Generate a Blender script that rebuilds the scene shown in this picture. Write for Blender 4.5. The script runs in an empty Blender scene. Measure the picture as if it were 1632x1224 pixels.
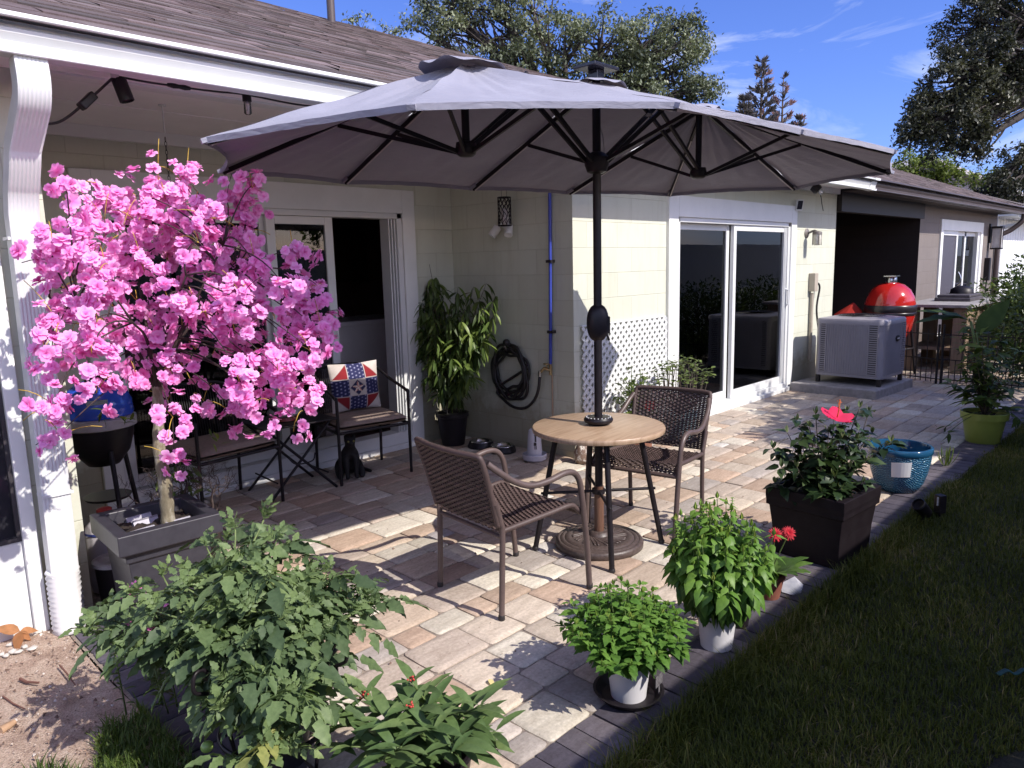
import bpy, math, random
import numpy as np
from math import sin, cos, pi, radians, sqrt, atan2
random.seed(7); rng = np.random.default_rng(7)
scene = bpy.context.scene
COL = scene.collection
ORG = {}

# ---------------------------------------------------------------- materials
def new_mat(name):
    m = bpy.data.materials.new(name); m.use_nodes = True
    nt = m.node_tree; bs = nt.nodes['Principled BSDF']
    return m, nt, bs
def N(nt, typ, **kw):
    n = nt.nodes.new(typ)
    for k, v in kw.items(): setattr(n, k, v)
    return n
def ramp(nt, fac, stops):
    r = N(nt, 'ShaderNodeValToRGB'); e = r.color_ramp.elements
    while len(e) < len(stops): e.new(.5)
    for el, (p, c) in zip(e, stops): el.position = p; el.color = (*c, 1)
    nt.links.new(fac, r.inputs[0]); return r.outputs[0]
def noise(nt, scale, detail=4, rough=.6, vec=None, dist=0):
    n = N(nt, 'ShaderNodeTexNoise'); n.inputs['Scale'].default_value = scale
    n.inputs['Detail'].default_value = detail; n.inputs['Roughness'].default_value = rough
    n.inputs['Distortion'].default_value = dist
    if vec is None: vec = N(nt, 'ShaderNodeTexCoord').outputs['Object']
    nt.links.new(vec, n.inputs['Vector']); return n.outputs['Fac']
def stretch(nt, s):
    m = N(nt, 'ShaderNodeMapping'); m.inputs['Scale'].default_value = s
    nt.links.new(N(nt, 'ShaderNodeTexCoord').outputs['Object'], m.inputs['Vector']); return m.outputs[0]
def bump(nt, bs, h, strength=.3, dist=.01):
    b = N(nt, 'ShaderNodeBump'); b.inputs['Strength'].default_value = strength
    b.inputs['Distance'].default_value = dist
    nt.links.new(h, b.inputs['Height']); nt.links.new(b.outputs[0], bs.inputs['Normal'])
def mul(nt, a, b, f=1.0, mode='MULTIPLY'):
    m = N(nt, 'ShaderNodeMix', data_type='RGBA', blend_type=mode); m.inputs[0].default_value = f
    for x, s in ((a, m.inputs[6]), (b, m.inputs[7])):
        if isinstance(x, tuple): s.default_value = (*x, 1)
        else: nt.links.new(x, s)
    return m.outputs[2]
def pm(name, c1, c2=None, scale=12, rough=.6, bmp=0, metal=0, spec=.5, sv=None, detail=5, coat=0, lo=.35, hi=.65):
    """two-tone procedural material: noise mottling, rough, bump"""
    m, nt, bs = new_mat(name)
    c2 = c2 or tuple(x*.75 for x in c1)
    vec = stretch(nt, sv) if sv else None
    f = noise(nt, scale, detail, .65, vec)
    nt.links.new(ramp(nt, f, [(lo, c2), (hi, c1)]), bs.inputs['Base Color'])
    bs.inputs['Roughness'].default_value = rough; bs.inputs['Metallic'].default_value = metal
    bs.inputs['Specular IOR Level'].default_value = spec; bs.inputs['Coat Weight'].default_value = coat
    if bmp: bump(nt, bs, f, bmp, .006)
    return m
def attr_out(nt, name='rnd'):
    a = N(nt, 'ShaderNodeAttribute', attribute_name=name); return a
def leafm(name, stops, rough=.5, trans=.3, spec=.3, tcol=None, vein=0):
    m, nt, bs = new_mat(name)
    a = attr_out(nt)
    col = ramp(nt, a.outputs['Fac'], stops)
    if vein:
        col = mul(nt, col, ramp(nt, noise(nt, vein, 3), [(.3, (.72, .75, .7)), (.7, (1.15, 1.12, 1.1))]), 1)
    nt.links.new(col, bs.inputs['Base Color']); bs.inputs['Roughness'].default_value = rough
    bs.inputs['Specular IOR Level'].default_value = spec
    t = N(nt, 'ShaderNodeBsdfTranslucent')
    nt.links.new(mul(nt, col, tcol or (1.25, 1.3, .7), 1), t.inputs['Color'])
    mx = N(nt, 'ShaderNodeMixShader'); mx.inputs[0].default_value = trans
    nt.links.new(bs.outputs[0], mx.inputs[1]); nt.links.new(t.outputs[0], mx.inputs[2])
    nt.links.new(mx.outputs[0], nt.nodes['Material Output'].inputs['Surface'])
    return m
def blockm(name, c, z0, dark=.8, cm=None):
    """painted concrete block: running bond, thin tooled joints, slight roller texture"""
    m, nt, bs = new_mat(name)
    tc = N(nt, 'ShaderNodeTexCoord').outputs['Object']
    sp = N(nt, 'ShaderNodeSeparateXYZ'); nt.links.new(tc, sp.inputs[0])
    ad = N(nt, 'ShaderNodeMath', operation='ADD'); nt.links.new(sp.outputs[0], ad.inputs[0]); nt.links.new(sp.outputs[1], ad.inputs[1])
    sb = N(nt, 'ShaderNodeMath', operation='SUBTRACT'); nt.links.new(sp.outputs[2], sb.inputs[0]); sb.inputs[1].default_value = z0
    cb = N(nt, 'ShaderNodeCombineXYZ'); nt.links.new(ad.outputs[0], cb.inputs[0]); nt.links.new(sb.outputs[0], cb.inputs[1])
    br = N(nt, 'ShaderNodeTexBrick'); nt.links.new(cb.outputs[0], br.inputs['Vector'])
    br.inputs['Scale'].default_value = 1; br.inputs['Brick Width'].default_value = .4064; br.inputs['Row Height'].default_value = .2032
    br.inputs['Mortar Size'].default_value = .0035; br.inputs['Mortar Smooth'].default_value = .6; br.inputs['Bias'].default_value = -.2
    br.inputs['Color1'].default_value = (1, 1, 1, 1); br.inputs['Color2'].default_value = (.94, .93, .91, 1)
    br.inputs['Mortar'].default_value = (.85, .84, .81, 1)
    st = ramp(nt, noise(nt, 2.2, 6, .7), [(.3, tuple(x*dark for x in c)), (.62, c)])
    col = mul(nt, st, br.outputs['Color'], 1)
    # splash dirt along the foot of the wall
    zz = N(nt, 'ShaderNodeMath', operation='MULTIPLY_ADD'); nt.links.new(noise(nt, 5, 5, .7), zz.inputs[0]); zz.inputs[1].default_value = -.55; nt.links.new(sp.outputs[2], zz.inputs[2])
    col = mul(nt, col, ramp(nt, zz.outputs[0], [(0, (.66, .60, .52)), (.16, (1, 1, 1))]), 1)
    col = mul(nt, col, ramp(nt, noise(nt, 3, 6, .75, stretch(nt, (3, 3, .35))), [(.30, (.93, .92, .90)), (.5, (1, 1, 1))]), 1)
    nt.links.new(col, bs.inputs['Base Color']); bs.inputs['Roughness'].default_value = .75
    inv = N(nt, 'ShaderNodeMath', operation='MULTIPLY_ADD'); nt.links.new(br.outputs['Fac'], inv.inputs[0]); inv.inputs[1].default_value = -1
    nn = N(nt, 'ShaderNodeMath', operation='MULTIPLY'); nt.links.new(noise(nt, 90, 3), nn.inputs[0]); nn.inputs[1].default_value = .25
    nt.links.new(nn.outputs[0], inv.inputs[2]); bump(nt, bs, inv.outputs[0], .5, .006)
    return m
def vcolm(name, rough=.8, scale=60, lo=.7, bmp=.4, spec=.3, streak=None, bd=.003):
    """per-piece colour attribute times grain"""
    m, nt, bs = new_mat(name)
    a = attr_out(nt, 'col')
    f = noise(nt, scale, 6, .7)
    col = mul(nt, a.outputs['Color'], ramp(nt, f, [(.3, (lo, lo, lo)), (.7, (1.12, 1.12, 1.12))]), 1)
    f2 = noise(nt, 7, 4, .6, stretch(nt, streak) if streak else None)
    col = mul(nt, col, ramp(nt, f2, [(.3, (.8, .78, .76)), (.65, (1.06, 1.06, 1.06))]), 1)
    nt.links.new(col, bs.inputs['Base Color']); bs.inputs['Roughness'].default_value = rough
    bs.inputs['Specular IOR Level'].default_value = spec
    if bmp: bump(nt, bs, f, bmp, bd)
    return m
def glassm(name, tint=(.5, .5, .53), refl=.0):
    m, nt, bs = new_mat(name); nt.nodes.remove(bs)
    tr = N(nt, 'ShaderNodeBsdfTransparent'); tr.inputs[0].default_value = (*tint, 1)
    gl = N(nt, 'ShaderNodeBsdfGlossy'); gl.inputs['Roughness'].default_value = .015
    fr = N(nt, 'ShaderNodeFresnel'); fr.inputs[0].default_value = 1.5
    ad = N(nt, 'ShaderNodeMath', operation='ADD'); nt.links.new(fr.outputs[0], ad.inputs[0]); ad.inputs[1].default_value = refl
    mx = N(nt, 'ShaderNodeMixShader'); nt.links.new(ad.outputs[0], mx.inputs[0])
    nt.links.new(tr.outputs[0], mx.inputs[1]); nt.links.new(gl.outputs[0], mx.inputs[2])
    nt.links.new(mx.outputs[0], nt.nodes['Material Output'].inputs['Surface'])
    bump_n = N(nt, 'ShaderNodeBump'); bump_n.inputs['Strength'].default_value = .02; bump_n.inputs['Distance'].default_value = .02
    nt.links.new(noise(nt, 2.5, 1), bump_n.inputs['Height']); nt.links.new(bump_n.outputs[0], gl.inputs['Normal'])
    return m

# ---------------------------------------------------------------- mesh builder
def fast_mesh(name, V, F, attrs=None, cols=None):
    """V (n,3) array, F list of equal-size index arrays [(k,m) ...]"""
    me = bpy.data.meshes.new(name)
    V = np.asarray(V, dtype=np.float32)
    me.vertices.add(len(V)); me.vertices.foreach_set('co', V.ravel())
    F = [np.asarray(f, dtype=np.int32) for f in F if len(f)]
    tot = sum(f.size for f in F); nf = sum(len(f) for f in F)
    me.loops.add(tot); me.polygons.add(nf)
    me.loops.foreach_set('vertex_index', np.concatenate([f.ravel() for f in F]))
    ls = []; st = 0
    for f in F:
        ls.append(st+np.arange(len(f))*f.shape[1]); st += f.size
    me.polygons.foreach_set('loop_start', np.concatenate(ls).astype(np.int32))
    me.update(calc_edges=True); me.validate()
    if attrs is not None:
        a = me.attributes.new('rnd', 'FLOAT', 'POINT'); a.data.foreach_set('value', np.asarray(attrs, dtype=np.float32))
    if cols is not None:
        a = me.attributes.new('col', 'FLOAT_COLOR', 'POINT')
        c = np.ones((len(V), 4), dtype=np.float32); c[:, :3] = cols; a.data.foreach_set('color', c.ravel())
    return me
def put(name, me, mat, parent=None, smooth=None, bev=0, loc=None):
    o = bpy.data.objects.new(name, me); COL.objects.link(o)
    if mat: me.materials.append(mat)
    if parent is not None: o.parent = parent
    if loc is not None: o.location = loc
    if smooth is not None:
        me.shade_smooth()
        if smooth < 179: me.set_sharp_from_angle(angle=radians(smooth))
    if bev:
        b = o.modifiers.new('bevel', 'BEVEL'); b.width = bev; b.segments = 2; b.limit_method = 'ANGLE'; b.angle_limit = radians(40)
    ORG[o.name] = ORG.get(parent.name, (0, 0, 0)) if parent is not None else (0, 0, 0)
    return o
def tag(o, label=None, cat=None, group=None, kind=None):
    if label: o['label'] = label
    if cat: o['category'] = cat
    if group: o['group'] = group
    if kind: o['kind'] = kind
    return o
def thing(name, label, cat, loc=(0, 0, 0), rz=0, group=None):
    o = bpy.data.objects.new(name, None); COL.objects.link(o); o.empty_display_size = .1
    o.location = loc; o.rotation_euler = (0, 0, rz)
    ORG[o.name] = tuple(loc)
    return tag(o, label, cat, group)
def unit(v):
    v = np.asarray(v, float); return v/max(1e-9, np.linalg.norm(v))
class G:
    def __init__(s): s.V = []; s.F = []; s.C = []
    def add(s, V, F, c=None):
        b = len(s.V); s.V += [tuple(map(float, v)) for v in V]; s.F += [tuple(b+i for i in f) for f in F]
        if c is not None: s.C += [c]*len(V) if not isinstance(c, list) else c
        return s
    def box(s, x0, x1, y0, y1, z0, z1, c=None):
        V = [(x, y, z) for z in (z0, z1) for y in (y0, y1) for x in (x0, x1)]
        return s.add(V, [(0, 2, 3, 1), (4, 5, 7, 6), (0, 1, 5, 4), (2, 6, 7, 3), (0, 4, 6, 2), (1, 3, 7, 5)], c)
    def obox(s, o, ax, ay, az, c=None):
        """box centred o with half-axis vectors"""
        o, ax, ay, az = map(lambda v: np.asarray(v, float), (o, ax, ay, az))
        V = [o+i*ax+j*ay+k*az for k in (-1, 1) for j in (-1, 1) for i in (-1, 1)]
        return s.add(V, [(0, 2, 3, 1), (4, 5, 7, 6), (0, 1, 5, 4), (2, 6, 7, 3), (0, 4, 6, 2), (1, 3, 7, 5)], c)
    def bar(s, p, q, w, h, up=(0, 0, 1), c=None):
        p, q = np.asarray(p, float), np.asarray(q, float); d = unit(q-p); x = np.cross(d, up)
        if np.linalg.norm(x) < 1e-4: x = np.cross(d, (1, 0, 0))
        x = unit(x); y = unit(np.cross(x, d))
        return s.obox((p+q)/2, (q-p)/2, x*w/2, y*h/2, c)
    def tube(s, P, r, n=8, cap=True, c=None, flat=1.0):
        P = [np.asarray(p, float) for p in P]; m = len(P)
        R = r if hasattr(r, '__len__') else [r]*m
        T = [unit(P[min(i+1, m-1)]-P[max(i-1, 0)]) for i in range(m)]
        a = np.cross(T[0], (0, 0, 1))
        if np.linalg.norm(a) < .1: a = np.cross(T[0], (1, 0, 0))
        a = unit(a); V = []
        for i in range(m):
            a = unit(a-T[i]*np.dot(a, T[i])); b = np.cross(T[i], a)
            for k in range(n):
                t = 2*pi*k/n; V.append(P[i]+R[i]*(cos(t)*a+flat*sin(t)*b))
        F = [(i*n+k, i*n+(k+1) % n, (i+1)*n+(k+1) % n, (i+1)*n+k) for i in range(m-1) for k in range(n)]
        if cap: F += [tuple(range(n))[::-1], tuple(range((m-1)*n, m*n))]
        return s.add(V, F, c)
    def lathe(s, prof, n=32, o=(0, 0, 0), c=None, cap=True, ax=None):
        """prof [(r,z)...]; optional axis vector"""
        m = len(prof); V = []
        if ax is None: A, B, Cc = np.array((1., 0, 0)), np.array((0, 1., 0)), np.array((0, 0, 1.))
        else:
            Cc = unit(ax); A = np.cross(Cc, (0, 0, 1)); A = unit(A) if np.linalg.norm(A) > .01 else np.array((1., 0, 0)); B = np.cross(Cc, A)
        o = np.asarray(o, float)
        for r, z in prof:
            for k in range(n):
                t = 2*pi*k/n; V.append(o+r*cos(t)*A+r*sin(t)*B+z*Cc)
        F = [(i*n+k, i*n+(k+1) % n, (i+1)*n+(k+1) % n, (i+1)*n+k) for i in range(m-1) for k in range(n)]
        if cap: F += [tuple(range(n))[::-1], tuple(range((m-1)*n, m*n))]
        return s.add(V, F, c)
    def ball(s, o, r, n=10, c=None, sq=(1, 1, 1)):
        pr = []
        for i in range(n+1):
            t = -pi/2+pi*i/n; pr.append((max(1e-4, cos(t))*r, sin(t)*r))
        b = len(s.V); s.lathe(pr, n*2, (0, 0, 0), c)
        for i in range(b, len(s.V)):
            v = s.V[i]; s.V[i] = (v[0]*sq[0]+o[0], v[1]*sq[1]+o[1], v[2]*sq[2]+o[2])
        return s
    def ext(s, prof, x0, x1, c=None, axis='x'):
        """closed (a,b) profile extruded: axis x -> profile is (y,z); axis y -> (x,z); axis z -> (x,y)"""
        n = len(prof)
        f = {'x': lambda t, a, b: (t, a, b), 'y': lambda t, a, b: (a, t, b), 'z': lambda t, a, b: (a, b, t)}[axis]
        V = [f(t, a, b) for t in (x0, x1) for a, b in prof]
        F = [(i, (i+1) % n, n+(i+1) % n, n+i) for i in range(n)]+[tuple(range(n))[::-1], tuple(range(n, 2*n))]
        return s.add(V, F, c)
    def grid(s, fn, nu, nv, c=None):
        V = [fn(i/nu, j/nv) for j in range(nv+1) for i in range(nu+1)]
        F = [(j*(nu+1)+i, j*(nu+1)+i+1, (j+1)*(nu+1)+i+1, (j+1)*(nu+1)+i) for j in range(nv) for i in range(nu)]
        return s.add(V, F, c)
    def build(s, name, mat, parent=None, smooth=None, bev=0, world=True, kind=None):
        V = np.array(s.V, dtype=float)
        if parent is not None and world: V = V-np.array(ORG.get(parent.name, (0, 0, 0)))
        me = bpy.data.meshes.new(name); me.from_pydata(V.tolist(), [], s.F); me.update()
        if s.C:
            a = me.attributes.new('col', 'FLOAT_COLOR', 'POINT')
            c = np.ones((len(V), 4), dtype=np.float32); c[:, :3] = np.array(s.C); a.data.foreach_set('color', c.ravel())
        import bmesh
        bm = bmesh.new(); bm.from_mesh(me); bmesh.ops.recalc_face_normals(bm, faces=bm.faces); bm.to_mesh(me); bm.free()
        o = put(name, me, mat, parent, smooth, bev)
        if kind: o['kind'] = kind
        return o
def copy_tree(o, parent=None):
    c = o.copy(); COL.objects.link(c); c.parent = parent
    for ch in list(o.children): copy_tree(ch, c)
    return c
# ---------------------------------------------------------------- leaves
def leaf_tpl(W=.4, n=5, fold=.25, curl=.25, serr=0., prof='ovate', wave=0.):
    """leaf along +X, length 1, normal +Z"""
    V = []; F = []
    for i in range(n+1):
        t = i/n
        if prof == 'ovate': w = W*.5*sin(pi*min(1, t**.75))*(1-.15*t)
        elif prof == 'lance': w = W*.5*(sin(pi*t)**.8 if 0 < t < 1 else 0)
        elif prof == 'round': w = W*.5*sqrt(max(0, 1-(2*t-1)**2))
        else: w = W*.5*(t**.6)*(1.0 if t < .8 else sqrt(max(0, 1-((t-.8)/.2)**2)))
        if 0 < i < n and serr: w *= 1+serr*(1 if i % 2 else -1)
        z = -curl*t*t; wz = wave*sin(i*2.3)
        V += [(t, 0, z), (t-(.05 if serr and i % 2 else 0), w, z+fold*w+wz*w), (t-(.05 if serr and i % 2 else 0), -w, z+fold*w-wz*w)]
    for i in range(n):
        a = 3*i; b = a+3
        F += [(a, b, b+1, a+1), (a, a+2, b+2, b)]
    return np.array(V, float), np.array(F, int)
def merge_tpl(parts):
    V = []; F = []; b = 0
    for v, f in parts: V.append(v); F.append(f+b); b += len(v)
    return np.concatenate(V), np.concatenate(F)
def xf(tpl, pos, X, Nn, s):
    """single transform of template"""
    V, F = tpl; X = unit(X); Y = unit(np.cross(Nn, X)); Z = np.cross(X, Y)
    return V @ np.array([X, Y, Z])*s+np.asarray(pos), F
class Leaves:
    def __init__(s, tpl): s.t = tpl; s.P = []; s.X = []; s.Z = []; s.S = []; s.R = []
    def add(s, p, x, z, sc, r): s.P.append(p); s.X.append(x); s.Z.append(z); s.S.append(sc); s.R.append(r)
    def arrays(s, tgrad=0):
        V, F = s.t; K = len(s.P); n = len(V)
        X = np.array(s.X, float); X /= np.linalg.norm(X, axis=1, keepdims=True)+1e-9
        Z = np.array(s.Z, float); Y = np.cross(Z, X); Y /= np.linalg.norm(Y, axis=1, keepdims=True)+1e-9; Z = np.cross(X, Y)
        M = np.stack([X, Y, Z], 1)
        W = np.einsum('ni,kij->knj', V, M)*np.array(s.S)[:, None, None]+np.array(s.P)[:, None, :]
        FF = (F[None]+(np.arange(K)*n)[:, None, None]).reshape(-1, F.shape[1])
        R = np.repeat(np.array(s.R, float), n)
        if tgrad: R = np.clip(R+tgrad*np.tile(V[:, 0], K), 0, 1)
        return W.reshape(-1, 3), FF, R
def build_leaves(name, lst, mat, parent, smooth=True, kind=None, tgrad=0):
    Vs = []; Fs = {}; Rs = []; b = 0
    for L in lst:
        if not L.P: continue
        V, F, R = L.arrays(tgrad); Vs.append(V); Fs.setdefault(F.shape[1], []).append(F+b); Rs.append(R); b += len(V)
    V = np.concatenate(Vs)-np.array(ORG.get(parent.name, (0, 0, 0)) if parent else (0, 0, 0))
    me = fast_mesh(name, V, [np.concatenate(f) for f in Fs.values()], np.concatenate(Rs))
    o = put(name, me, mat, parent, 180 if smooth else None)
    if kind: o['kind'] = kind
    return o
def rv(s=1.0): return rng.normal(0, s, 3)
def U(a, b): return float(rng.uniform(a, b))
def bez(p0, p1, p2, n=6):
    p0, p1, p2 = map(lambda v: np.asarray(v, float), (p0, p1, p2))
    return [(1-t)**2*p0+2*t*(1-t)*p1+t*t*p2 for t in np.linspace(0, 1, n+1)]
def smooth_path(P, n=6):
    """catmull-rom through points"""
    P = [np.asarray(p, float) for p in P]; Q = [2*P[0]-P[1]]+P+[2*P[-1]-P[-2]]; out = []
    for i in range(1, len(Q)-2):
        for k in range(n):
            t = k/n; a, b, c, d = Q[i-1], Q[i], Q[i+1], Q[i+2]
            out.append(.5*((2*b)+(c-a)*t+(2*a-5*b+4*c-d)*t*t+(3*b-a-3*c+d)*t**3))
    return out+[P[-1]]
SKY_SUNSIDE, SKY_BLUE, SKYSTR, SUNSTR, EXPO = (1.95, 1.5, 1.55), (.42, .515, .97), .15, 4.5, .5
# ================================================================ palette
YF, YR, XS = 3.663, 5.055, 4.494           # front wall, recess wall, side wall planes
Z0 = .0434                                  # first block joint
M = {}
M['cream'] = blockm('cream_painted_block', (.575, .59, .495), Z0, .93)
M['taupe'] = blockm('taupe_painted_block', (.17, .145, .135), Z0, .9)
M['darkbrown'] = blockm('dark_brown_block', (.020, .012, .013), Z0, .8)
M['white'] = pm('white_painted_trim', (.74, .745, .73), (.68, .685, .67), 3, .45, .04)
M['vinyl'] = pm('white_vinyl', (.66, .67, .67), (.61, .62, .62), 2, .4)
M['soffit'] = pm('soffit_white', (.90, .86, .88), (.84, .80, .82), 4, .6, .03)
M['gutterbrown'] = pm('brown_aluminium', (.075, .055, .052), (.06, .044, .042), 3, .4)
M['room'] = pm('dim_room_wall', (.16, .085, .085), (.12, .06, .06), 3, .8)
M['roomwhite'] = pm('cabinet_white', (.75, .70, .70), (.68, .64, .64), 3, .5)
M['curtain'] = pm('curtain_cloth', (.22, .19, .2), (.12, .1, .11), 9, .9, 0, 0, .2, (14, 14, .3))
M['blind'] = pm('vertical_blind', (.75, .75, .74), (.6, .6, .6), 6, .6, 0, 0, .3, (30, 30, .1))
M['glass'] = glassm('door_glass')
M['screen'] = pm('door_screen', (.07, .065, .08), (.055, .05, .065), 30, .5)
M['black'] = pm('black_powder_coat', (.014, .011, .014), (.009, .007, .009), 30, .45, 0, 0, .3)
M['blackplastic'] = pm('black_plastic', (.010, .008, .010), (.015, .012, .015), 40, .4, 0, 0, .3)
M['rubber'] = pm('black_rubber_hose', (.012, .01, .012), (.02, .017, .018), 60, .5, .1)
M['steel'] = pm('stainless_steel', (.55, .55, .56), (.45, .45, .46), 20, .25, 0, 1)
M['brass'] = pm('brass', (.5, .38, .2), (.3, .22, .12), 30, .35, 0, .9)
M['concrete'] = pm('grey_concrete', (.30, .28, .28), (.2, .19, .19), 14, .85, .3)
M['soil'] = pm('potting_soil', (.035, .022, .016), (.012, .008, .006), 40, .95, .9)
M['shingle'] = vcolm('asphalt_shingle', .9, 160, .6, .6, .2)
M['paver'] = vcolm('tumbled_paver', .82, 70, .72, .55, .3, (1, 4, 1), .002)
M['bark'] = pm('bark', (.14, .105, .08), (.06, .045, .035), 18, .9, .8, 0, .2, (1, 1, .25))

# ================================================================ ground
def sheet(name, x0, x1, y0, y1, z, mat, n=1):
    g = G(); g.grid(lambda u, v: (x0+(x1-x0)*u, y0+(y1-y0)*v, z), n, n); return tag(g.build(name, mat), kind='structure')
sheet('ground', -400, 600, -400, 700, -.05, pm('far_ground', (.05, .055, .025), (.035, .035, .02), .5, .95))
m, nt, bs = new_mat('lawn_soil')
nt.links.new(ramp(nt, noise(nt, 18, 6, .7), [(.3, (.012, .010, .006)), (.55, (.028, .026, .012)), (.75, (.05, .042, .022))]), bs.inputs['Base Color'])
bs.inputs['Roughness'].default_value = .95; bump(nt, bs, noise(nt, 60, 4), .8, .02)
g = G(); g.grid(lambda u, v: (-4+30*u, -3+4.222*v, -.022), 60, 8); tag(g.build('lawn', m), kind='structure')
g = G(); g.grid(lambda u, v: (-4+4.8*u, 1.222+.95*v, -.018), 6, 4); tag(g.build('side_lawn', m), kind='structure')
m, nt, bs = new_mat('sandy_dirt')
f = noise(nt, 9, 8, .75); f2 = noise(nt, 150, 3, .7)
c = ramp(nt, f, [(.3, (.26, .17, .125)), (.5, (.46, .34, .265)), (.7, (.58, .47, .38))])
nt.links.new(mul(nt, c, ramp(nt, f2, [(.35, (.6, .57, .55)), (.6, (1.1, 1.1, 1.1))]), 1), bs.inputs['Base Color'])
bs.inputs['Roughness'].default_value = .95; bump(nt, bs, f2, .9, .012)
g = G(); g.grid(lambda u, v: (-3+3.795*u, 2.1+1.6*v, -.006+.012*sin(9*u*3)*sin(7*v)+.004*U(-1, 1)), 60, 30)
tag(g.build('dirt_ground', m, smooth=180), kind='structure')
sheet('sand', .8, 19, 1.222, 5.06, -.012, pm('joint_sand', (.30, .25, .20), (.16, .13, .11), 60, .95, .5))

def paver(g, x0, x1, y0, y1, c, z=0., r=.018, drop=.008, gap=.0035):
    """one tumbled stone: uneven outline, rounded shoulders, crowned top"""
    x0 += gap; x1 -= gap; y0 += gap; y1 -= gap
    pts = []
    for (cx, cy, a0) in ((x1-r, y1-r, 0), (x0+r, y1-r, 90), (x0+r, y0+r, 180), (x1-r, y0+r, 270)):
        for k in range(3):
            a = radians(a0+45*k); pts.append((cx+r*cos(a), cy+r*sin(a)))
    # mid-edge points so edges wander
    P = []
    for i, p in enumerate(pts):
        P.append(p)
        if i % 3 == 2:
            q = pts[(i+1) % 12]; P.append(((p[0]+q[0])/2, (p[1]+q[1])/2))
    P = [(x+U(-.0028, .0028), y+U(-.0028, .0028)) for x, y in P]
    n = len(P); mx = sum(p[0] for p in P)/n; my = sum(p[1] for p in P)/n
    tx, ty = U(-.006, .006), U(-.006, .006)
    def ring(s, zz): return [(mx+(x-mx)*s, my+(y-my)*s, z+zz+(x-mx)*tx+(y-my)*ty) for x, y in P]
    V = ring(1, -.03)+ring(1, -drop)+ring(1-.018/max(.05, min(x1-x0, y1-y0)), -drop*.25)+ring(.72, 0)
    F = [(k*n+i, k*n+(i+1) % n, (k+1)*n+(i+1) % n, (k+1)*n+i) for k in range(3) for i in range(n)]+[tuple(range(3*n, 4*n))]
    g.add(V, F, c)
PAL = [(.50, .42, .36), (.53, .47, .42), (.47, .375, .315), (.58, .55, .51), (.43, .375, .345), (.48, .42, .385), (.55, .49, .43), (.46, .355, .295), (.40, .37, .365), (.60, .57, .52)]
def pav_field(g, x0, x1, y0, y1, lx=None):
    y = y0; k = 0
    hs = [.225, .15, .225, .225, .15]
    while y < y1-.05:
        h = hs[k % 5]; k += 1
        if y+h > y1-.08: h = y1-y
        x = x0-U(0, .2)
        while x < x1:
            w = random.choice((.15, .225, .225, .30, .30)) if h > .18 else random.choice((.15, .225, .225, .30))
            a, b = max(x, x0), min(x+w, x1)
            if x1-b < .06: b = x1
            if b-a > .04:
                c = np.array(random.choice(PAL))*U(.82, 1.1)*np.array((1.03, .99, .90))
                if h > .18 and w < .2 and U(0, 1) < .3:
                    paver(g, a, b, y, y+h/2, tuple(c), U(-.002, .002)); paver(g, a, b, y+h/2, y+h, tuple(np.array(random.choice(PAL))), U(-.002, .002))
                else: paver(g, a, b, y, y+h, tuple(c), U(-.003, .003))
            x = b if b == x1 else x+w
        y += h
g = G(); pav_field(g, 1.055, 9.9, 1.46, YF-.002); pav_field(g, 1.055, XS-.005, YF+.002, YR-.01)
tag(g.build('patio', M['paver'], smooth=50), kind='structure')
g = G(); pav_field(g, 9.92, 18.6, 1.5, YF-.01)
tag(g.build('patio', M['paver'], smooth=50), kind='structure')
# dark soldier course
g = G(); PD = [(.085, .075, .095), (.10, .09, .11), (.07, .062, .08), (.12, .105, .12)]
x = 1.06
while x < 9.9: paver(g, x, x+.1, 1.225, 1.455, tuple(np.array(random.choice(PD))*U(.85, 1.2)), U(-.002, .002), .008, .004, .0025); x += .1
y = 1.225
while y < 3.62: paver(g, .81, 1.05, y, y+.118, tuple(np.array(random.choice(PD))*U(.85, 1.2)), U(-.002, .002), .008, .004, .0025); y += .12
tag(g.build('pavement', M['paver'], smooth=50), kind='structure')

# ================================================================ our house
house = thing('house', 'cream block house with white gutters, brown shingle roof and two white sliding doors', 'house', (0, 0, 0))
def part(g, name, mat, parent=house, **k): return g.build(name, mat, parent, **k)
WH = 2.52
g = G()  # front wall, right section, around the slider opening
g.box(XS, 5.90, YF, YF+.2, -.05, WH); g.box(5.90, 8.50, YF, YF+.2, 2.06, WH); g.box(8.50, 9.81, YF, YF+.2, -.05, WH)
part(g, 'front_wall', M['cream'])
g = G(); g.box(XS, XS+.2, YF+.201, YR+.2, -.05, 2.6); part(g, 'side_wall', M['cream'])
g = G(); g.box(.94, 1.50, YR, YR+.2, -.05, 2.6); g.box(1.50, 3.98, YR, YR+.2, 2.10, 2.6); g.box(3.98, XS-.001, YR, YR+.2, -.05, 2.6)
part(g, 'recess_wall', M['cream'])
g = G(); g.box(.756, .94, YF, YR+.2, -.05, 2.45); g.box(-3, .755, YF+.06, YF+.26, 2.12, 2.45); part(g, 'end_pier', M['cream'])
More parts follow.
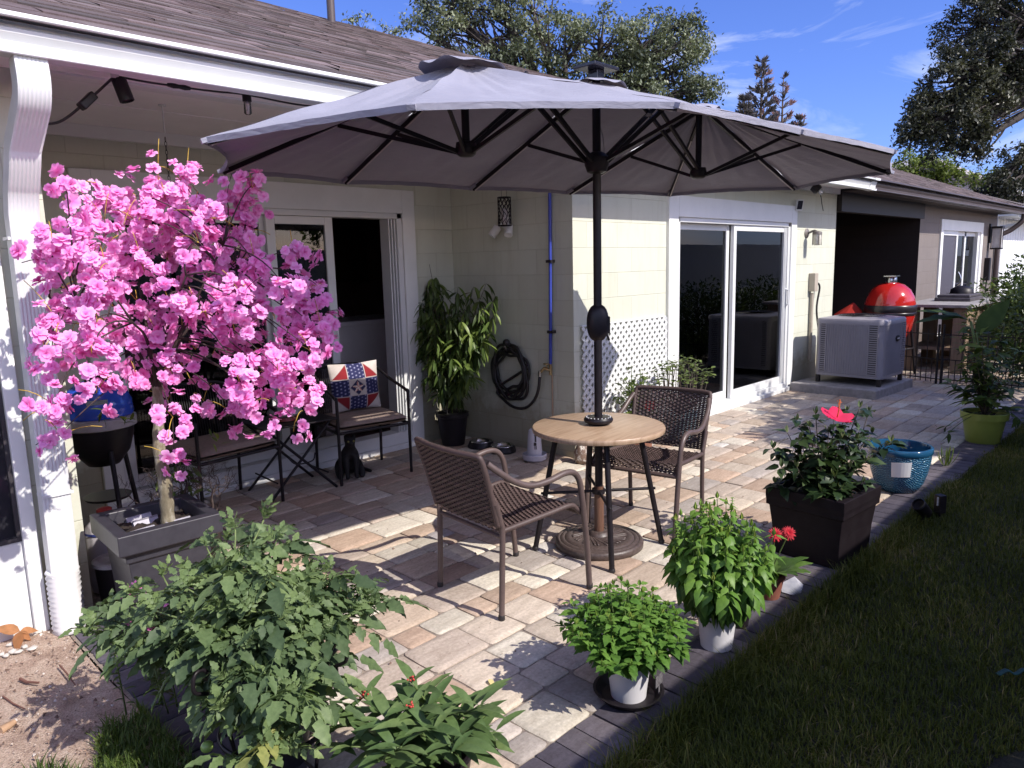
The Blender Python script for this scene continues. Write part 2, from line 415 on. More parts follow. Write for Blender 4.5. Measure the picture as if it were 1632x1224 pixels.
# roof of laminated shingles
RY0, RZ0, RY1, RZ1 = 3.16, 2.47, 8.0, 4.50
sl = (RZ1-RZ0)/(RY1-RY0)
def roof_mesh(x0, hipbase, hiptop, tilt=0.006):
    g = G(); L = sqrt((RY1-RY0)**2+(RZ1-RZ0)**2); ey, ez = (RY1-RY0)/L, (RZ1-RZ0)/L; ny, nz = -ez, ey
    s = 0; row = 0; ex = .142
    while s < L:
        s1 = min(s+ex, L)
        xe = hipbase+(hiptop-hipbase)*(s+.5*ex)/L
        x = x0-U(0, .25)
        while x < xe:
            w = U(.12, .42); b = min(x+w, xe)
            t = U(.004, .012)
            c = np.array((.155, .125, .128))*U(.6, 1.3)+np.array((.02, .01, .012))*U(-1, 1)
            def p(xx, ss, h): return (xx, RY0+ey*ss+ny*h, RZ0+ez*ss+nz*h)
            d = U(-.004, .004)
            V = [p(x, s+d, 0), p(b, s+d, 0), p(b, s+d, t), p(x, s+d, t), p(x, s1+.02, .001), p(b, s1+.02, .001)]
            g.add(V, [(0, 1, 2, 3), (3, 2, 5, 4)], tuple(np.clip(c, .02, .6)))
            x = b if b == xe else x+w
        s = s1; row += 1
    return g
roof = part(roof_mesh(-3, 9.83, 9.83), 'roof', M['shingle'])
g = G()  # roof underlay and back slope so the roof is a solid
def slab(g, x0, x1b, x1t):
    V = [(x0, RY0, RZ0-.03), (x1b, RY0, RZ0-.03), (x1t, RY1, RZ1-.03), (x0, RY1, RZ1-.03), (x0, 12.8, RZ0), (x1t, 12.8, RZ0)]
    g.add(V, [(0, 1, 2, 3), (3, 2, 5, 4)])
slab(g, -3, 9.83, 9.83); part(g, 'roof_deck', pm('roof_deck', (.09, .07, .065), None, 20, .9), roof)
g = G(); g.tube([(5.05, 7.6, 4.2), (5.05, 7.6, 5.25)], .045, 12); part(g, 'vent_pipe', M['gutterbrown'], roof, smooth=40)
g = G(); g.box(-3, 9.83, 3.30, YF-.001, 2.395, 2.41); g.box(.94, XS, YF+.001, YR, 2.445, 2.46)
for k in range(3): g.box(-3 if k < 1 else .94, 9.83 if k < 1 else XS, 3.46+.45*k, 3.468+.45*k, (2.39 if k < 1 else 2.440), (2.394 if k < 1 else 2.4445))
part(g, 'soffit', M['soffit'])
g = G(); g.box(.94, XS, YR-.05, YR-.001, 2.37, 2.444); g.box(-3, 9.83, 3.262, 3.30, 2.35, 2.50)
g.box(XS, 9.81, YF-.04, YF-.001, 2.33, 2.394)
g.box(.94, XS, YF-.07, YF+.02, 2.385, 2.444)
part(g, 'fascia', M['white'])
def gutter(g, x0, x1):
    pr = [(3.26, 2.465), (3.26, 2.338), (3.180, 2.336), (3.177, 2.339), (3.177, 2.349), (3.180, 2.352), (3.212, 2.362), (3.208, 2.385), (3.190, 2.410), (3.186, 2.424), (3.200, 2.436), (3.200, 2.449), (3.146, 2.452), (3.143, 2.455), (3.143, 2.466), (3.146, 2.470), (3.195, 2.470), (3.22, 2.40), (3.225, 2.35), (3.25, 2.35), (3.25, 2.465)]
    g.ext(pr, x0, x1)
g = G(); gutter(g, -3, 9.6); part(g, 'gutter', M['vinyl'], bev=0)
g = G(); pr = [(3.262, 2.47), (3.262, 2.334), (3.180, 2.334), (3.179, 2.356), (3.199, 2.36), (3.197, 2.39), (3.186, 2.414), (3.178, 2.436), (3.176, 2.447), (3.139, 2.449), (3.139, 2.474)]
g.ext(pr, 9.6, 9.78); part(g, 'gutter_joint', M['vinyl'])
# downspout with gathered elbows
def rib_rect(P, w, d, xs=8, up=(0, 1, 0)):
    """corrugated rectangular pipe along path in a YZ plane"""
    g = G(); ring = []
    pts = []
    for i in range(xs*2+1):
        a = -w/2+w*i/(xs*2); pts.append((a, -d/2-(.0035 if i % 2 else 0)))
    pts += [(w/2, d/2), (-w/2, d/2)]
    V = []; n = len(pts); m = len(P)
    for i, p in enumerate(P):
        p = np.array(p, float); t = unit(np.array(P[min(i+1, m-1)])-np.array(P[max(i-1, 0)]))
        x = np.array((1., 0, 0)); y = unit(np.cross(x, t))
        if y[1] < 0: y = -y
        for a, b in pts: V.append(p+x*a+y*b)
    F = [(i*n+k, i*n+(k+1) % n, (i+1)*n+(k+1) % n, (i+1)*n+k) for i in range(m-1) for k in range(n)]+[tuple(range(n)), tuple(range((m-1)*n, m*n))]
    return g.add(V, F)
P = [(.838, 3.235, 2.337), (.838, 3.225, 2.27)]
for k in range(1, 9):  # gathered elbow
    a = k/8*radians(52); P.append((.838, 3.225+.10*(1-cos(a)), 2.27-.11*sin(a)))
P += [(.834, 3.42, 2.06)]
for k in range(1, 9):
    a = radians(52)*(1-k/8); P.append((.832, 3.42+.14*sin(radians(52))-.14*sin(a), 2.06-.17*k/8))
P = [p for p in P if True]
P += [(.83, 3.555, 1.80), (.824, 3.57, 1.0), (.817, 3.575, .26)]
ds = part(rib_rect(P, .108, .075), 'downspout', M['vinyl'], smooth=50)
g = G()
for k in range(6): g.box(.792-.0, .918, 3.245+.021*k, 3.249+.021*k, 2.16, 2.162)
g = G(); prof = []
for k in range(26): prof += [(.068 if k % 2 else .060, .285-k*.0115)]
g.lathe(prof, 20, (.815, 3.575, 0)); part(g, 'flex_drain', pm('white_flex_pipe', (.78, .77, .78), (.7, .69, .7), 8, .45), ds, smooth=180)
g = G()
for zz in (1.70, .62): g.box(.765, .885, 3.526, 3.61, zz, zz+.012)
part(g, 'downspout_strap', M['vinyl'], ds)

# half-glazed end door
ed = G(); ed.box(.25, .70, YF+.005, YF+.045, -.02, .42); ed.box(.20, .249, YF+.005, YF+.045, -.02, 2.05)
dr = part(ed, 'end_door', M['vinyl'], bev=.004)
g = G(); g.box(.700, .7555, YF-.025, YF+.06, -.03, 2.1); g.box(.1, .70, YF-.025, YF+.06, 2.051, 2.1); part(g, 'door_frame', M['white'], dr, bev=.003)
g = G(); g.box(.25, .698, YF+.012, YF+.03, .44, 1.999); part(g, 'door_glass', pm('dark_door_glass', (.03, .028, .035), (.02, .02, .025), 5, .08), dr)
g = G(); g.box(.25, .700, YF-.002, YF+.05, .421, .439); g.box(.682, .699, YF-.002, YF+.05, .44, 2.0); part(g, 'glazing_bead', pm('dark_bead', (.05, .045, .05), None, 9, .4), dr)

def sliding_door(nm, plane, X0, X1, ztop, xa, xb, glass1, glass2, stile, open_to=None, sill=.13):
    """X0..X1 casing, xa..xb frame; glass1 fixed lite, glass2 sliding lite"""
    g = G(); y0 = plane-.03; zc = .0
    cw = xa-X0; cw2 = X1-xb; zh = ztop-.19
    g.box(X0, xa, y0, plane+.02, zc, ztop); g.box(xb, X1, y0, plane+.02, zc, ztop); g.box(xa, xb, y0, plane+.02, zh, ztop)
    d = part(g, nm, M['white'], bev=.004)
    g = G(); g.box(xa, xa+.05, plane-.012, plane+.12, .02, zh); g.box(xb-.05, xb, plane-.012, plane+.12, .02, zh); g.box(xa, xb, plane-.012, plane+.12, zh-.045, zh-.0005)
    g.box(xa-.05, xb+.05, plane-.055, plane+.12, .0, .045); g.box(xa, xb, plane-.02, plane+.12, .0455, sill*.55)
    for k in (0, 1, 2): g.box(xb-.13+.03*k, xb-.118+.03*k, plane+.0, plane+.12, .07, zh-.046)
    part(g, 'door_frame', M['vinyl'], d, bev=.003)
    def lite(a, b, yy, s, name, hl=False):
        g = G(); zb, zt = sill*.56, zh-.047
        g.box(a, a+s, yy, yy+.04, zb, zt); g.box(b-s, b, yy, yy+.04, zb, zt); g.box(a+s, b-s, yy, yy+.04, zb, zb+.085); g.box(a+s, b-s, yy, yy+.04, zt-.06, zt)
        lt = part(g, name, M['vinyl'], d, bev=.004)
        g = G(); g.box(a+s, b-s, yy+.016, yy+.022, zb+.085, zt-.06); part(g, 'pane', M['glass'], d)
        return lt
    lite(*glass1, plane+.055, stile, 'fixed_lite'); lite(*glass2, plane+.008, stile, 'sliding_lite')
    return d
d1 = sliding_door('sliding_door', YR, 1.44, 4.05, 2.19, 1.56, 3.92, (1.60, 2.74), (2.70, 3.26), .07, sill=.26)
g = G()
for p, q in (((3.215, YR-.005, 1.02), (3.215, YR-.04, 1.04)), ((3.215, YR-.005, 1.2), (3.215, YR-.04, 1.18)), ((3.215, YR-.04, 1.03), (3.215, YR-.04, 1.19))): g.tube([p, q], .009, 8)
part(g, 'handle', M['vinyl'], d1, smooth=50)
d2 = sliding_door('sliding_door', YF, 5.825, 8.56, 2.135, 5.99, 8.42, (6.0, 7.10), (7.11, 8.40), .06, sill=.17)
g = G()
for p, q in (((8.37, YF+.008, 1.0), (8.37, YF-.03, 1.02)), ((8.37, YF+.008, 1.2), (8.37, YF-.03, 1.18)), ((8.37, YF-.03, 1.01), (8.37, YF-.03, 1.19))): g.tube([p, q], .009, 8)
part(g, 'handle', M['vinyl'], d2, smooth=50)
# rooms behind the doors
def room(x0, x1, y0, y1, mat, nm):
    g = G(); z1 = 2.45
    g.add([(x0, y0, -.04), (x1, y0, -.04), (x1, y1, -.04), (x0, y1, -.04), (x0, y0, z1), (x1, y0, z1), (x1, y1, z1), (x0, y1, z1)],
          [(0, 1, 2, 3), (4, 5, 6, 7), (1, 2, 6, 5), (2, 3, 7, 6), (3, 0, 4, 7)])
    return part(g, nm, mat)
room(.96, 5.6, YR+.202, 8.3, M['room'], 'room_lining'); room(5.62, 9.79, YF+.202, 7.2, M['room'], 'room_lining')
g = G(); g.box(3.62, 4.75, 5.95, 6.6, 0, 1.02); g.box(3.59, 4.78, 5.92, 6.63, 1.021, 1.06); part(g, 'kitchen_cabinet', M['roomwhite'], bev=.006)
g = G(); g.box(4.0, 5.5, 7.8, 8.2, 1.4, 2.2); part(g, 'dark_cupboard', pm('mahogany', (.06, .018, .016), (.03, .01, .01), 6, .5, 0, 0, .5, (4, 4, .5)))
def curtain(x0, x1, y, mat, z1=2.0):
    g = G(); n = 60
    g.grid(lambda u, v: (x0+(x1-x0)*u, y+.03*sin(u*n*.9)+.01*sin(u*31), .06+z1*v-.06*v), n*3, 1); return part(g, 'curtain', mat, smooth=180)
curtain(2.2, 2.62, YR+.2, M['curtain']); curtain(2.95, 3.12, YR+.25, M['curtain'])
curtain(6.55, 7.05, YF+.28, M['curtain'], 1.95); curtain(8.0, 8.4, YF+.28, M['curtain'], 1.95)

# ================================================================ next-door house
nb = thing('neighbouring_house', 'brown attached house with dark covered recess and one white sliding door', 'house', (9.8, 3.3, 0))
def npart(g, name, mat, parent=nb, **k): return g.build(name, mat, parent, **k)
NX0, NX1, NX2 = 9.812, 13.40, 18.72
g = G(); g.box(NX1, 14.70, YF, YF+.2, -.05, 2.5); g.box(14.70, 17.45, YF, YF+.2, 2.06, 2.5); g.box(17.45, NX2, YF, YF+.2, -.05, 2.5)
npart(g, 'front_wall', M['taupe'])
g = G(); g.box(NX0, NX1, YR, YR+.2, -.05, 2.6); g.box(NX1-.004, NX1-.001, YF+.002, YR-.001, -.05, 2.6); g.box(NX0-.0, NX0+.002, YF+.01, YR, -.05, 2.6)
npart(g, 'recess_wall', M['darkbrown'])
g = G(); g.box(NX2, NX2+.2, YF, 12, -.05, 2.5); npart(g, 'gable_wall', M['taupe'])
g = G(); g.box(NX0+.01, NX1, YF-.06, YF+.06, 2.12, 2.40); npart(g, 'beam', pm('brown_beam', (.014, .009, .010), (.010, .007, .008), 5, .6))
g = G(); g.box(9.84, 19.1, 3.30, YF-.001, 2.36, 2.376); g.box(NX0+.01, NX1, YF+.07, YR, 2.402, 2.41); npart(g, 'soffit', pm('brown_soffit', (.05, .036, .036), None, 5, .7))
g = G(); g.box(9.84, 19.1, 3.262, 3.30, 2.33, 2.50); npart(g, 'fascia', M['gutterbrown'])
g = G(); gutter(g, 9.785, 19.1); npart(g, 'gutter', M['gutterbrown'])
nr = npart(roof_mesh(9.84, 19.3, 14.6), 'roof', M['shingle'])
g = G(); slab(g, 9.84, 19.3, 14.6); g.add([(19.3, RY0, RZ0-.03), (19.3, 12.8, RZ0-.03), (14.6, RY1, RZ1-.03)], [(0, 1, 2)]); npart(g, 'roof_deck', pm('roof_deck_brown', (.10, .075, .07), None, 20, .9), nr)
g = G(); pth = smooth_path([(18.95, 3.2, 2.34), (18.95, 3.22, 2.2), (18.9, 3.4, 2.02), (18.82, 3.58, 1.9), (18.80, 3.60, 1.7), (18.80, 3.60, 0)], 5); g.tube(pth, .05, 10)
npart(g, 'downspout', M['gutterbrown'], smooth=50)
g = G(); X0, X1 = 14.55, 17.6
g.box(X0, X0+.15, YF-.03, YF+.02, 0, 2.15); g.box(X1-.15, X1, YF-.03, YF+.02, 0, 2.15); g.box(X0+.15, X1-.15, YF-.03, YF+.02, 1.96, 2.15)
d3 = npart(g, 'sliding_door', M['white'], bev=.004)
g = G(); g.box(14.70, 14.78, YF, YF+.06, .05, 1.959); g.box(15.7, 15.8, YF, YF+.06, .05, 1.959); g.box(14.78, 15.7, YF, YF+.06, 1.88, 1.959); g.box(14.78, 15.7, YF, YF+.06, .05, .14)
g.box(16.5, 16.6, YF+.05, YF+.1, .05, 1.959); g.box(17.3, 17.45, YF, YF+.1, .05, 1.959); g.box(15.8, 17.3, YF+.05, YF+.1, 1.88, 1.959)
npart(g, 'door_frame', M['vinyl'], d3)
g = G(); g.box(14.78, 15.7, YF+.02, YF+.026, .14, 1.88); npart(g, 'insect_screen', M['screen'], d3)
g = G(); g.box(15.8, 16.5, YF+.07, YF+.076, .05, 1.88); g.box(16.6, 17.3, YF+.07, YF+.076, .05, 1.88); npart(g, 'pane', M['glass'], d3)
g = G()
for k in range(11):
    x = 16.0+.12*k; g.box(x, x+.09, YF+.14+.02*(k % 2), YF+.145+.02*(k % 2), .06, 1.9)
npart(g, 'vertical_blind', M['blind'], d3)
g = G(); g.tube(bez((16.2, YF+.05, .95), (16.2, YF-.06, 1.02), (16.2, YF+.05, 1.2)), .012, 8); npart(g, 'handle', M['steel'], d3, smooth=60)
g = G(); g.add([(14.6, YF+.4, 0), (17.6, YF+.4, 0), (17.6, YF+.4, 2.3), (14.6, YF+.4, 2.3)], [(0, 1, 2, 3)]); npart(g, 'room_lining', M['room'])

# white sided house further along
ws = thing('white_house', 'white house with vertical siding beyond the brown downspout', 'house', (21.5, 3.9, 0))
g = G()
m_sid = pm('white_siding', (.78, .79, .80), (.72, .73, .75), 3, .6)
x = 20.2
while x < 31: g.box(x, x+.26, 3.9, 4.1, -.05, 2.35); g.box(x+.26, x+.3, 3.93, 4.1, -.05, 2.35); x += .3
g.build('siding_wall', m_sid, ws)
g = G(); g.box(19.9, 31.2, 3.45, 3.9, 2.36, 2.40); g.box(19.9, 31.2, 3.36, 3.449, 2.33, 2.56); g.build('fascia', M['white'], ws)
g = G(); g.add([(19.9, 3.36, 2.57), (31.2, 3.36, 2.57), (31.2, 8.4, 4.3), (24.5, 8.4, 4.3)], [(0, 1, 2, 3)]); g.build('roof', pm('grey_shingle', (.13, .11, .11), (.09, .08, .08), 40, .9, .5), ws)
g = G(); g.tube(smooth_path([(20.25, 3.4, 2.34), (20.22, 3.5, 2.18), (20.2, 3.75, 2.12), (20.2, 3.82, 1.95), (20.2, 3.82, 0)], 5), .045, 10); g.build('downspout', M['vinyl'], ws, smooth=50)
# far grey gable
fg = thing('gabled_house', 'distant grey house gable rising behind the brown roof', 'house', (47, 14, 0))
g = G(); A = np.array((42.5, 15.9)); B = np.array((60.5, 9.0)); dv = (B-A)
def gp(t, z, off=0): q = A+dv*t; nrm = unit(np.array((-dv[1], dv[0], 0)))[:2]; return (q[0]+nrm[0]*off, q[1]+nrm[1]*off, z)
g.add([gp(0, 0), gp(1, 0), gp(1, 4.2), gp(.36, 6.9), gp(0, 5.1), gp(0, 0, 12), gp(1, 0, 12), gp(1, 4.2, 12), gp(.36, 6.9, 12), gp(0, 5.1, 12)], [(0, 1, 2, 3, 4), (0, 5, 9, 4), (1, 6, 7, 2)])
g.build('gable_wall', pm('grey_siding', (.26, .24, .28), (.22, .2, .24), 2, .7), fg)
g = G()
for (a, za), (b, zb) in (((-.06, 4.78), (.36, 6.9)), ((.36, 6.9), (1.06, 4.0))):
    V = [gp(a, za, -.6), gp(b, zb, -.6), gp(b, zb+.25, -.6), gp(a, za+.25, -.6), gp(a, za, 12), gp(b, zb, 12), gp(b, zb+.25, 12), gp(a, za+.25, 12)]
    g.add(V, [(0, 1, 2, 3), (3, 2, 6, 7), (0, 1, 5, 4), (4, 5, 6, 7)])
g.build('roof', pm('pale_roof_edge', (.42, .40, .43), (.33, .31, .34), 9, .8), fg)

# privacy fence behind the viewer whose shadow covers the lawn
fn = thing('privacy_fence', 'white vinyl privacy fence along the far side of the lawn', 'fence', (3, -.76, 0))
g = G(); x = -14
while x < 30: g.box(x+.003, x+.177, -.775, -.745, .03, 1.80); x += .18
g.build('board_panel', M['vinyl'], fn)
g = G(); g.box(-14, 30, -.79, -.73, 1.801, 1.88); g.box(-14, 30, -.79, -.73, -.02, .029); g.build('rail', M['vinyl'], fn)
# ================================================================ cafe table
TX, TY = 3.105, 2.37; PX, PY = 3.122, 2.38
m, nt, bs = new_mat('oak_laminate')
vec = stretch(nt, (3, 40, 3)); f = noise(nt, 1.6, 8, .65, vec, .6)
nt.links.new(ramp(nt, f, [(.3, (.26, .17, .105)), (.5, (.36, .25, .165)), (.7, (.43, .31, .21))]), bs.inputs['Base Color']); bs.inputs['Roughness'].default_value = .38
M['oak'] = m
ct = thing('cafe_table', 'round oak topped bistro table with splayed black legs under the parasol', 'table', (TX, TY, 0), radians(3))
g = G(); R = .357; g.lathe([(.001, .654), (R-.012, .654), (R-.002, .659), (R, .668), (R, .676), (R-.004, .683), (R-.012, .686), (.03, .686)], 72, cap=True)
g.build('tabletop', M['oak'], ct, smooth=30, world=False)
for k in range(4):
    a = radians(45+90*k); g = G(); c, s = cos(a), sin(a)
    g.tube([(.225*c, .225*s, .655), (.352*c, .352*s, .012), (.353*c, .353*s, .002)], [.0155, .0145, .0145], 12)
    lg = g.build('leg', M['black'], ct, smooth=50, world=False)
    g = G(); g.lathe([(.017, 0), (.017, .014), (.015, .018)], 12, (.353*c, .353*s, 0)); g.build('foot_cap', M['rubber'], lg, smooth=40, world=False)
for k in range(4):
    a = radians(45+90*k); c, s = cos(a), sin(a); r0 = .225+.127*(.655-.31)/.643
    g = G(); g.tube([(.032*c, .032*s, .318), (r0*c, r0*s, .318)], .0085, 8); g.ball((r0*c*1.06, r0*s*1.06, .318), .008, 4)
    g.build('cross_bar', M['black'], ct, smooth=50, world=False)
g = G(); g.lathe([(.030, .305), (.036, .305), (.036, .331), (.030, .331)], 24, cap=False); g.build('brace_ring', M['black'], ct, smooth=40, world=False)

# ================================================================ parasol stand and parasol
st = thing('parasol_stand', 'round cast brown parasol base with swirled relief under the table', 'parasol base', (PX, PY, 0))
M['castbrown'] = pm('cast_bronze_resin', (.085, .062, .055), (.05, .035, .032), 60, .45, .25)
g = G(); g.lathe([(.235, .0), (.242, .006), (.243, .03), (.235, .042), (.225, .045), (.218, .041), (.21, .047), (.2, .05), (.192, .045), (.184, .052), (.16, .056), (.155, .052), (.06, .064), (.05, .08), (.04, .085)], 64)
g.build('base_plate', M['castbrown'], st, smooth=50, world=False)
g = G()
for k in range(14):   # interlaced relief
    a = 2*pi*k/14; p = [(r*cos(a+t), r*sin(a+t), .0535+.006*(.16-r)/.1) for r, t in ((.06, 0), (.085, .35), (.115, .55), (.15, .62))]
    q = [(r*cos(a-t), r*sin(a-t), .0535+.006*(.16-r)/.1) for r, t in ((.06, .2), (.085, -.1), (.115, -.35), (.15, -.5))]
    g.tube(smooth_path(p, 4), .0055, 6); g.tube(smooth_path(q, 4), .0055, 6)
g.build('relief', M['castbrown'], st, smooth=180, world=False)
g = G(); g.tube([(0, 0, .06), (0, 0, .34)], .027, 20); g.build('stem', pm('brown_steel_tube', (.16, .085, .055), (.10, .05, .035), 8, .35, 0, 0, .5, (20, 20, 1)), st, smooth=40, world=False)

um = thing('parasol', 'large grey double parasol with black ribs over the cafe table', 'parasol', (PX, PY, 0))
m, nt, bs = new_mat('grey_parasol_fabric')
f = noise(nt, 2.5, 5, .6)
c = ramp(nt, f, [(.35, (.225, .225, .28)), (.65, (.275, .275, .335))])
w = N(nt, 'ShaderNodeTexWave'); w.inputs['Scale'].default_value = 260; nt.links.new(N(nt, 'ShaderNodeTexCoord').outputs['Object'], w.inputs['Vector'])
nt.links.new(c, bs.inputs['Base Color']); bs.inputs['Roughness'].default_value = .85; bs.inputs['Sheen Weight'].default_value = .15
hh = N(nt, 'ShaderNodeMath', operation='ADD'); nt.links.new(noise(nt, 9, 4, .6, stretch(nt, (1, 1, 3)), 1.2), hh.inputs[0]); hm = N(nt, 'ShaderNodeMath', operation='MULTIPLY'); hm.inputs[1].default_value = .03
nt.links.new(w.outputs['Fac'], hm.inputs[0]); nt.links.new(hm.outputs[0], hh.inputs[1]); bump(nt, bs, hh.outputs[0], .35, .02)
t = N(nt, 'ShaderNodeBsdfTranslucent'); t.inputs[0].default_value = (.30, .20, .26, 1)
mx = N(nt, 'ShaderNodeMixShader'); mx.inputs[0].default_value = .02
nt.links.new(bs.outputs[0], mx.inputs[1]); nt.links.new(t.outputs[0], mx.inputs[2]); nt.links.new(mx.outputs[0], nt.nodes['Material Output'].inputs['Surface'])
M['fabric'] = m
TIPS = [((1.604, 1.982, 2.081), 'L'), ((1.283, 2.843, 2.053), 'L'), ((1.635, 3.464, 2.029), 'L'), ((2.321, 3.467, 2.023), 'L'), ((3.138, 3.336, 2.021), 'C'),
        ((3.866, 3.187, 2.020), 'R'), ((4.652, 2.903, 2.024), 'R'), ((5.245, 2.248, 2.042), 'R'), ((5.049, 1.557, 2.068), 'R'), ((4.194, 1.281, 2.084), 'R'), ((3.232, 1.359, 2.089), 'C'), ((2.355, 1.428, 2.094), 'L')]
APX = {'L': np.array((2.33, 2.50, 2.432)), 'C': np.array((3.122, 2.38, 2.452)), 'R': np.array((4.02, 2.29, 2.440))}
g = G(); nT = len(TIPS)
def rim(i, s):
    a = np.array(TIPS[i][0]); b = np.array(TIPS[(i+1) % nT][0]); L = np.linalg.norm(b-a)
    p = a*(1-s)+b*s; cen = np.array((3.15, 2.38, 0)); inw = np.array((cen[0]-p[0], (cen[1]-p[1]), 0)); inw = unit(inw)
    deep = .075 if (i in (1, 7)) else .022
    return p+inw*deep*L*4*s*(1-s)+np.array((0, 0, .010*L*4*s*(1-s)))
def canopy(i, s, t):
    a, b = APX[TIPS[i][1]], APX[TIPS[(i+1) % nT][1]]
    top = a*(1-s)+b*s; r = rim(i, s)
    p = top*(1-t)+r*t
    # fabric: sag between ribs, taut radial pull
    p[2] -= .045*4*s*(1-s)*(sin(pi*t)**1.0)
    p[2] += (.005*sin(17*t+9*s+i*2)*(.5+.5*cos(7*s))+.0035*sin(31*s+6*t+i)*sin(pi*s)+.003*sin(47*s-9*t+2*i)*sin(pi*s)*t)*t*(1.06-t)*4
    return p
for i in range(nT):
    g.grid(lambda u, v, i=i: tuple(canopy(i, u, .06+.94*v)), 26, 16)
    # hem fold
    g.grid(lambda u, v, i=i: tuple(canopy(i, u, 1.0)+np.array((0, 0, -.022*v))+unit(np.array((3.15, 2.38, 2))-canopy(i, u, 1.0))*.004*v), 26, 1)
can = g.build('canopy', M['fabric'], um, smooth=35)
import bmesh
bm = bmesh.new(); bm.from_mesh(can.data); bmesh.ops.remove_doubles(bm, verts=bm.verts, dist=.0008); bm.to_mesh(can.data); bm.free(); can.data.set_sharp_from_angle(angle=radians(25))
# ruffled vent caps over each apex
for key, ap in APX.items():
    g = G(); rx = {'L': .19, 'C': .16, 'R': .11}[key]
    key_ph = {'L': 0, 'C': 1.3, 'R': 2.2}[key]
    def vf(u, v, ap=ap, rx=rx, key_ph=key_ph):
        a = 2*pi*u; ru = .5+.5*sin(6*a+1); r = rx*v
        return (ap[0]+r*cos(a)*1.15, ap[1]+r*sin(a)*.9, ap[2]+.006-.030*v*v-.012*ru*v**4+.006*sin(9*a+key_ph)*v**4)
    g.grid(vf, 60, 6)
    g.build('vent_cap', M['fabric'], um, smooth=60)
# ribs with pale light strips
def rib_pt(i, t):
    p = np.array(TIPS[i][0]); a = APX[TIPS[i][1]]; return a*(1-t)+p*t+np.array((0, 0, -.022))
for i in range(nT):
    g = G(); p, q = rib_pt(i, .02), rib_pt(i, .985); g.bar(p, q, .014, .022)
    rb = g.build('rib', M['black'], um)
    g = G(); d = np.array((0, 0, -.0135)); g.bar(rib_pt(i, .30)+d, rib_pt(i, .97)+d, .007, .004); g.build('light_strip', pm('pale_light_strip', (.5, .46, .48), None, 20, .3) if i == 0 else bpy.data.materials['pale_light_strip'], rb)
    g = G(); e = np.array(TIPS[i][0]); dd = unit(e-APX[TIPS[i][1]]); g.bar(e-dd*.05+np.array((0, 0, -.012)), e+dd*.004+np.array((0, 0, -.012)), .03, .018); g.build('tip_pocket', M['fabric'], rb)
HUB = {'L': np.array((2.335, 2.51, 2.055)), 'C': np.array((PX, PY, 2.06)), 'R': np.array((4.04, 2.325, 2.05))}
for i in range(nT):
    h = HUB[TIPS[i][1]]; q = rib_pt(i, .50)+np.array((0, 0, -.012)); d = unit((q-h)*np.array((1, 1, 0)))*.045
    g = G(); g.bar(h+d, q, .012, .018); g.build('strut', M['black'], um)
for key in 'LR':
    h = HUB[key]
    g = G(); g.lathe([(.02, .045), (.045, .04), (.05, .012), (.042, -.012), (.03, -.02)], 20, h); g.lathe([(.018, .04), (.018, APX[key][2]-h[2]-.02)], 14, h)
    g.build('side_hub', M['black'], um, smooth=40)
    a = HUB['C']; b = APX[key]+np.array((0, 0, -.05)); dd = (b-a)*np.array((1, 1, 0)); pd = np.array((-dd[1], dd[0], 0))/np.linalg.norm(dd)*.045
    for sg in (-1, 1):
        g = G(); g.bar(a+unit(dd)*.05+pd*sg*.5, a+dd*.62+np.array((0, 0, .36))+pd*sg, .014, .022); g.build('strut', M['black'], um)
        g = G(); g.bar(h+pd*sg*.4+np.array((0, 0, .01)), APX['C']*.55+APX[key]*.45+np.array((0, 0, -.05))+pd*sg, .014, .02); g.build('strut', M['black'], um)
    g = G(); g.bar(APX['C']+np.array((0, 0, -.035)), APX[key]+np.array((0, 0, -.035)), .025, .03); g.build('ridge_beam', M['black'], um)
g = G(); g.tube([(PX, PY, .29), (PX, PY, 2.47)], .0215, 18); g.build('pole', M['black'], um, smooth=40)
g = G(); g.lathe([(.03, -.06), (.05, -.05), (.062, -.015), (.062, .02), (.045, .04), (.024, .05)], 20, HUB['C']); g.build('centre_hub', M['black'], um, smooth=40)
g = G(); zc = 1.235   # crank case: fat rounded shell round the pole
prof = []
for k in range(13): a = -pi/2+pi*k/12; prof.append((max(.004, .048*cos(a)**.7), .098*sin(a)))
b = len(g.V); g.lathe(prof, 20, (0, 0, 0))
ca, sa = cos(-.78), sin(-.78)
g.V = [((v[0]*1.25)*ca-(v[1]*.85)*sa+PX, (v[0]*1.25)*sa+(v[1]*.85)*ca+PY, v[2]+zc) for v in g.V]
ck = g.build('crank_case', M['blackplastic'], um, smooth=60)
g = G(); g.obox((PX+.045*ca, PY+.045*sa, zc-.012), (.018*ca, .018*sa, 0), (-.022*sa, .022*ca, 0), (0, 0, .045)); g.tube([(PX+.045*ca, PY+.045*sa, zc-.05), (PX+.06*ca, PY+.06*sa, zc-.095)], .007, 8)
g.build('crank_handle', M['blackplastic'], ck, bev=.006)
g = G(); g.tube(bez((PX+.02, PY-.012, 2.0), (PX+.03, PY-.05, 2.12), (PX+.012, PY-.012, 2.24)), .002, 5); g.build('crank_cord', pm('grey_cord', (.3, .28, .3), None, 30, .8), um)
g = G(); g.box(PX-.10, PX+.10, PY-.07, PY+.07, 2.505, 2.522); g.box(PX-.03, PX+.03, PY-.03, PY+.03, 2.45, 2.505)
g.build('solar_panel', pm('solar_cell', (.02, .02, .03), (.012, .012, .02), 40, .15), um, bev=.004)
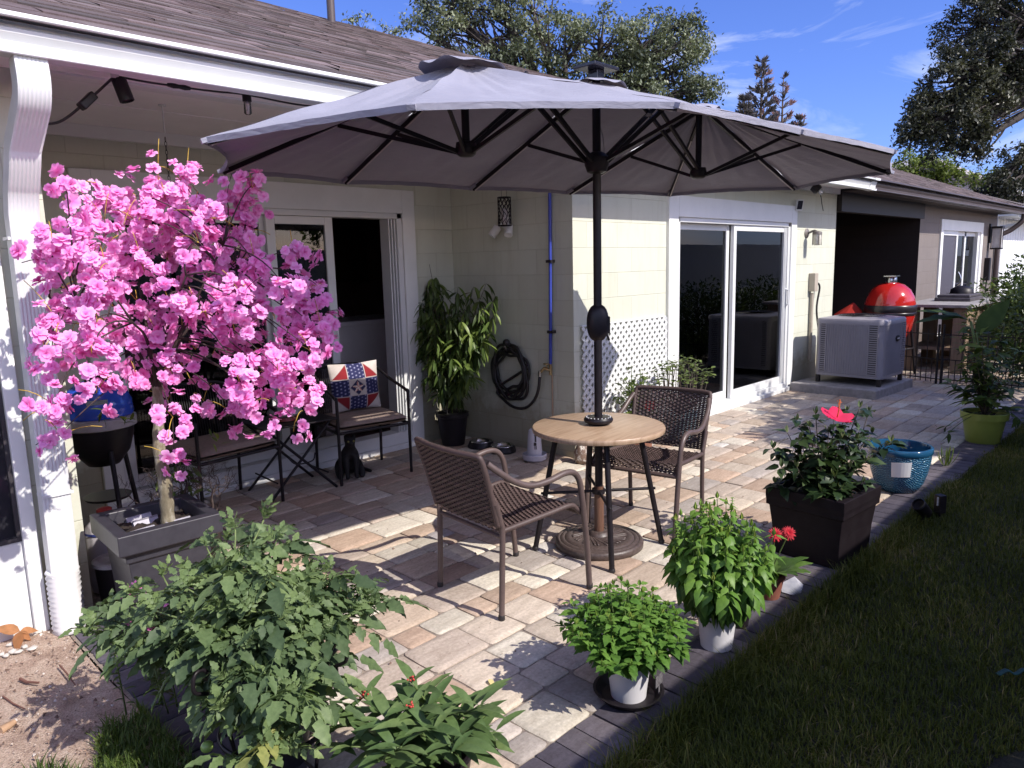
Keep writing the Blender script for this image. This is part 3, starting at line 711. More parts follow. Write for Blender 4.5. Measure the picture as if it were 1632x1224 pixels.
# puck shaped lamp clamped round the pole on the tabletop
pk = thing('pole_light', 'black puck shaped lamp ring clamped round the parasol pole', 'lamp', (PX, PY, .686))
g = G(); g.lathe([(.023, .0), (.05, .0), (.055, .008), (.073, .012), (.079, .022), (.079, .030), (.072, .040), (.05, .044), (.023, .044)], 40, cap=False); g.build('ring_body', M['blackplastic'], pk, smooth=40, world=False)
for k in range(20):
    a = 2*pi*k/20
    if k == 0: g = G(); g.lathe([(.0038, 0), (.0038, .0025), (.002, .0035)], 8, (.0645, 0, .0405)); bulb = g.build('bulb', pm('clear_bulb', (.7, .7, .72), None, 30, .15), pk, smooth=60, world=False)
    else:
        c = bulb.copy(); COL.objects.link(c); c.parent = pk; c.rotation_euler = (0, 0, a)

# ================================================================ wicker armchairs
M['wicker'] = vcolm('brown_wicker', .55, 200, .75, .2, .4, None, .001)
M['chairtube'] = pm('brown_chair_tube', (.105, .074, .068), (.085, .06, .055), 15, .42)
wc = thing('wicker_armchair', 'brown wicker armchair on the near side of the cafe table', 'chair', (2.163, 2.409, 0), radians(-6), 'wicker armchairs at the cafe table')
def back_s(u, v):   # u across 0..1, v up 0..1
    y = (.5-u)*(.47+.02*v); z = .425+.335*v; x = .0-.095*v**1.15; x -= .03*sin(pi*u)*(0.5+.5*v)
    return np.array((x, y, z-.004*sin(pi*u)))
def seat_s(u, v):   # v back to front
    y = (.5-u)*(.475+.045*v); x = .01+.47*v
    z = .405+.035*v-.03*sin(pi*u)*sin(pi*min(1, v*1.05))
    if v > .86: z -= .32*(v-.86)**1.3*2.2
    return np.array((x, y, z))
def weave(S, nu, nv, name, parent, w=.011, th=.0022):
    g = G(); e = 1e-3
    def nrm(u, v):
        a = S(min(1, u+e), v)-S(max(0, u-e), v); b = S(u, min(1, v+e))-S(u, max(0, v-e)); n = np.cross(a, b); return unit(n), unit(b)
    for j in range(nv):
        v = (j+.5)/nv; sg = 1 if j % 2 else -1; V = []; c = np.array((.078, .052, .048))*U(.7, 1.4)
        m = nu*2
        for k in range(m+1):
            u = k/m; n, b = nrm(u, v); p = S(u, v)+n*.0042*sg*cos(pi*k/1.0*.5*2/2) if False else S(u, v)+n*(.0055*sg*(1 if (k//2) % 2 == 0 else -1)*(1 if k % 2 else .0))
            for sx, sy in ((-1, -1), (1, -1), (1, 1), (-1, 1)): V.append(p+b*sx*w/2+n*sy*th)
        F = [(k*4+q, k*4+(q+1) % 4, (k+1)*4+(q+1) % 4, (k+1)*4+q) for k in range(m) for q in range(4)]
        g.add(V, F, tuple(c))
    for i in range(nu):
        u = (i+.5)/nu; P = []; V = []; c = np.array((.07, .048, .044))
        m = 24
        for k in range(m+1):
            v = k/m; n, b = nrm(u, v); a = unit(np.cross(n, b)); p = S(u, v)
            for sx, sy in ((-1, -1), (1, -1), (1, 1), (-1, 1)): V.append(p+a*sx*.0065+n*sy*.0012)
        g.add(V, [(k*4+q, k*4+(q+1) % 4, (k+1)*4+(q+1) % 4, (k+1)*4+q) for k in range(m) for q in range(4)], tuple(c))
    return g.build(name, M['wicker'], parent, smooth=40, world=False)
weave(seat_s, 20, 42, 'seat', wc, .0098); weave(back_s, 20, 32, 'backrest', wc, .0095)
# wrapped edge rails
def wrap(P, r, name, parent):
    g = G(); P = smooth_path(P, 10); n = len(P); R = [r*(1+.10*(k % 2)) for k in range(n)]
    g.tube(P, R, 8, c=(.085, .058, .054)); return g.build(name, M['wicker'], parent, smooth=180, world=False)
wrap([back_s(0, 0), back_s(0, .5), back_s(0, .93), back_s(.06, 1.0), back_s(.3, 1.01), back_s(.5, 1.015), back_s(.7, 1.01), back_s(.94, 1.0), back_s(1, .93), back_s(1, .5), back_s(1, 0)], .0125, 'backrest_rim', wc)
for u in (0, 1): wrap([seat_s(u, 0), seat_s(u, .3), seat_s(u, .6), seat_s(u, .85), seat_s(u, .94), seat_s(u, 1)], .0125, 'seat_rim', wc)
wrap([seat_s(0, 1), seat_s(.25, 1), seat_s(.5, 1), seat_s(.75, 1), seat_s(1, 1)], .0125, 'seat_rim', wc)
for s in (-1, 1):
    g = G(); g.tube(smooth_path([(0, s*.238, 0), (.010, s*.238, .2), (.016, s*.24, .40), (.006, s*.242, .45), (-.02, s*.246, .54)], 8), .0135, 10); lg = g.build('leg', M['chairtube'], wc, smooth=50, world=False)
    g = G(); g.lathe([(.015, 0), (.015, .02), (.013, .024)], 10, (0, s*.238, 0)); g.build('foot_cap', M['rubber'], lg, smooth=50, world=False)
    g = G(); g.tube(smooth_path([(.52, s*.275, 0), (.498, s*.278, .25), (.468, s*.28, .47), (.448, s*.282, .555), (.41, s*.284, .598), (.35, s*.286, .608), (.25, s*.285, .592), (.15, s*.279, .592), (.06, s*.27, .63), (-.015, s*.26, .685), (-.06, s*.245, .725)], 8), .0145, 10)
    lg = g.build('arm', M['chairtube'], wc, smooth=50, world=False)
    g = G(); g.lathe([(.016, 0), (.016, .02), (.013, .024)], 10, (.52, s*.275, 0)); g.build('foot_cap', M['rubber'], lg, smooth=50, world=False)
g = G(); g.tube([(.484, -.28, .385), (.484, .28, .385)], .010, 8); g.tube([(.02, -.24, .375), (.02, .24, .375)], .010, 8); g.build('stretcher', M['chairtube'], wc, smooth=50, world=False)
w2 = copy_tree(wc); w2.location = (3.83, 2.40, 0); w2.rotation_euler = (0, 0, radians(189)); ORG[w2.name] = (3.83, 2.40, 0)
tag(w2, 'brown wicker armchair on the far side of the cafe table beside the lattice plants')

# ================================================================ recess: rope chairs, folding table, cat
M['rope'] = pm('black_rope', (.03, .026, .028), (.018, .015, .016), 80, .8)
M['tan'] = pm('tan_cushion', (.30, .225, .185), (.24, .18, .15), 50, .9, .25)
rc = thing('patio_chair', 'black rope back patio chair with tan cushion holding the star pillow', 'chair', (3.145, 4.66, 0), radians(-10), 'black patio chairs in the recess')
wd, dp = .285, .235
for sx in (-1, 1):
    g = G(); g.tube(smooth_path([(sx*wd, -dp, 0), (sx*wd, -dp, .3), (sx*wd, -dp, .615), (sx*wd, -dp+.015, .632), (sx*wd, -dp+.05, .645)], 6)+[np.array((sx*wd*.98, .05, .70)), np.array((sx*wd*.93, dp-.01, .765))], .0115, 10); g.build('arm', M['black'], rc, smooth=50, world=False)
    g = G(); g.tube([(sx*wd*.96, dp+.02, 0), (sx*wd*.95, dp, .42), (sx*wd*.93, dp+.02, .765)], .0115, 10); g.build('leg', M['black'], rc, smooth=50, world=False)
g = G(); g.tube(smooth_path([(-wd*.93, dp+.02, .765), (-wd*.6, dp+.06, .80), (0, dp+.085, .81), (wd*.6, dp+.06, .80), (wd*.93, dp+.02, .765)], 6), .0115, 10)
g.tube(smooth_path([(-wd*.95, dp, .44), (-wd*.5, dp+.03, .44), (wd*.5, dp+.03, .44), (wd*.95, dp, .44)], 6), .009, 8)
for a, b in (((-wd, -dp, .385), (wd, -dp, .385)), ((-wd*.95, dp, .385), (wd*.95, dp, .385)), ((-wd, -dp, .385), (-wd*.95, dp, .385)), ((wd, -dp, .385), (wd*.95, dp, .385))): g.tube([a, b], .0115, 8)
g.build('frame', M['black'], rc, smooth=50, world=False)
g = G()
for k in range(30):
    t = -1+2*(k+.5)/30; yb = dp+.03*(1-t*t); yt = dp+.085*(1-t*t*.9); z1 = .81-.045*t*t
    g.tube([(t*wd*.9, yb, .44), (t*wd*.90, yt, z1)], .0034, 5)
g.build('rope_back', M['rope'], rc, smooth=180, world=False)
g = G()
def cush(u, v, top):
    x = (u-.5)*2; y = (v-.5)*2; e = (1-abs(x)**6)*(1-abs(y)**6); return (x*.272, -.005+y*.245, .425+(top)*(.008+.036*e**.45))
g.grid(lambda u, v: cush(u, v, 1), 20, 18); g.grid(lambda u, v: cush(u, v, -.75), 20, 18)
g.build('seat_cushion', M['tan'], rc, smooth=180, world=False)
r2 = copy_tree(rc); r2.location = (2.06, 4.70, 0); r2.rotation_euler = (0, 0, radians(6)); tag(r2, 'black rope back patio chair with bare tan cushion behind the pink blossom tree')

pl = thing('pillow', 'square quilted pillow with navy, red and cream star patchwork', 'pillow', (3.17, 4.755, .475), radians(-8))
g = G(); n = 66
NAVY, RED, CREAM = (.022, .024, .085), (.22, .016, .022), (.50, .45, .42)
def quilt(x, y):   # -1..1 nine-patch
    X, Y = x*.985, y*.985
    if max(abs(X), abs(Y)) > .999: return CREAM
    i, j = int((X+1)*1.5), int((Y+1)*1.5); fx, fy = ((X+1)*1.5) % 1*2-1, ((Y+1)*1.5) % 1*2-1
    if i == 1 and j == 1:
        if abs(fx)+abs(fy) > .98: return CREAM
        a = atan2(fy, fx); r = sqrt(fx*fx+fy*fy); k = (a-pi/2)/(2*pi)*5 % 1; lim = .72*(.34+.66*abs(2*k-1)**1.4)
        if r < lim: return (.50, .25, .20) if k < .5 else (.78, .70, .62)
        return NAVY
    if i == 1 or j == 1:
        dot = ((fx*2.2+10.25) % 1 < .38) and ((fy*2.2+10.25+.5*(int(fx*2.2+10.25) % 2)) % 1 < .38)
        return (.24, .24, .38) if dot else NAVY
    sx, sy = (1 if i == 2 else -1), (1 if j == 2 else -1)
    return RED if fx*sx+fy*sy < -.05 and fx*sx > -.92 and fy*sy > -.92 else CREAM
for side in (1, -1):
    V = []; cc = []
    for j in range(n+1):
        for i in range(n+1):
            x, y = i/n*2-1, j/n*2-1; e = max(0, (1-x*x))**.5*max(0, (1-y*y))**.5
            pin = 1-.07*(1-x*x)*0-.07*((1-abs(x))*abs(y)+(1-abs(y))*abs(x)); px, pz = x*.205*pin, y*.185*pin
            V.append((px, -.08*e*side*(.75 if side > 0 else .5)+.0+.19*(pz*.55), pz+.185)); cc.append(quilt(x, y) if side > 0 else CREAM)
    g.add(V, [(j*(n+1)+i, j*(n+1)+i+1, (j+1)*(n+1)+i+1, (j+1)*(n+1)+i) for j in range(n) for i in range(n)], cc)
g.build('pillow_cover', vcolm('quilted_cotton', .9, 300, .85, .3), pl, smooth=180, world=False)

ft = thing('folding_table', 'small black folding side table with crossed legs between the patio chairs', 'table', (2.56, 4.70, 0), radians(-4))
g = G()
g.box(-.27, .27, -.22, .22, .498, .512)
g.build('tabletop', M['black'], ft, bev=.004, world=False)
for sy in (-1, 1):
    for sx in (-1, 1):
        g = G(); g.tube([(sx*.25, sy*.185, 0), (-sx*.24, sy*(.185-.012), .497)], .010, 8); g.build('leg', M['black'], ft, smooth=50, world=False)
g = G()
for sx in (-1, 1): g.tube([(sx*.19, -.18, .12), (sx*.19, .18, .12)], .006, 8)
g.tube(smooth_path([(-.1, -.18, .28), (-.06, -.21, .235), (.06, -.21, .235), (.1, -.18, .28)], 5), .005, 6)
g.build('brace', M['black'], ft, smooth=50, world=False)
bw = thing('table_dish', 'grey domed dish with a red foot on the folding table', 'dish', (2.53, 4.68, .5125))
g = G(); g.lathe([(.07, .03), (.115, .045), (.122, .058), (.115, .075), (.09, .098), (.04, .112), (.001, .114)], 32); g.build('dome', pm('grey_ceramic', (.33, .30, .30), (.28, .25, .26), 12, .4), bw, smooth=50, world=False)
g = G(); g.lathe([(.07, 0), (.085, .006), (.08, .029), (.065, .0295)], 32); g.build('foot', pm('red_plastic', (.35, .03, .02), None, 20, .4), bw, smooth=50, world=False)

# cat: one skinned body
cat = thing('cat', 'black cat sitting upright beneath the chair with the star pillow', 'cat', (2.985, 4.60, 0), radians(-24))
cat.scale = (.93, .93, .93)
def skinned(name, verts, edges, root, mat, parent, sub=2):
    me = bpy.data.meshes.new(name); me.from_pydata([v[:3] for v in verts], edges, []); o = put(name, me, None, parent)
    o.modifiers.new('skin', 'SKIN'); 
    for i, v in enumerate(verts):
        r = v[3]; sv = me.skin_vertices[0].data[i]; sv.radius = (r, v[4] if len(v) > 4 else r); sv.use_root = (i == root)
    s = o.modifiers.new('sub', 'SUBSURF'); s.levels = sub; s.render_levels = sub
    o.modifiers['skin'].use_smooth_shade = True
    me.materials.append(mat); return o
cv = [(0, .10, .075, .085), (0, .06, .135, .088), (0, .01, .20, .072), (0, -.025, .245, .055), (0, -.045, .285, .042), (0, -.062, .318, .052, .046), (0, -.100, .308, .028, .024), (0, -.118, .302, .015, .013),
      (.035, -.05, .365, .012), (-.035, -.05, .365, .012), (.028, -.058, .342, .022), (-.028, -.058, .342, .022),
      (.038, -.035, .19, .034), (.036, -.055, .11, .022), (.036, -.062, .035, .017), (.037, -.082, .012, .016), (-.038, -.035, .19, .034), (-.036, -.055, .11, .022), (-.036, -.062, .035, .017), (-.037, -.082, .012, .016),
      (.075, .07, .07, .052), (.09, .0, .045, .034), (.085, -.05, .014, .017), (-.075, .07, .07, .052), (-.09, .0, .045, .034), (-.085, -.05, .014, .017),
      (0, .18, .03, .026), (.07, .215, .017, .017), (.15, .17, .015, .016), (.18, .08, .015, .014), (.036, -.05, .372, .005), (-.036, -.05, .372, .005)]
ce = [(0, 1), (1, 2), (2, 3), (3, 4), (4, 5), (5, 6), (6, 7), (5, 10), (10, 8), (8, 30), (5, 11), (11, 9), (9, 31), (2, 12), (12, 13), (13, 14), (14, 15), (2, 16), (16, 17), (17, 18), (18, 19), (0, 20), (20, 21), (21, 22), (0, 23), (23, 24), (24, 25), (0, 26), (26, 27), (27, 28), (28, 29)]
skinned('cat_body', cv, ce, 0, pm('black_fur', (.010, .008, .008), (.005, .004, .004), 120, .75, .3), cat)
for s in (-1, 1):
    g = G(); g.ball((s*.021, -.108, .328), .0085, 6); g.build('eye', pm('cat_eye', (.28, .26, .08), None, 30, .15) if s < 0 else bpy.data.materials['cat_eye'], cat, smooth=180, world=False)
    g = G(); g.add([(s*.026, -.066, .352), (s*.046, -.066, .352), (s*.036, -.058, .382)], [(0, 1, 2)]); 
# ================================================================ things fixed to or standing by our walls
lt = thing('lattice_panel', 'white plastic lattice panel leaning on the sunny front wall', 'lattice', (5.16, YF, .02))
g = G(); lx0, lx1, lz0, lz1 = 4.575, 5.80, .10, 1.05
s2 = sqrt(.5); pitch = .079; w = .020
def clip_line(px, pz, dx, dz):
    t0, t1 = -9, 9
    for p, d, a, b in ((px, dx, lx0, lx1), (pz, dz, lz0, lz1)):
        u, v = (a-p)/d, (b-p)/d; t0, t1 = max(t0, min(u, v)), min(t1, max(u, v))
    return (t0, t1)
k = -20
while k < 40:
    for dx, yy in ((s2, YF-.028), (-s2, YF-.021)):
        px = lx0+k*pitch*1.0; t0, t1 = clip_line(px, lz0, dx, s2)
        if t1-t0 > .03:
            a = np.array((px+dx*t0, yy, lz0+s2*t0)); b = np.array((px+dx*t1, yy, lz0+s2*t1)); g.bar(a, b, .006, .0285, up=(dx if False else -s2*np.sign(dx)*0+s2, 0, -dx) if False else (s2, 0, -dx))
    k += 1
g.build('lattice', M['vinyl'], lt)
g = G(); g.box(lx0, lx1, YF-.018, YF-.002, lz1-.0, lz1+.012); g.box(lx1-.012, lx1, YF-.03, YF-.002, lz0, lz1-.001); g.build('edge_strip', M['vinyl'], lt)

# garden tap pipe and hose on the side wall
tp = thing('water_pipe', 'blue water pipe with brass garden tap down the side wall', 'pipe', (XS-.02, 3.87, .7))
g = G(); g.tube(smooth_path([(XS-.028, 3.862, 2.44), (XS-.03, 3.866, 1.8), (XS-.03, 3.875, 1.2), (XS-.03, 3.885, .74)], 6), .0135, 10); g.build('pipe', pm('blue_pipe', (.045, .075, .42), (.035, .05, .3), 6, .35), tp, smooth=50)
for z in (1.56, 1.0): g = G(); g.box(XS-.05, XS-.001, 3.845, 3.9, z, z+.022); g.build('pipe_clip', M['rubber'], tp)
g = G(); g.tube([(XS-.03, 3.885, .75), (XS-.03, 3.885, .66)], .014, 10); g.tube([(XS-.03, 3.885, .70), (XS-.06, 3.93, .715), (XS-.07, 3.965, .675)], .013, 10); g.lathe([(.004, 0), (.028, .002), (.028, .01), (.004, .012)], 12, (XS-.05, 3.91, .745)); g.tube([(XS-.05, 3.91, .72), (XS-.05, 3.91, .75)], .006, 6)
g.build('garden_tap', M['brass'], tp, smooth=50)
g = G(); g.tube([(XS-.012, 3.885, .66), (XS-.012, 3.885, .30)], .007, 8); g.build('copper_pipe', pm('pale_copper', (.42, .3, .2), (.35, .25, .18), 12, .5), tp, smooth=50)
hs = thing('garden_hose', 'coiled black garden hose hanging on the side wall beside the tap', 'hose', (XS-.06, 4.32, .4))
P = []
for k in range(150):
    a = 2*pi*k/24+1.6; jr = .04*sin(k*.37)+.02*sin(k*1.1); ph = (k//24)
    ry, rz = .165+jr*.5+.006*ph, .185+jr
    P.append((XS-.035-.035*(.5+.5*sin(k*.21)), 4.325+ry*cos(a)+.02*sin(k*.11), .66+rz*sin(a)-.02*ph*.5*(1 if sin(a) < 0 else 0)))
P += [(XS-.06, 4.47, .50), (XS-.06, 4.40, .405), (XS-.06, 4.28, .352), (XS-.06, 4.15, .36), (XS-.065, 4.04, .44), (XS-.07, 3.985, .54), (XS-.07, 3.968, .645)]
g = G(); g.tube(smooth_path(P, 3), .0125, 8); h = g.build('hose', M['rubber'], hs, smooth=180)
g = G(); g.tube([(XS-.07, 3.966, .645), (XS-.07, 3.964, .69)], .017, 10); g.build('hose_coupling', M['steel'], h, smooth=50)
g = G(); g.box(XS-.03, XS-.001, 4.27, 4.37, .83, .87); g.tube([(XS-.02, 4.32, .85), (XS-.10, 4.32, .845), (XS-.115, 4.32, .875)], .012, 8); g.ball((XS-.05, 4.36, .9), .032, 6); g.tube([(XS-.05, 4.36, .9), (XS-.06, 4.28, .83), (XS-.06, 4.22, .80)], .016, 8)
g.build('hose_hook', M['rubber'], hs, smooth=50)
# hanging lantern and flood lamp in the recess corner
ln = thing('hanging_lantern', 'dark openwork cylinder lantern hanging under the eave near the side wall', 'lantern', (4.33, 4.23, 2.0))
def lz(a, z): return (4.33+.052*cos(a), 4.23+.052*sin(a), z)
g = G(); zt, zb = 2.085, 1.865
for z in (zt, zb): g.tube([lz(2*pi*k/24, z) for k in range(25)], .005, 6)
for k in range(10):
    for sg in (-1, 1): g.tube([lz(2*pi*k/10+sg*(t*1.3)+.25*sin(t*12), zt+(zb-zt)*t) for t in np.linspace(0, 1, 10)], .0032, 5)
g.build('cage', M['black'], ln, smooth=180)
g = G(); g.tube([(4.30, 4.23, 2.088), (4.30, 4.23, 2.44)], .0014, 5); g.tube([(4.36, 4.23, 2.088), (4.36, 4.23, 2.44)], .0014, 5); g.build('hanging_wire', M['black'], ln)
g = G(); g.lathe([(.02, 1.87), (.032, 1.90), (.032, 1.99), (.02, 2.0)], 14, (4.33, 4.23, 0)); g.build('candle_glass', pm('frosted_glass', (.5, .46, .46), None, 20, .3), ln, smooth=50)
fl = thing('flood_lamp', 'white twin head flood lamp on the side wall behind the lantern', 'lamp', (XS, 4.36, 1.9))
g = G(); g.lathe([(.05, 0), (.055, .01), (.05, .025), (.01, .03)], 20, (XS-.001, 4.36, 1.90), ax=(-1, 0, 0)); g.build('mount', M['vinyl'], fl, smooth=50)
for yy, d in ((4.44, (-.5, .35, -.8)), (4.28, (-.5, -.35, -.8))):
    o = np.array((XS-.07, yy, 1.83)); g = G(); g.lathe([(.012, -.05), (.034, -.045), (.036, .045), (.03, .05), (.001, .045)], 18, o, ax=d); g.tube([o-.05*unit(d), (XS-.025, 4.36, 1.895)], .012, 8); g.build('lamp_head', M['vinyl'], fl, smooth=50)
# light string under the gutter
sl_ = thing('light_string', 'black light string clipped beneath the white gutter', 'string light', (1.4, 3.42, 2.38))
def at(px, py, Y):  # point on the plane y=Y seen along a direction of the calibrated view
    d = FWD+RGT*((px-816)/FPX)-UPV*((py-612)/FPX); return CAMP+d*(Y/d[1])
FPX = 1171.7; _y, _p, _r = .8012, .1601, -.0257
FWD = np.array((sin(_y)*cos(_p), cos(_y)*cos(_p), -sin(_p))); _r0 = np.array((cos(_y), -sin(_y), 0)); _u0 = np.cross(_r0, FWD)
RGT = _r0*cos(_r)+_u0*sin(_r); UPV = -_r0*sin(_r)+_u0*cos(_r); CAMP = np.array((0, 0, 1.548))
SP = [at(50, 197, 3.62), at(95, 194, 3.57), at(140, 160, 3.50), at(168, 135, 3.46), at(183, 121, 3.44)]
g = G(); g.tube(smooth_path(SP, 8), .0055, 6)
sp2 = [at(183, 121, 3.44), at(230, 130, 3.44), at(290, 139, 3.44), at(345, 146, 3.44), at(393, 151, 3.44), at(470, 166, 3.44), at(560, 178, 3.44), at(700, 215, 3.46)]
g.tube(smooth_path(sp2, 6), .0045, 6); g.build('cable', M['rubber'], sl_, smooth=180)
o = at(139, 161, 3.50); d = unit(at(155, 146, 3.5)-at(125, 175, 3.5)); g = G(); g.bar(o-d*.04, o+d*.04, .05, .035); g.build('adapter', M['blackplastic'], sl_, bev=.006)
a, b = at(267, 135, 3.44), at(303, 141, 3.44); g = G(); g.tube([a, (a*3+b)/4, (a+b)/2, (a+3*b)/4, b], [.008, .012, .009, .012, .008], 8); g.build('connector', M['blackplastic'], sl_, smooth=50)
for px, py in ((393, 151), (605, 186)):
    o = at(px, py, 3.44); g = G(); g.lathe([(.015, .012), (.021, .005), (.021, -.03), (.018, -.032)], 16, o); sk = g.build('bulb_socket', M['blackplastic'], sl_, smooth=50)
    m_b = bpy.data.materials.get('bulb_glass') or glassm('bulb_glass', (.92, .9, .92), .08)
    g = G(); g.lathe([(.0165, -.032), (.0175, -.085), (.012, -.09)], 16, o, cap=False); g.build('bulb', m_b, sk, smooth=50)
    g = G(); g.tube([o+(0, 0, -.03), o+(0, 0, -.075)], .005, 6); g.build('filament', pm('frosted_stem', (.65, .62, .65), None, 20, .4) if px == 393 else bpy.data.materials['frosted_stem'], sk)
cl = thing('can_light', 'black cylinder lamp hanging tilted from the soffit beside the gutter', 'lamp', tuple(at(183, 121, 3.44)))
o = at(196, 144, 3.45); d = np.array((.25, -.12, -1.0)); g = G(); g.lathe([(.004, -.050), (.027, -.048), (.030, -.043), (.030, .045), (.027, .047), (.026, .038), (.001, .038)], 24, o, ax=d); g.build('lamp_body', M['blackplastic'], cl, smooth=50)
g = G(); h0 = at(183, 121, 3.44); g.bar(h0+(0, 0, .02), h0-(0, 0, .01), .012, .03); g.tube([h0, o-unit(d)*.05], .006, 6); g.build('bracket', M['steel'], cl)
ch = thing('hanging_chain', 'thin black chain hanging from a white hook above the pink blossoms', 'chain', (1.9, 4.0, 2.4))
cx, cy = 1.42, 3.15; c0 = at(263, 218, 4.2); c1 = c0-(0, 0, .36)
g = G(); n = 16
for k in range(n):
    p = c0*(1-k/n)+c1*(k/n); q = c0*(1-(k+1.25)/n)+c1*((k+1.25)/n); dd = np.array((.006, 0, 0)) if k % 2 else np.array((0, .006, 0))
    g.tube([p, (p*3+q)/4+dd, (p+3*q)/4+dd, q, (p+3*q)/4-dd, (p*3+q)/4-dd, p], .0016, 5)
g.build('links', M['black'], ch)
g = G(); g.tube([c0+(0, 0, 2.445-c0[2]), c0+(0, 0, .02)], .0035, 6); g.lathe([(.02, 0), (.02, .006)], 12, (c0[0], c0[1], 2.438)); g.build('hook', M['vinyl'], ch)

# front wall fittings on the right
wl = thing('wall_lantern', 'weathered jelly jar wall lamp right of the front sliding door', 'lamp', (8.9, YF, 1.8))
g = G(); g.lathe([(.055, 0), (.058, .008), (.045, .018), (.01, .022)], 20, (8.895, YF-.001, 1.835), ax=(0, -1, 0)); g.tube(smooth_path([(8.895, YF-.02, 1.835), (8.895, YF-.09, 1.86), (8.895, YF-.125, 1.85)], 5), .013, 8); g.lathe([(.02, 1.855), (.052, 1.845), (.055, 1.82), (.05, 1.815)], 20, (8.895, YF-.13, 0))
g.build('bracket', pm('weathered_tin', (.22, .2, .19), (.14, .12, .11), 30, .5, .2, .3), wl, smooth=50)
g = G(); g.lathe([(.046, 1.815), (.05, 1.77), (.046, 1.70), (.03, 1.69)], 20, (8.895, YF-.13, 0)); g.build('glass_jar', pm('ribbed_glass', (.55, .52, .45), (.42, .4, .34), 40, .15, .3), wl, smooth=50)
for k in range(4):
    a = pi/4+pi/2*k; g = G(); g.tube([(8.895+.053*cos(a), YF-.13+.053*sin(a), 1.82), (8.895+.053*cos(a), YF-.13+.053*sin(a), 1.69)], .004, 5); g.build('guard_bar', bpy.data.materials['weathered_tin'], wl)
sc = thing('security_light', 'black round sensor lamp with dangling lead under the eave by the brown recess', 'lamp', (9.0, 3.45, 2.28))
o = at(1303, 302, 3.40); g = G(); g.lathe([(.01, -.07), (.05, -.06), (.055, .0), (.045, .02), (.001, .015)], 20, o, ax=(.2, -.6, -.55)); g.build('lamp_head', M['blackplastic'], sc, smooth=50)
g = G(); o2 = at(1309, 306, 3.34); g.lathe([(.001, -.02), (.028, -.018), (.028, .018), (.001, .02)], 16, o2, ax=(.2, -.6, -.55)); g.tube([o, (o[0], o[1]+.05, 2.392)], .01, 6); g.build('lens', M['steel'], sc, smooth=50)
g = G(); g.tube(smooth_path([o, at(1308, 312, 3.42), at(1310, 325, 3.45), at(1312, 336, 3.5)], 5), .005, 5); g.build('lead', M['rubber'], sc, smooth=180)
ss = thing('solar_sensor', 'small white framed black solar sensor at the top corner of the front sliding door', 'sensor', (8.62, YF, 2.1))
g = G(); o = at(1273, 327, YF-.05); g.obox(o, (.045, -.02, 0), (.01, .018, 0), (0, -.01, .062)); g.tube([o-(0, -.02, .04), (o[0]-.06, YF-.005, o[2]-.12)], .006, 6); g.build('housing', M['vinyl'], ss, bev=.004)
g = G(); n_ = np.array((-.010, -.019, .0)); g.obox(o+n_*1.02, (.032, -.0142, 0), (.001, .0018, 0), (0, -.007, .047)); g.build('solar_cell', bpy.data.materials['solar_cell'], ss)
eb = thing('electrical_box', 'tan disconnect box with conduit on the wall above the air conditioner', 'box', (8.95, YF, 1.2))
X0 = at(1287, 485, YF)[0]; g = G(); g.box(X0+.0, X0+.10, YF-.08, YF-.001, 1.14, 1.36); g.build('box_body', pm('tan_metal', (.42, .37, .30), (.36, .31, .25), 8, .5), eb, bev=.006)
g = G(); g.tube([(X0+.05, YF-.03, 1.12), (X0+.05, YF-.03, .30)], .022, 10); g.build('conduit', bpy.data.materials['tan_metal'], eb, smooth=50)
g = G(); g.tube(smooth_path([(X0+.12, YF-.05, 1.25), (X0+.2, YF-.06, 1.18), (X0+.16, YF-.05, .9), (X0+.2, YF-.1, .5)], 6), .012, 8); g.build('cable', M['rubber'], eb, smooth=180)
nl = thing('carriage_lamp', 'black lantern wall lamp beside the next-door sliding door', 'lamp', (18.2, YF, 1.9))
g = G(); xx = 18.25; g.box(xx-.06, xx+.06, YF-.03, YF-.001, 1.75, 2.15); g.box(xx-.1, xx+.1, YF-.25, YF-.05, 2.05, 2.09); g.box(xx-.1, xx+.1, YF-.25, YF-.05, 1.62, 1.65)
for a in (-.09, .08):
    for b in (-.24, -.07): g.box(xx+a, xx+a+.012, YF+b, YF+b+.012, 1.65, 2.05)
g.build('lamp_frame', M['black'], nl)
g = G(); g.box(xx-.075, xx+.075, YF-.225, YF-.075, 1.655, 2.045); g.build('lamp_glass', pm('lamp_glass', (.5, .48, .5), None, 9, .1), nl)
nbx = thing('meter_box', 'small black power outlet box with hanging cord on the taupe wall', 'box', (18.1, YF, 1.2))
g = G(); g.box(18.0, 18.13, YF-.1, YF-.001, .98, 1.45); g.build('box_body', M['black'], nbx, bev=.01)
g = G(); g.tube(smooth_path([(18.08, YF-.05, .98), (18.02, YF-.05, .6), (17.95, YF-.06, .2)], 6), .014, 6); g.build('cord', M['rubber'], nbx)

# ---------------------------------------------------------------- pet bowls, feeder, stone
for x, y, lab in ((4.27, 4.53, 'black pet bowl with steel insert, nearer the potted drooping tree'), (4.27, 4.27, 'black pet bowl with steel insert, nearer the plastic water feeder')):
    b = thing('pet_bowl', lab, 'bowl', (x, y, 0), 0, 'pet bowls by the side wall')
    g = G(); g.lathe([(.115, 0), (.118, .01), (.10, .05), (.095, .052), (.09, .046), (.085, .02), (.001, .018)], 32); g.build('bowl_stand', M['blackplastic'], b, smooth=40, world=False)
    g = G(); g.lathe([(.098, .053), (.096, .057), (.088, .054), (.075, .028), (.001, .024)], 32, cap=False); g.build('steel_insert', M['steel'], b, smooth=50, world=False)
wf = thing('water_feeder', 'translucent white plastic water feeder standing by the side wall', 'feeder', (4.235, 3.87, 0))
m_f = pm('milky_plastic', (.60, .59, .64), (.5, .49, .54), 4, .25)
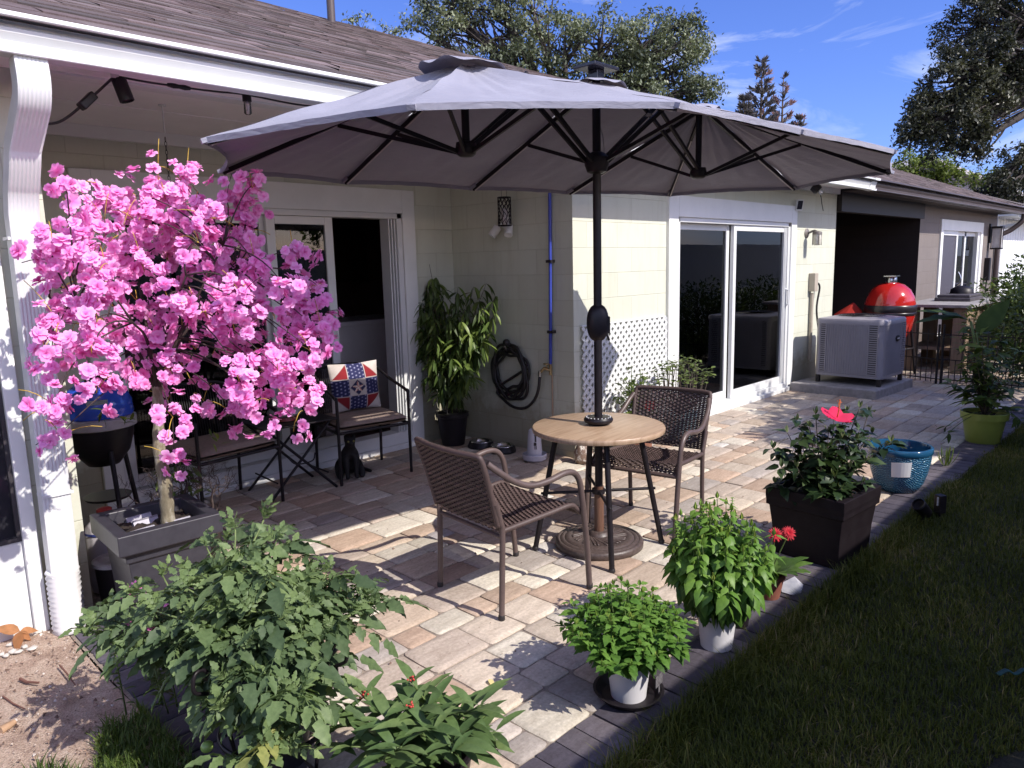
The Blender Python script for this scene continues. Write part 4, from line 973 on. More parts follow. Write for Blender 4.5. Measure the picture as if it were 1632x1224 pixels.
g = G(); g.lathe([(.08, 0), (.095, .012), (.10, .05), (.096, .055), (.088, .03), (.06, .022), (.058, .06)], 32); g.build('drip_tray', m_f, wf, smooth=40, world=False)
g = G(); g.lathe([(.062, .06), (.060, .09), (.052, .20), (.046, .245), (.03, .258), (.001, .26)], 28); tk = g.build('tank', m_f, wf, smooth=40, world=False)
g = G()   # dark printed figure on the tank
def onT(a, z, o=.0012):
    r = .0605-(z-.09)*.073+o; a0 = atan2(-3.87, -4.235)+a; return (r*cos(a0), r*sin(a0), z)
for a0, z0, a1, z1 in ((.0, .205, .35, .222), (.05, .16, .3, .204), (-.1, .13, .28, .155), (.0, .10, .12, .128), (.2, .10, .3, .128)):
    g.add([onT(a0, z0), onT(a1, z0), onT(a1, z1), onT(a0, z1)], [(0, 1, 2, 3)])
g.build('print', pm('black_print', (.03, .025, .03), None, 30, .4), tk, world=False)
rk = thing('garden_stone', 'white and brown mottled stone ornament at the wall corner', 'stone', (4.42, 3.52, 0))
g = G(); V = []; g.lathe([(.001, 0), (.065, .0), (.078, .04), (.074, .09), (.055, .14), (.03, .17), (.001, .178)], 16)
g.V = [(v[0]*(1+.12*sin(9*v[2]*7+v[1]*30)), v[1]*(1+.1*sin(v[0]*40)), v[2]) for v in g.V]
g.build('stone_body', pm('mottled_stone', (.75, .72, .66), (.18, .12, .09), 22, .7, .3, 0, .4, None, 3, .42, .5), rk, smooth=180, world=False)

# ---------------------------------------------------------------- air conditioner on its pad
ac = thing('air_conditioner', 'grey louvred air conditioner unit standing on a concrete pad by the cream wall', 'air conditioner', (9.0, 3.02, .1))
g = G(); g.box(-.50, .55, -.50, .58, -.1, -.002)
pd = thing('concrete_pad', 'grey concrete pad under the air conditioner', 'slab', (8.95, 3.05, 0), radians(-3))
g2 = G(); g2.box(-.53, .58, -.45, .53, -.02, .098); g2.build('slab', M['concrete'], pd, bev=.012, world=False)
ac.rotation_euler = (0, 0, radians(-3))
M['acgrey'] = pm('ac_grey_paint', (.27, .255, .285), (.24, .225, .25), 4, .45)
hx, hy, z0, z1 = .345, .375, .085, .735
g = G(); rc_ = .06
def rr(hx, hy, r, n=5):
    P = []
    for cx, cy, a0 in ((hx-r, hy-r, 0), (-hx+r, hy-r, 90), (-hx+r, -hy+r, 180), (hx-r, -hy+r, 270)):
        for k in range(n+1): a = radians(a0+90*k/n); P.append((cx+r*cos(a), cy+r*sin(a)))
    return P
g.ext(rr(hx-.02, hy-.02, rc_-.01), z0, z1-.03, axis='z'); bodyo = g.build('coil_core', pm('dark_coil', (.03, .028, .033), None, 60, .6), ac, world=False)
g = G(); g.ext(rr(hx+.005, hy+.005, rc_), z0, z0+.035, axis='z'); g.build('base_pan', M['acgrey'], ac, smooth=40, bev=.004, world=False)
g = G()
P0, P1, P2, P3 = rr(hx+.008, hy+.008, rc_), rr(hx+.008, hy+.008, rc_), rr(hx-.005, hy-.005, rc_-.01), rr(.26, .29, .2)
n = len(P0); V = [(x, y, z1-.05) for x, y in P0]+[(x, y, z1-.008) for x, y in P1]+[(x, y, z1+.012) for x, y in P2]+[(x, y, z1+.028) for x, y in P3]
g.add(V, [(k*n+i, k*n+(i+1) % n, (k+1)*n+(i+1) % n, (k+1)*n+i) for k in range(3) for i in range(n)]+[tuple(range(3*n, 4*n))]); g.build('top_cover', M['acgrey'], ac, smooth=40, world=False)
g = G()
for r in (.05, .08, .11, .14, .17, .20, .23, .255): g.tube([(r*cos(2*pi*k/28), r*sin(2*pi*k/28), z1+.04) for k in range(29)], .0035, 5)
for k in range(8): g.bar((0, 0, z1+.038), (.255*cos(k*pi/4), .255*sin(k*pi/4), z1+.038), .008, .006)
g.lathe([(.06, z1+.045), (.06, z1+.05), (.001, z1+.051)], 16); g.build('fan_guard', M['black'], ac, world=False)
# ribbed panels on the two visible sides and louvred corners
g = G(); zt = z1-.051; zb = z0+.036
def louvre_panel(g, p, q, nrm, louv):
    p, q, nrm = (np.array((*v, 0.)) for v in (p, q, nrm)); d = unit(q-p); L = np.linalg.norm(q-p)
    if louv:
        k = zb
        while k < zt-.015: g.obox((p+q)/2+np.array((0, 0, k+.009))+nrm*.004, d*L/2, nrm*.007, (0, 0, .0065)); k += .0245
        for e in (p, q): g.obox(e+np.array((0, 0, (zt+zb)/2))+nrm*.004, d*.006, nrm*.009, (0, 0, (zt-zb)/2))
    else:
        g.obox((p+q)/2+np.array((0, 0, (zt+zb)/2)), d*L/2, nrm*.006, (0, 0, (zt-zb)/2))
        k = .012
        while k < L-.008: g.obox(p+d*k+nrm*.009+np.array((0, 0, (zt+zb)/2)), d*.0035, nrm*.004, (0, 0, (zt-zb)/2)); k += .027
louvre_panel(g, (-hx, -hy+.16), (-hx, hy-.13), (-1, 0), False); louvre_panel(g, (-hx, -hy+.05), (-hx, -hy+.152), (-1, 0), True); louvre_panel(g, (-hx, hy-.122), (-hx, hy-.05), (-1, 0), True)
louvre_panel(g, (-hx+.055, -hy), (hx-.16, -hy), (0, -1), False); louvre_panel(g, (hx-.15, -hy), (hx-.05, -hy), (0, -1), True)
louvre_panel(g, (hx, -hy+.05), (hx, hy-.05), (1, 0), False); louvre_panel(g, (-hx+.05, hy), (hx-.05, hy), (0, 1), False)
for sx in (-1, 1):
    for sy in (-1, 1):
        pts = [(sx*(hx-rc_+rc_*cos(a)), sy*(hy-rc_+rc_*sin(a))) for a in np.linspace(0, pi/2, 6)]
        for a, b in zip(pts[:-1], pts[1:]): g.add([(*a, zb), (*b, zb), (*b, zt), (*a, zt)], [(0, 1, 2, 3)])
g.build('cabinet_panel', M['acgrey'], ac, world=False)
g = G()
for sx in (-1, 1):
    for sy in (-1, 1): g.box(sx*(hx-.03)-.02, sx*(hx-.03)+.02, sy*(hy-.03)-.02, sy*(hy-.03)+.02, 0, z0-.001)
g.build('foot', M['blackplastic'], ac, world=False)
g = G(); g.lathe([(.05, 0), (.05, .008), (.044, .011), (.001, .012)], 24, (0, 0, 0), ax=(0, -1, 0)); g.V = [(v[0]*1.25+.05, v[1]-hy-.011, v[2]*.72+.52) for v in g.V]
bd = g.build('badge', M['blackplastic'], ac, smooth=40, world=False)
g = G(); g.box(.015, .085, -hy-.026, -hy-.0235, .512, .527); g.build('badge_strip', pm('badge_silver', (.5, .5, .55), None, 30, .3), bd, world=False)

# ---------------------------------------------------------------- left corner: blossom planter, grill, gas bottle
def sq_planter(name, lab, loc, rz, w, h, mat, rimw=.045, taper=.9, ledge=.075, soilz=None):
    t = thing(name, lab, 'planter', loc, rz); g = G(); a = w/2; b = a*taper
    def rg(s, z): return [(-s, -s, z), (s, -s, z), (s, s, z), (-s, s, z)]
    R = [rg(b*.9, .0), rg(b*.9, .03), rg(b*.94, h*.45), rg(b, h-ledge-.05), rg(b+.012, h-ledge-.045), rg(b+.012, h-ledge-.02), rg(a, h-ledge), rg(a, h), rg(a-rimw, h), rg(a-rimw-.008, h-.10)]
    V = [v for r in R for v in r]; g.add(V, [(k*4+i, k*4+(i+1) % 4, (k+1)*4+(i+1) % 4, (k+1)*4+i) for k in range(len(R)-1) for i in range(4)]+[(0, 1, 2, 3), tuple(range(len(V)-4, len(V)))])
    g.build('box', mat, t, bev=.004, world=False)
    g = G(); s = a-rimw-.009; g.grid(lambda u, v: (-s+2*s*u, -s+2*s*v, h-.055+.01*sin(u*23)*sin(v*19)+U(-.004, .004)), 16, 16); g.build('soil', M['soil'], t, smooth=180, world=False)
    return t
M['charcoal'] = pm('charcoal_resin', (.040, .038, .047), (.030, .028, .036), 25, .45, .06)
BX, BY = 1.141, 3.33
bp = sq_planter('square_planter', 'charcoal square pedestal planter holding the pink blossom tree', (BX, BY, 0), radians(-3), .425, .50, M['charcoal'], .05, .80, .085)
for k, (x, y, r) in enumerate(((BX-.075, BY-.085, .15), (BX+.075, BY-.085, .05), (BX-.02, BY+.115, .1))):
    ti = thing('packing_tray', 'white ribbed plastic tray wedging the blossom tree trunk in its charcoal planter', 'tray', (x, y, .430), r, 'white trays in the blossom planter')
    g = G(); g.ext([(-.05, 0), (.05, 0), (.05, .006), (.034, .03), (.038, .036), (.028, .036), (.02, .012), (-.02, .012), (-.028, .036), (-.038, .036), (-.034, .03), (-.05, .006)], -.055, .055); g.build('tray_body', pm('lilac_plastic', (.42, .41, .46), None, 20, .4) if k == 0 else bpy.data.materials['lilac_plastic'], ti, world=False)
gr = thing('kettle_grill', 'blue lidded kettle grill with grey rim behind the blossom planter', 'grill', (1.255, 4.35, 0))
g = G(); g.lathe([(.168, .80), (.174, .81), (.17, .88), (.145, .94), (.095, .98), (.04, .998), (.001, 1.0)], 40); lid = g.build('lid', pm('blue_enamel', (.03, .10, .62), (.025, .08, .54), 5, .2, 0, 0, .5, None, 5, .4), gr, smooth=50, world=False)
g = G(); g.tube(bez((-.05, -.02, .99), (0, -.06, 1.05), (.05, -.02, .99)), .012, 8); g.build('lid_handle', M['blackplastic'], lid, smooth=50, world=False)
g = G(); a0 = atan2(-4.35, -1.30); g.obox((.166*cos(a0), .166*sin(a0), .895), (-.05*sin(a0), .05*cos(a0), 0), (.004*cos(a0), .004*sin(a0), .0), (0, 0, .012)); g.build('badge', M['steel'], lid, world=False)
g = G(); g.lathe([(.165, .735), (.182, .742), (.182, .792), (.17, .798)], 40); g.build('rim', pm('grey_rim', (.45, .43, .44), None, 8, .4), gr, smooth=40, world=False)
g = G(); g.lathe([(.001, .52), (.08, .53), (.135, .60), (.162, .69), (.166, .734)], 40); g.build('bowl', M['black'], gr, smooth=50, world=False)
for k in range(3):
    a = .5+2*pi*k/3; g = G(); g.tube([(.14*cos(a), .14*sin(a), .62), (.24*cos(a), .24*sin(a), .0)], .013, 8); g.build('leg', M['black'], gr, smooth=50, world=False)
g = G(); g.lathe([(.001, .33), (.11, .335), (.12, .35)], 24); g.build('ash_tray', M['black'], gr, smooth=50, world=False)
gb = thing('gas_bottle', 'pale grey gas bottle with red cap standing between the pier and the blossom planter', 'gas bottle', (1.10, 3.90, 0))
g = G(); g.lathe([(.085, 0), (.092, .005), (.092, .02), (.098, .04), (.10, .08), (.10, .28), (.09, .33), (.06, .36), (.03, .365), (.028, .385), (.001, .386)], 32); g.build('bottle', pm('grey_bottle_paint', (.45, .43, .45), (.38, .36, .38), 5, .4), gb, smooth=50, world=False)
g = G(); g.lathe([(.035, .386), (.035, .41), (.02, .416), (.001, .417)], 16); g.build('cap', pm('red_cap', (.35, .04, .035), None, 20, .4), gb, smooth=50, world=False)
g = G(); g.lathe([(.1012, .30), (.1012, .312)], 32, cap=False); g.build('blue_band', pm('blue_band', (.04, .06, .25), None, 20, .4), gb, smooth=50, world=False)
db = thing('paint_bucket', 'black bucket with grey lid on the ground between the downspout and the planter', 'bucket', (1.07, 3.68, 0))
g = G(); g.lathe([(.085, 0), (.10, .2), (.104, .205)], 28); g.build('bucket', M['blackplastic'], db, smooth=50, world=False)
g = G(); g.lathe([(.108, .206), (.108, .222), (.09, .226), (.08, .22), (.001, .219)], 28); g.build('lid', pm('grey_lid', (.34, .32, .34), (.12, .1, .11), 9, .4), db, smooth=50, world=False)
# ================================================================ plants
def atd(px, py, D):
    d = FWD+RGT*((px-816)/FPX)-UPV*((py-612)/FPX); return CAMP+d*D
def depth(p): return float(np.dot(np.asarray(p)-CAMP, FWD))
def stemtube(g, P, r0, r1, n=6, k=5):
    P = smooth_path(P, k); m = len(P); g.tube(P, [r0+(r1-r0)*i/(m-1) for i in range(m)], n)
GREEN = {}
GREEN['tomato'] = leafm('tomato_leaf', [(0, (.05, .085, .04)), (.5, (.105, .16, .07)), (.82, (.17, .24, .095)), (.92, (.21, .27, .10)), (1, (.34, .32, .09))], .55, .3, .35, None, 60)
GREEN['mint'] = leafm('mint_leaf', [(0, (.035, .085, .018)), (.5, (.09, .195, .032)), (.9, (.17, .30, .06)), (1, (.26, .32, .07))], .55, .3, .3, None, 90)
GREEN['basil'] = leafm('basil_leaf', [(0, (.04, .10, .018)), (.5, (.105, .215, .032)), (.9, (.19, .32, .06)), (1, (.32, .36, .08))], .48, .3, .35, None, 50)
GREEN['milkweed'] = leafm('milkweed_leaf', [(0, (.055, .10, .035)), (.6, (.105, .17, .06)), (1, (.16, .225, .085))], .5, .22, .35, None, 40)
GREEN['hibiscus'] = leafm('hibiscus_leaf', [(0, (.012, .025, .010)), (.6, (.03, .055, .02)), (.9, (.07, .11, .04)), (1, (.15, .17, .07))], .35, .18, .35, None, 30)
GREEN['peach'] = leafm('drooping_leaf', [(0, (.03, .055, .015)), (.6, (.075, .12, .03)), (1, (.19, .26, .06))], .4, .3, .4)
GREEN['citrus'] = leafm('glossy_leaf', [(0, (.03, .055, .012)), (.6, (.07, .11, .025)), (1, (.16, .20, .04))], .45, .28, .25)
GREEN['gerbera'] = leafm('gerbera_leaf', [(0, (.06, .12, .03)), (1, (.13, .22, .05))], .45, .3, .4, None, 40)
GREEN['stem'] = pm('green_stem', (.12, .17, .05), (.08, .12, .035), 20, .6)
GREEN['wood'] = pm('woody_stem', (.09, .07, .055), (.05, .04, .03), 30, .8)
def petalm(name, stops, trans=.35): return leafm(name, stops, .6, trans, .25, (1.1, .9, 1.0))

# ---------------------------------------------------------------- pink blossom tree
bt = thing('blossom_tree', 'artificial tree covered with bright pink blossom in the charcoal planter', 'tree', (1.18, 3.30, .44))
g = G(); tr = [(1.18, 3.30, .44), (1.183, 3.295, .62), (1.175, 3.30, .80), (1.185, 3.29, .95), (1.19, 3.29, 1.10)]
P = smooth_path(tr, 8); g.tube(P, [.030-.010*i/(len(P)-1)+.002*sin(i*1.7) for i in range(len(P))], 14)
for k in range(4): g.ball((1.18+.026*cos(k*2.1+.5), 3.30+.026*sin(k*2.1+.5), .5+.09*k), .008, 5)
m, nt, bs = new_mat('smooth_grey_bark'); f = noise(nt, 25, 6, .7, stretch(nt, (1, 1, .4)))
nt.links.new(ramp(nt, f, [(.3, (.09, .075, .045)), (.5, (.20, .17, .11)), (.72, (.45, .43, .36))]), bs.inputs['Base Color']); bs.inputs['Roughness'].default_value = .9; bump(nt, bs, f, .5, .006)
g.build('trunk', m, bt, smooth=180)
CLUS = [(105,305),(180,310),(185,345),(220,320),(250,295),(285,285),(300,300),(265,322),(310,330),(240,345),(215,360),(280,352),(300,362),(120,350),(125,372),(155,385),(170,352),(330,352),(345,375),(365,320),(398,303),(400,328),(370,352),(388,372),(400,392),(350,402),(320,390),(290,395),(255,385),(225,402),(190,395),(155,410),(110,402),(85,380),(90,420),(122,430),(160,440),(195,430),(230,430),(270,430),(300,440),(335,430),(370,432),(410,422),(465,408),(500,452),(480,470),(450,462),(415,460),(380,470),(350,465),(310,482),(265,480),(220,480),(180,492),(140,482),(105,462),(100,520),(122,516),(150,512),(188,530),(200,557),(240,502),(250,530),(290,520),(330,512),(370,512),(400,522),(440,502),(475,512),(507,502),(518,532),(500,562),(465,552),(440,572),(400,562),(360,542),(310,552),(280,572),(212,596),(150,560),(75,557),(88,584),(155,630),(278,602),(268,640),(322,640),(280,668),(280,738),(385,602),(400,640),(375,664),(440,590),(450,630),(488,630),(470,668),(88,650),(100,694),(245,590),(410,600)]
pet = []
for a in np.linspace(-.5, .5, 1): pass
# petal: notched and ruffled
pv = []; pf = []
for i, (t, w, z) in enumerate(((0, .06, 0), (.3, .26, .05), (.65, .43, .06), (.9, .40, -.02), (1.0, .22, -.08))):
    for s_, zz in ((-1, .06), (0, 0), (1, .06)): pv.append((t-(.09 if (i == 4 and s_ == 0) else 0), s_*w, z+zz*(1 if i else 0)+(.03 if i > 2 and s_ else 0)))
for i in range(4):
    for j in range(2): a = i*3+j; pf.append((a, a+1, a+4, a+3))
PETAL = (np.array(pv), np.array(pf))
def flower_tpl():
    parts = []
    for lay, (n, el, sc) in enumerate(((5, .0, 1.05), (5, .3, .9), (4, .75, .6))):
        for k in range(n):
            a = 2*pi*k/n+lay*.5+U(-.2, .2); e = el+U(-.3, .3); X = np.array((cos(a)*cos(e), sin(a)*cos(e), sin(e))); Z = np.array((-cos(a)*sin(e), -sin(a)*sin(e), cos(e)))+rv(.15)
            parts.append(xf(PETAL, (0, 0, lay*.06), X, Z, sc*U(.75, 1.15)))
    return merge_tpl(parts)
FT = [flower_tpl() for _ in range(4)]
PTIP = np.concatenate([np.tile(PETAL[0][:, 0], 14)])
m_pet = petalm('pink_petals', [(0, (.66, .07, .34)), (.25, (.84, .22, .60)), (.6, (.90, .36, .73)), (1, (.94, .54, .84))], .38)
m_yel = pm('yellow_stalk', (.52, .36, .05), (.4, .25, .04), 30, .6)
D0 = depth((1.18, 3.28, 1.2)); bc = np.array((1.31, 3.26, 1.42)); cpos = []
for k, (px, py) in enumerate(CLUS[:100]):
    o0 = atd(px, py, D0); rxy = np.linalg.norm(o0-bc)/.75
    dd = U(-1, 1)*.36*sqrt(max(.06, 1-min(1, rxy)**2)) if px > 175 else U(-.62, -.12); p = atd(px+U(-5, 5), py+U(-5, 5), D0+dd); cpos.append(p)
    V = []; F = []; R = []; b = 0; nf = random.choice((9, 11, 12, 14, 15))
    if (px, py) in ((280, 738), (88, 584), (470, 668)): nf = 6
    for j in range(nf):
        q = rv(.037)*np.array((1, 1, 1.3)); nrm = unit(q*8+np.array((-.25, -.45, .35))*.8+rv(.3)); X = unit(np.cross(nrm, rv())); tv, tf = FT[random.randrange(4)]
        v, f = xf((tv, tf), q, X, nrm, U(.023, .034)); V.append(v); F.append(f+b); b += len(v); R.append(np.clip(PTIP[:len(v)]*.75+U(-.05, .3), 0, 1))
    me = fast_mesh('blossom_cluster', np.concatenate(V), [np.concatenate(F)], np.concatenate(R))
    o = put('blossom_cluster', me, m_pet, bt, 180); o.location = p-np.array(ORG[bt.name])
g = G(); gy = G(); hub = np.array((1.19, 3.29, 1.08)); mains = []
for k in range(11):
    a = 2*pi*k/11+.2; e = hub+np.array((.36*cos(a), .36*sin(a), U(.25, .6))); mid = hub+np.array((.12*cos(a), .12*sin(a), .2)); Pm = smooth_path([hub-(0, 0, .04), mid, e], 6); mains.append(Pm); g.tube(Pm, [.009-.005*i/(len(Pm)-1) for i in range(len(Pm))], 6)
for p in cpos:
    cand = [(np.linalg.norm(q-p)+.6*max(0, q[2]-p[2]-.5), q) for Pm in mains for q in Pm[3:]]
    q = min(cand, key=lambda t: t[0])[1]; md = (p+q)/2+np.array((0, 0, .06+.10*max(0, q[2]-p[2]+.1)))+rv(.03)
    Pb = bez(q, md+(p-q)*.1, p+np.array((0, 0, .01)), 7); g.tube(Pb, [.0042-.0025*i/7 for i in range(8)], 5)
    for _ in range(2):
        e = p+rv(.05)+np.array((0, 0, .03)); gy.tube(bez(p, (p+e)/2+np.array((0, 0, .03)), e, 4), .0016, 4)
for k in range(26):   # bare twigs poking out
    p = cpos[random.randrange(100)]; out = unit(p-bc)+rv(.35); e = p+out*U(.06, .14); g.tube(bez(p, (p+e)/2+np.array((0, 0, .02)), e, 4), .0016, 4)
g.build('branches', pm('dark_twig', (.05, .03, .028), (.03, .018, .016), 20, .8), bt, smooth=180); gy.build('flower_stalks', m_yel, bt, smooth=180)

# ---------------------------------------------------------------- dead twiggy shrub behind the planter
dt = thing('bare_shrub', 'dried out shrub of bare twigs with a few green leaves behind the blossom planter', 'shrub', (1.42, 3.72, 0))
g = G(); L = Leaves(leaf_tpl(.28, 4, .2, .3, 0, 'lance'))
def grow(g, p, d, ln, r, lev):
    q = p+d*ln; g.tube(bez(p, (p+q)/2+rv(.02), q, 3), [r, r*.9, r*.8, r*.65], 5)
    if lev == 0: return
    for _ in range(random.choice((2, 2, 3))): grow(g, p+(q-p)*U(.5, 1), unit(d+rv(.55)+np.array((0, 0, .12))), ln*U(.55, .8), r*.62, lev-1)
for x, y in ((1.36, 3.66), (1.44, 3.74), (1.30, 3.76), (1.5, 3.62)):
    for _ in range(3): grow(g, np.array((x, y, .30)), unit(np.array((U(-.4, .4), U(-.5, .3), 1))), .16, .0055, 4)
g.build('twigs', pm('dry_twig', (.10, .07, .06), (.06, .045, .04), 20, .9), dt, smooth=180)
for k in range(70):
    p = np.array((1.36, 3.62, .40))+rv(.045)+np.array((0, 0, U(0, .16))); L.add(p, unit(rv()+np.array((0, -.3, .3))), rv(.5)+np.array((0, 0, 1)), U(.05, .08), U(.2, .9))
for px, py in ((160, 660), (200, 672), (345, 700)):
    for _ in range(7): L.add(atd(px, py, depth((1.38, 3.62, .8)))+rv(.012), unit(rv()+np.array((0, -.3, .5))), rv(.5)+np.array((0, 0, 1)), U(.04, .07), U(.5, 1))
build_leaves('leaves', [L], GREEN['citrus'], dt)
g = G(); g.lathe([(.13, 0), (.17, .27), (.18, .28), (.18, .31), (.16, .31), (.155, .29), (.001, .285)], 28, (1.42, 3.72, 0)); g.build('pot', M['blackplastic'], dt, smooth=40)

# ---------------------------------------------------------------- tomato in its ringed stand
def leaflet(W=.5, lob=.22):
    V = [(0, 0, 0)]; n = 7
    lft = []; rgt = []; mid = []
    for i in range(n+1):
        t = i/n; w = W*.5*sin(pi*min(1, t**.8))*(1-.1*t); w *= (1+lob*(1 if i % 2 else -1)) if 0 < i < n else 1
        z = -.22*t*t; mid.append((t, 0, z)); lft.append((t-(.06 if i % 2 else -.02), w, z+.06*(w > 0)-.25*w*w+.02*sin(i*2))); rgt.append((t-(.06 if i % 2 else -.02), -w, z+.06*(w > 0)-.25*w*w-.02*sin(i*2)))
    V = mid+lft+rgt; F = []
    for i in range(n): F += [(i, i+1, n+1+i+1, n+1+i), (i, 2*(n+1)+i, 2*(n+1)+i+1, i+1)]
    return np.array(V), np.array(F)
LF = leaflet()
def compound(droop):
    parts = []
    for t, s, a in ((1.0, .42, 0), (.72, .34, 55), (.72, .34, -55), (.48, .32, 62), (.45, .32, -62), (.24, .2, 70), (.2, .2, -70), (.6, .12, 80), (.58, .12, -80)):
        ar = radians(a)+U(-.2, .2); X = np.array((cos(ar), sin(ar), -droop*t-.15+U(-.25, .2))); parts.append(xf(LF, (t*.62, 0, -droop*.4*t*t), X, np.array((U(-.3, .3), U(-.3, .3), 1)), s*U(.85, 1.15)))
    V = []; F = []
    for k in range(5):
        t = k/4*.62; z = -droop*.4*(k/4)**2; V += [(t, .006, z), (t, -.006, z)]
    for k in range(4): F.append((2*k, 2*k+1, 2*k+3, 2*k+2))
    parts.append((np.array(V), np.array(F))); return merge_tpl(parts)
tom = thing('tomato_plant', 'big bushy tomato plant with green fruit growing through a black ring cage in front', 'plant', (1.0, 2.08, 0))
CT = [compound(d) for d in (.3, .7, 1.1, .5)]; TL = [Leaves(c) for c in CT]
gs = G(); tops = []
Dt = depth((1.0, 2.05, .55))
HEADS = [(150, 985, .05), (170, 1010, .1), (215, 935, .1), (215, 985, 0), (260, 905, .1), (250, 960, -.1), (300, 925, -.1), (300, 975, -.15), (330, 860, .12), (345, 905, .02), (375, 830, .08), (390, 880, -.1), (420, 815, .1), (440, 850, 0), (430, 905, -.15), (455, 880, .06), (480, 920, .0), (500, 950, -.1), (520, 900, .1), (540, 925, .12), (560, 960, .06), (575, 930, .16), (350, 960, -.2), (400, 960, -.22), (450, 970, -.2), (330, 1010, -.22), (270, 1010, -.15), (230, 1030, -.05), (390, 1020, -.25), (440, 1030, -.25), (490, 1010, -.2), (535, 990, -.05), (360, 1070, -.25), (420, 1080, -.26), (300, 1060, -.1), (500, 1060, -.15), (200, 1010, .08), (465, 1100, -.25), (395, 1110, -.2), (345, 1110, -.15), (185, 960, .12), (360, 850, .2), (405, 845, .22), (305, 900, .18), (420, 1150, -.3), (455, 1140, -.3), (380, 1150, -.28), (480, 1090, -.3), (350, 1120, -.3), (430, 1190, -.32), (400, 1200, -.3), (460, 1180, -.32), (150, 1000, .12), (590, 945, .12), (280, 940, .2), (320, 950, .25), (430, 930, .25), (500, 900, .2), (260, 985, .2), (370, 920, .1), (410, 920, .05)]
base = np.array((1.0, 2.06, .24))
for px, py, dd in HEADS:
    e = atd(px, py+14, Dt+dd); b = base+np.array((U(-.12, .12), U(-.12, .12), 0)); md = (b+e)/2+np.array((0, 0, .08))+rv(.03); P = smooth_path([b, md, e], 6); gs.tube(P, [.0065-.004*i/(len(P)-1) for i in range(len(P))], 6); tops.append(P)
    for k in range(random.choice((8, 9, 10))):
        i = random.randrange(5, len(P)); a = U(0, 2*pi); q = P[i]; out = np.array((cos(a), sin(a), U(.05, .7))); ln = U(.12, .23)*(1 if i < len(P)-2 else .75)
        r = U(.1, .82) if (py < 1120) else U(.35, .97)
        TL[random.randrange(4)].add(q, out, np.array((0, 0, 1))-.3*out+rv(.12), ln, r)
    for k in range(3):
        a = U(0, 2*pi); TL[0].add(e, np.array((cos(a)*.6, sin(a)*.6, 1.0)), rv(.3)+np.array((-.2, -.3, .5)), U(.06, .10), U(.6, .82))
build_leaves('leaves', TL, GREEN['tomato'], tom, smooth=False)
gs.build('stems', pm('tomato_stem', (.16, .21, .07), (.11, .15, .05), 30, .6), tom, smooth=180)
for k, (px, py) in enumerate(((413, 1085), (416, 1098), (432, 1145), (440, 1152), (330, 1190))):
    g = G(); o = atd(px, py, Dt-.2); g.ball(o, .018, 8, None, (1, 1, .9)); g.build('green_tomato', pm('green_fruit', (.22, .33, .08), (.17, .26, .06), 20, .3) if k == 0 else bpy.data.materials['green_fruit'], tom, smooth=180)
cg = thing('plant_cage', 'black metal ring stand caging the tomato plant', 'plant stand', (1.0, 2.06, 0))
def ringp(r, z, c=(1.0, 2.06)): return [(c[0]+r*cos(2*pi*k/40), c[1]+r*sin(2*pi*k/40), z) for k in range(41)]
for r, z in ((.17, .12), (.20, .27), (.23, .40)):
    g = G(); g.tube(ringp(r, z), .006, 6, flat=1.6); g.build('ring', M['black'], cg, smooth=180)
for k in range(4):
    a = .35+pi/2*k; g = G(); c, s = cos(a), sin(a); g.tube(smooth_path([(1.0+.15*c, 2.06+.15*s, 0), (1.0+.19*c, 2.06+.19*s, .22), (1.0+.24*c, 2.06+.24*s, .42), (1.0+.285*c, 2.06+.285*s, .45), (1.0+.295*c, 2.06+.295*s, .40), (1.0+.25*c, 2.06+.25*s, .37)], 6), .006, 6); g.build('leg', M['black'], cg, smooth=180)
tpot = thing('tomato_pot', 'dark grey square pot holding the tomato plant', 'pot', (1.0, 2.06, 0))
g = G(); g.lathe([(.09, 0), (.12, .19), (.125, .195), (.125, .21), (.115, .21), (.11, .19), (.001, .185)], 32, (1.0, 2.06, 0)); g.build('pot_body', M['charcoal'], tpot, smooth=40)
wpot = thing('nursery_pot', 'pale grey nursery pot of dry soil and withered stems beside the tomato', 'pot', (1.17, 2.20, 0))
g = G(); g.lathe([(.07, 0), (.09, .15), (.094, .155), (.094, .17), (.085, .17), (.08, .15), (.001, .145)], 32, (1.17, 2.20, 0)); g.build('pot_body', pm('pale_pot', (.52, .5, .5), None, 10, .4), wpot, smooth=40)
g = G()
for k in range(30): p = np.array((1.17+U(-.06, .06), 2.20+U(-.06, .06), .15)); g.tube(bez(p, p+rv(.03)+np.array((0, 0, .08)), p+rv(.06)+np.array((0, 0, U(.05, .16))), 4), .0018, 4)
g.build('withered_stems', pm('withered', (.25, .16, .10), (.14, .09, .06), 30, .9), wpot, smooth=180)
# pink snapdragon behind the tomato
sd = thing('pink_snapdragon', 'small flowering plant with pink blooms half hidden by the tomato leaves', 'plant', (.86, 2.62, 0))
L = Leaves(leaf_tpl(.3, 4, .2, .3, 0, 'lance')); LP = Leaves(PETAL); g = G()
for k in range(9):
    p = np.array((.86+U(-.12, .12), 2.60+U(-.1, .1), .02)); e = p+np.array((U(-.05, .05), U(-.05, .05), U(.2, .42))); g.tube([p, (p+e)/2+rv(.01), e], .003, 5)
    for j in range(16): q = p+(e-p)*U(.1, .95); a = U(0, 6.3); L.add(q, (cos(a), sin(a), .4), (0, 0, 1), U(.03, .05), U(.2, .8))
for px, py in ((200, 998), (196, 1003), (215, 935), (228, 945), (205, 955), (258, 970), (240, 1005)):
    c = atd(px, py, depth((.86, 2.6, .4))-(.25 if py > 990 else 0))
    for j in range(9): LP.add(c+rv(.006), rv(), rv(), U(.012, .022), U(0, .8))
build_leaves('leaves', [L], GREEN['citrus'], sd); build_leaves('flowers', [LP], m_pet, sd); g.build('stems', GREEN['stem'], sd, smooth=180)

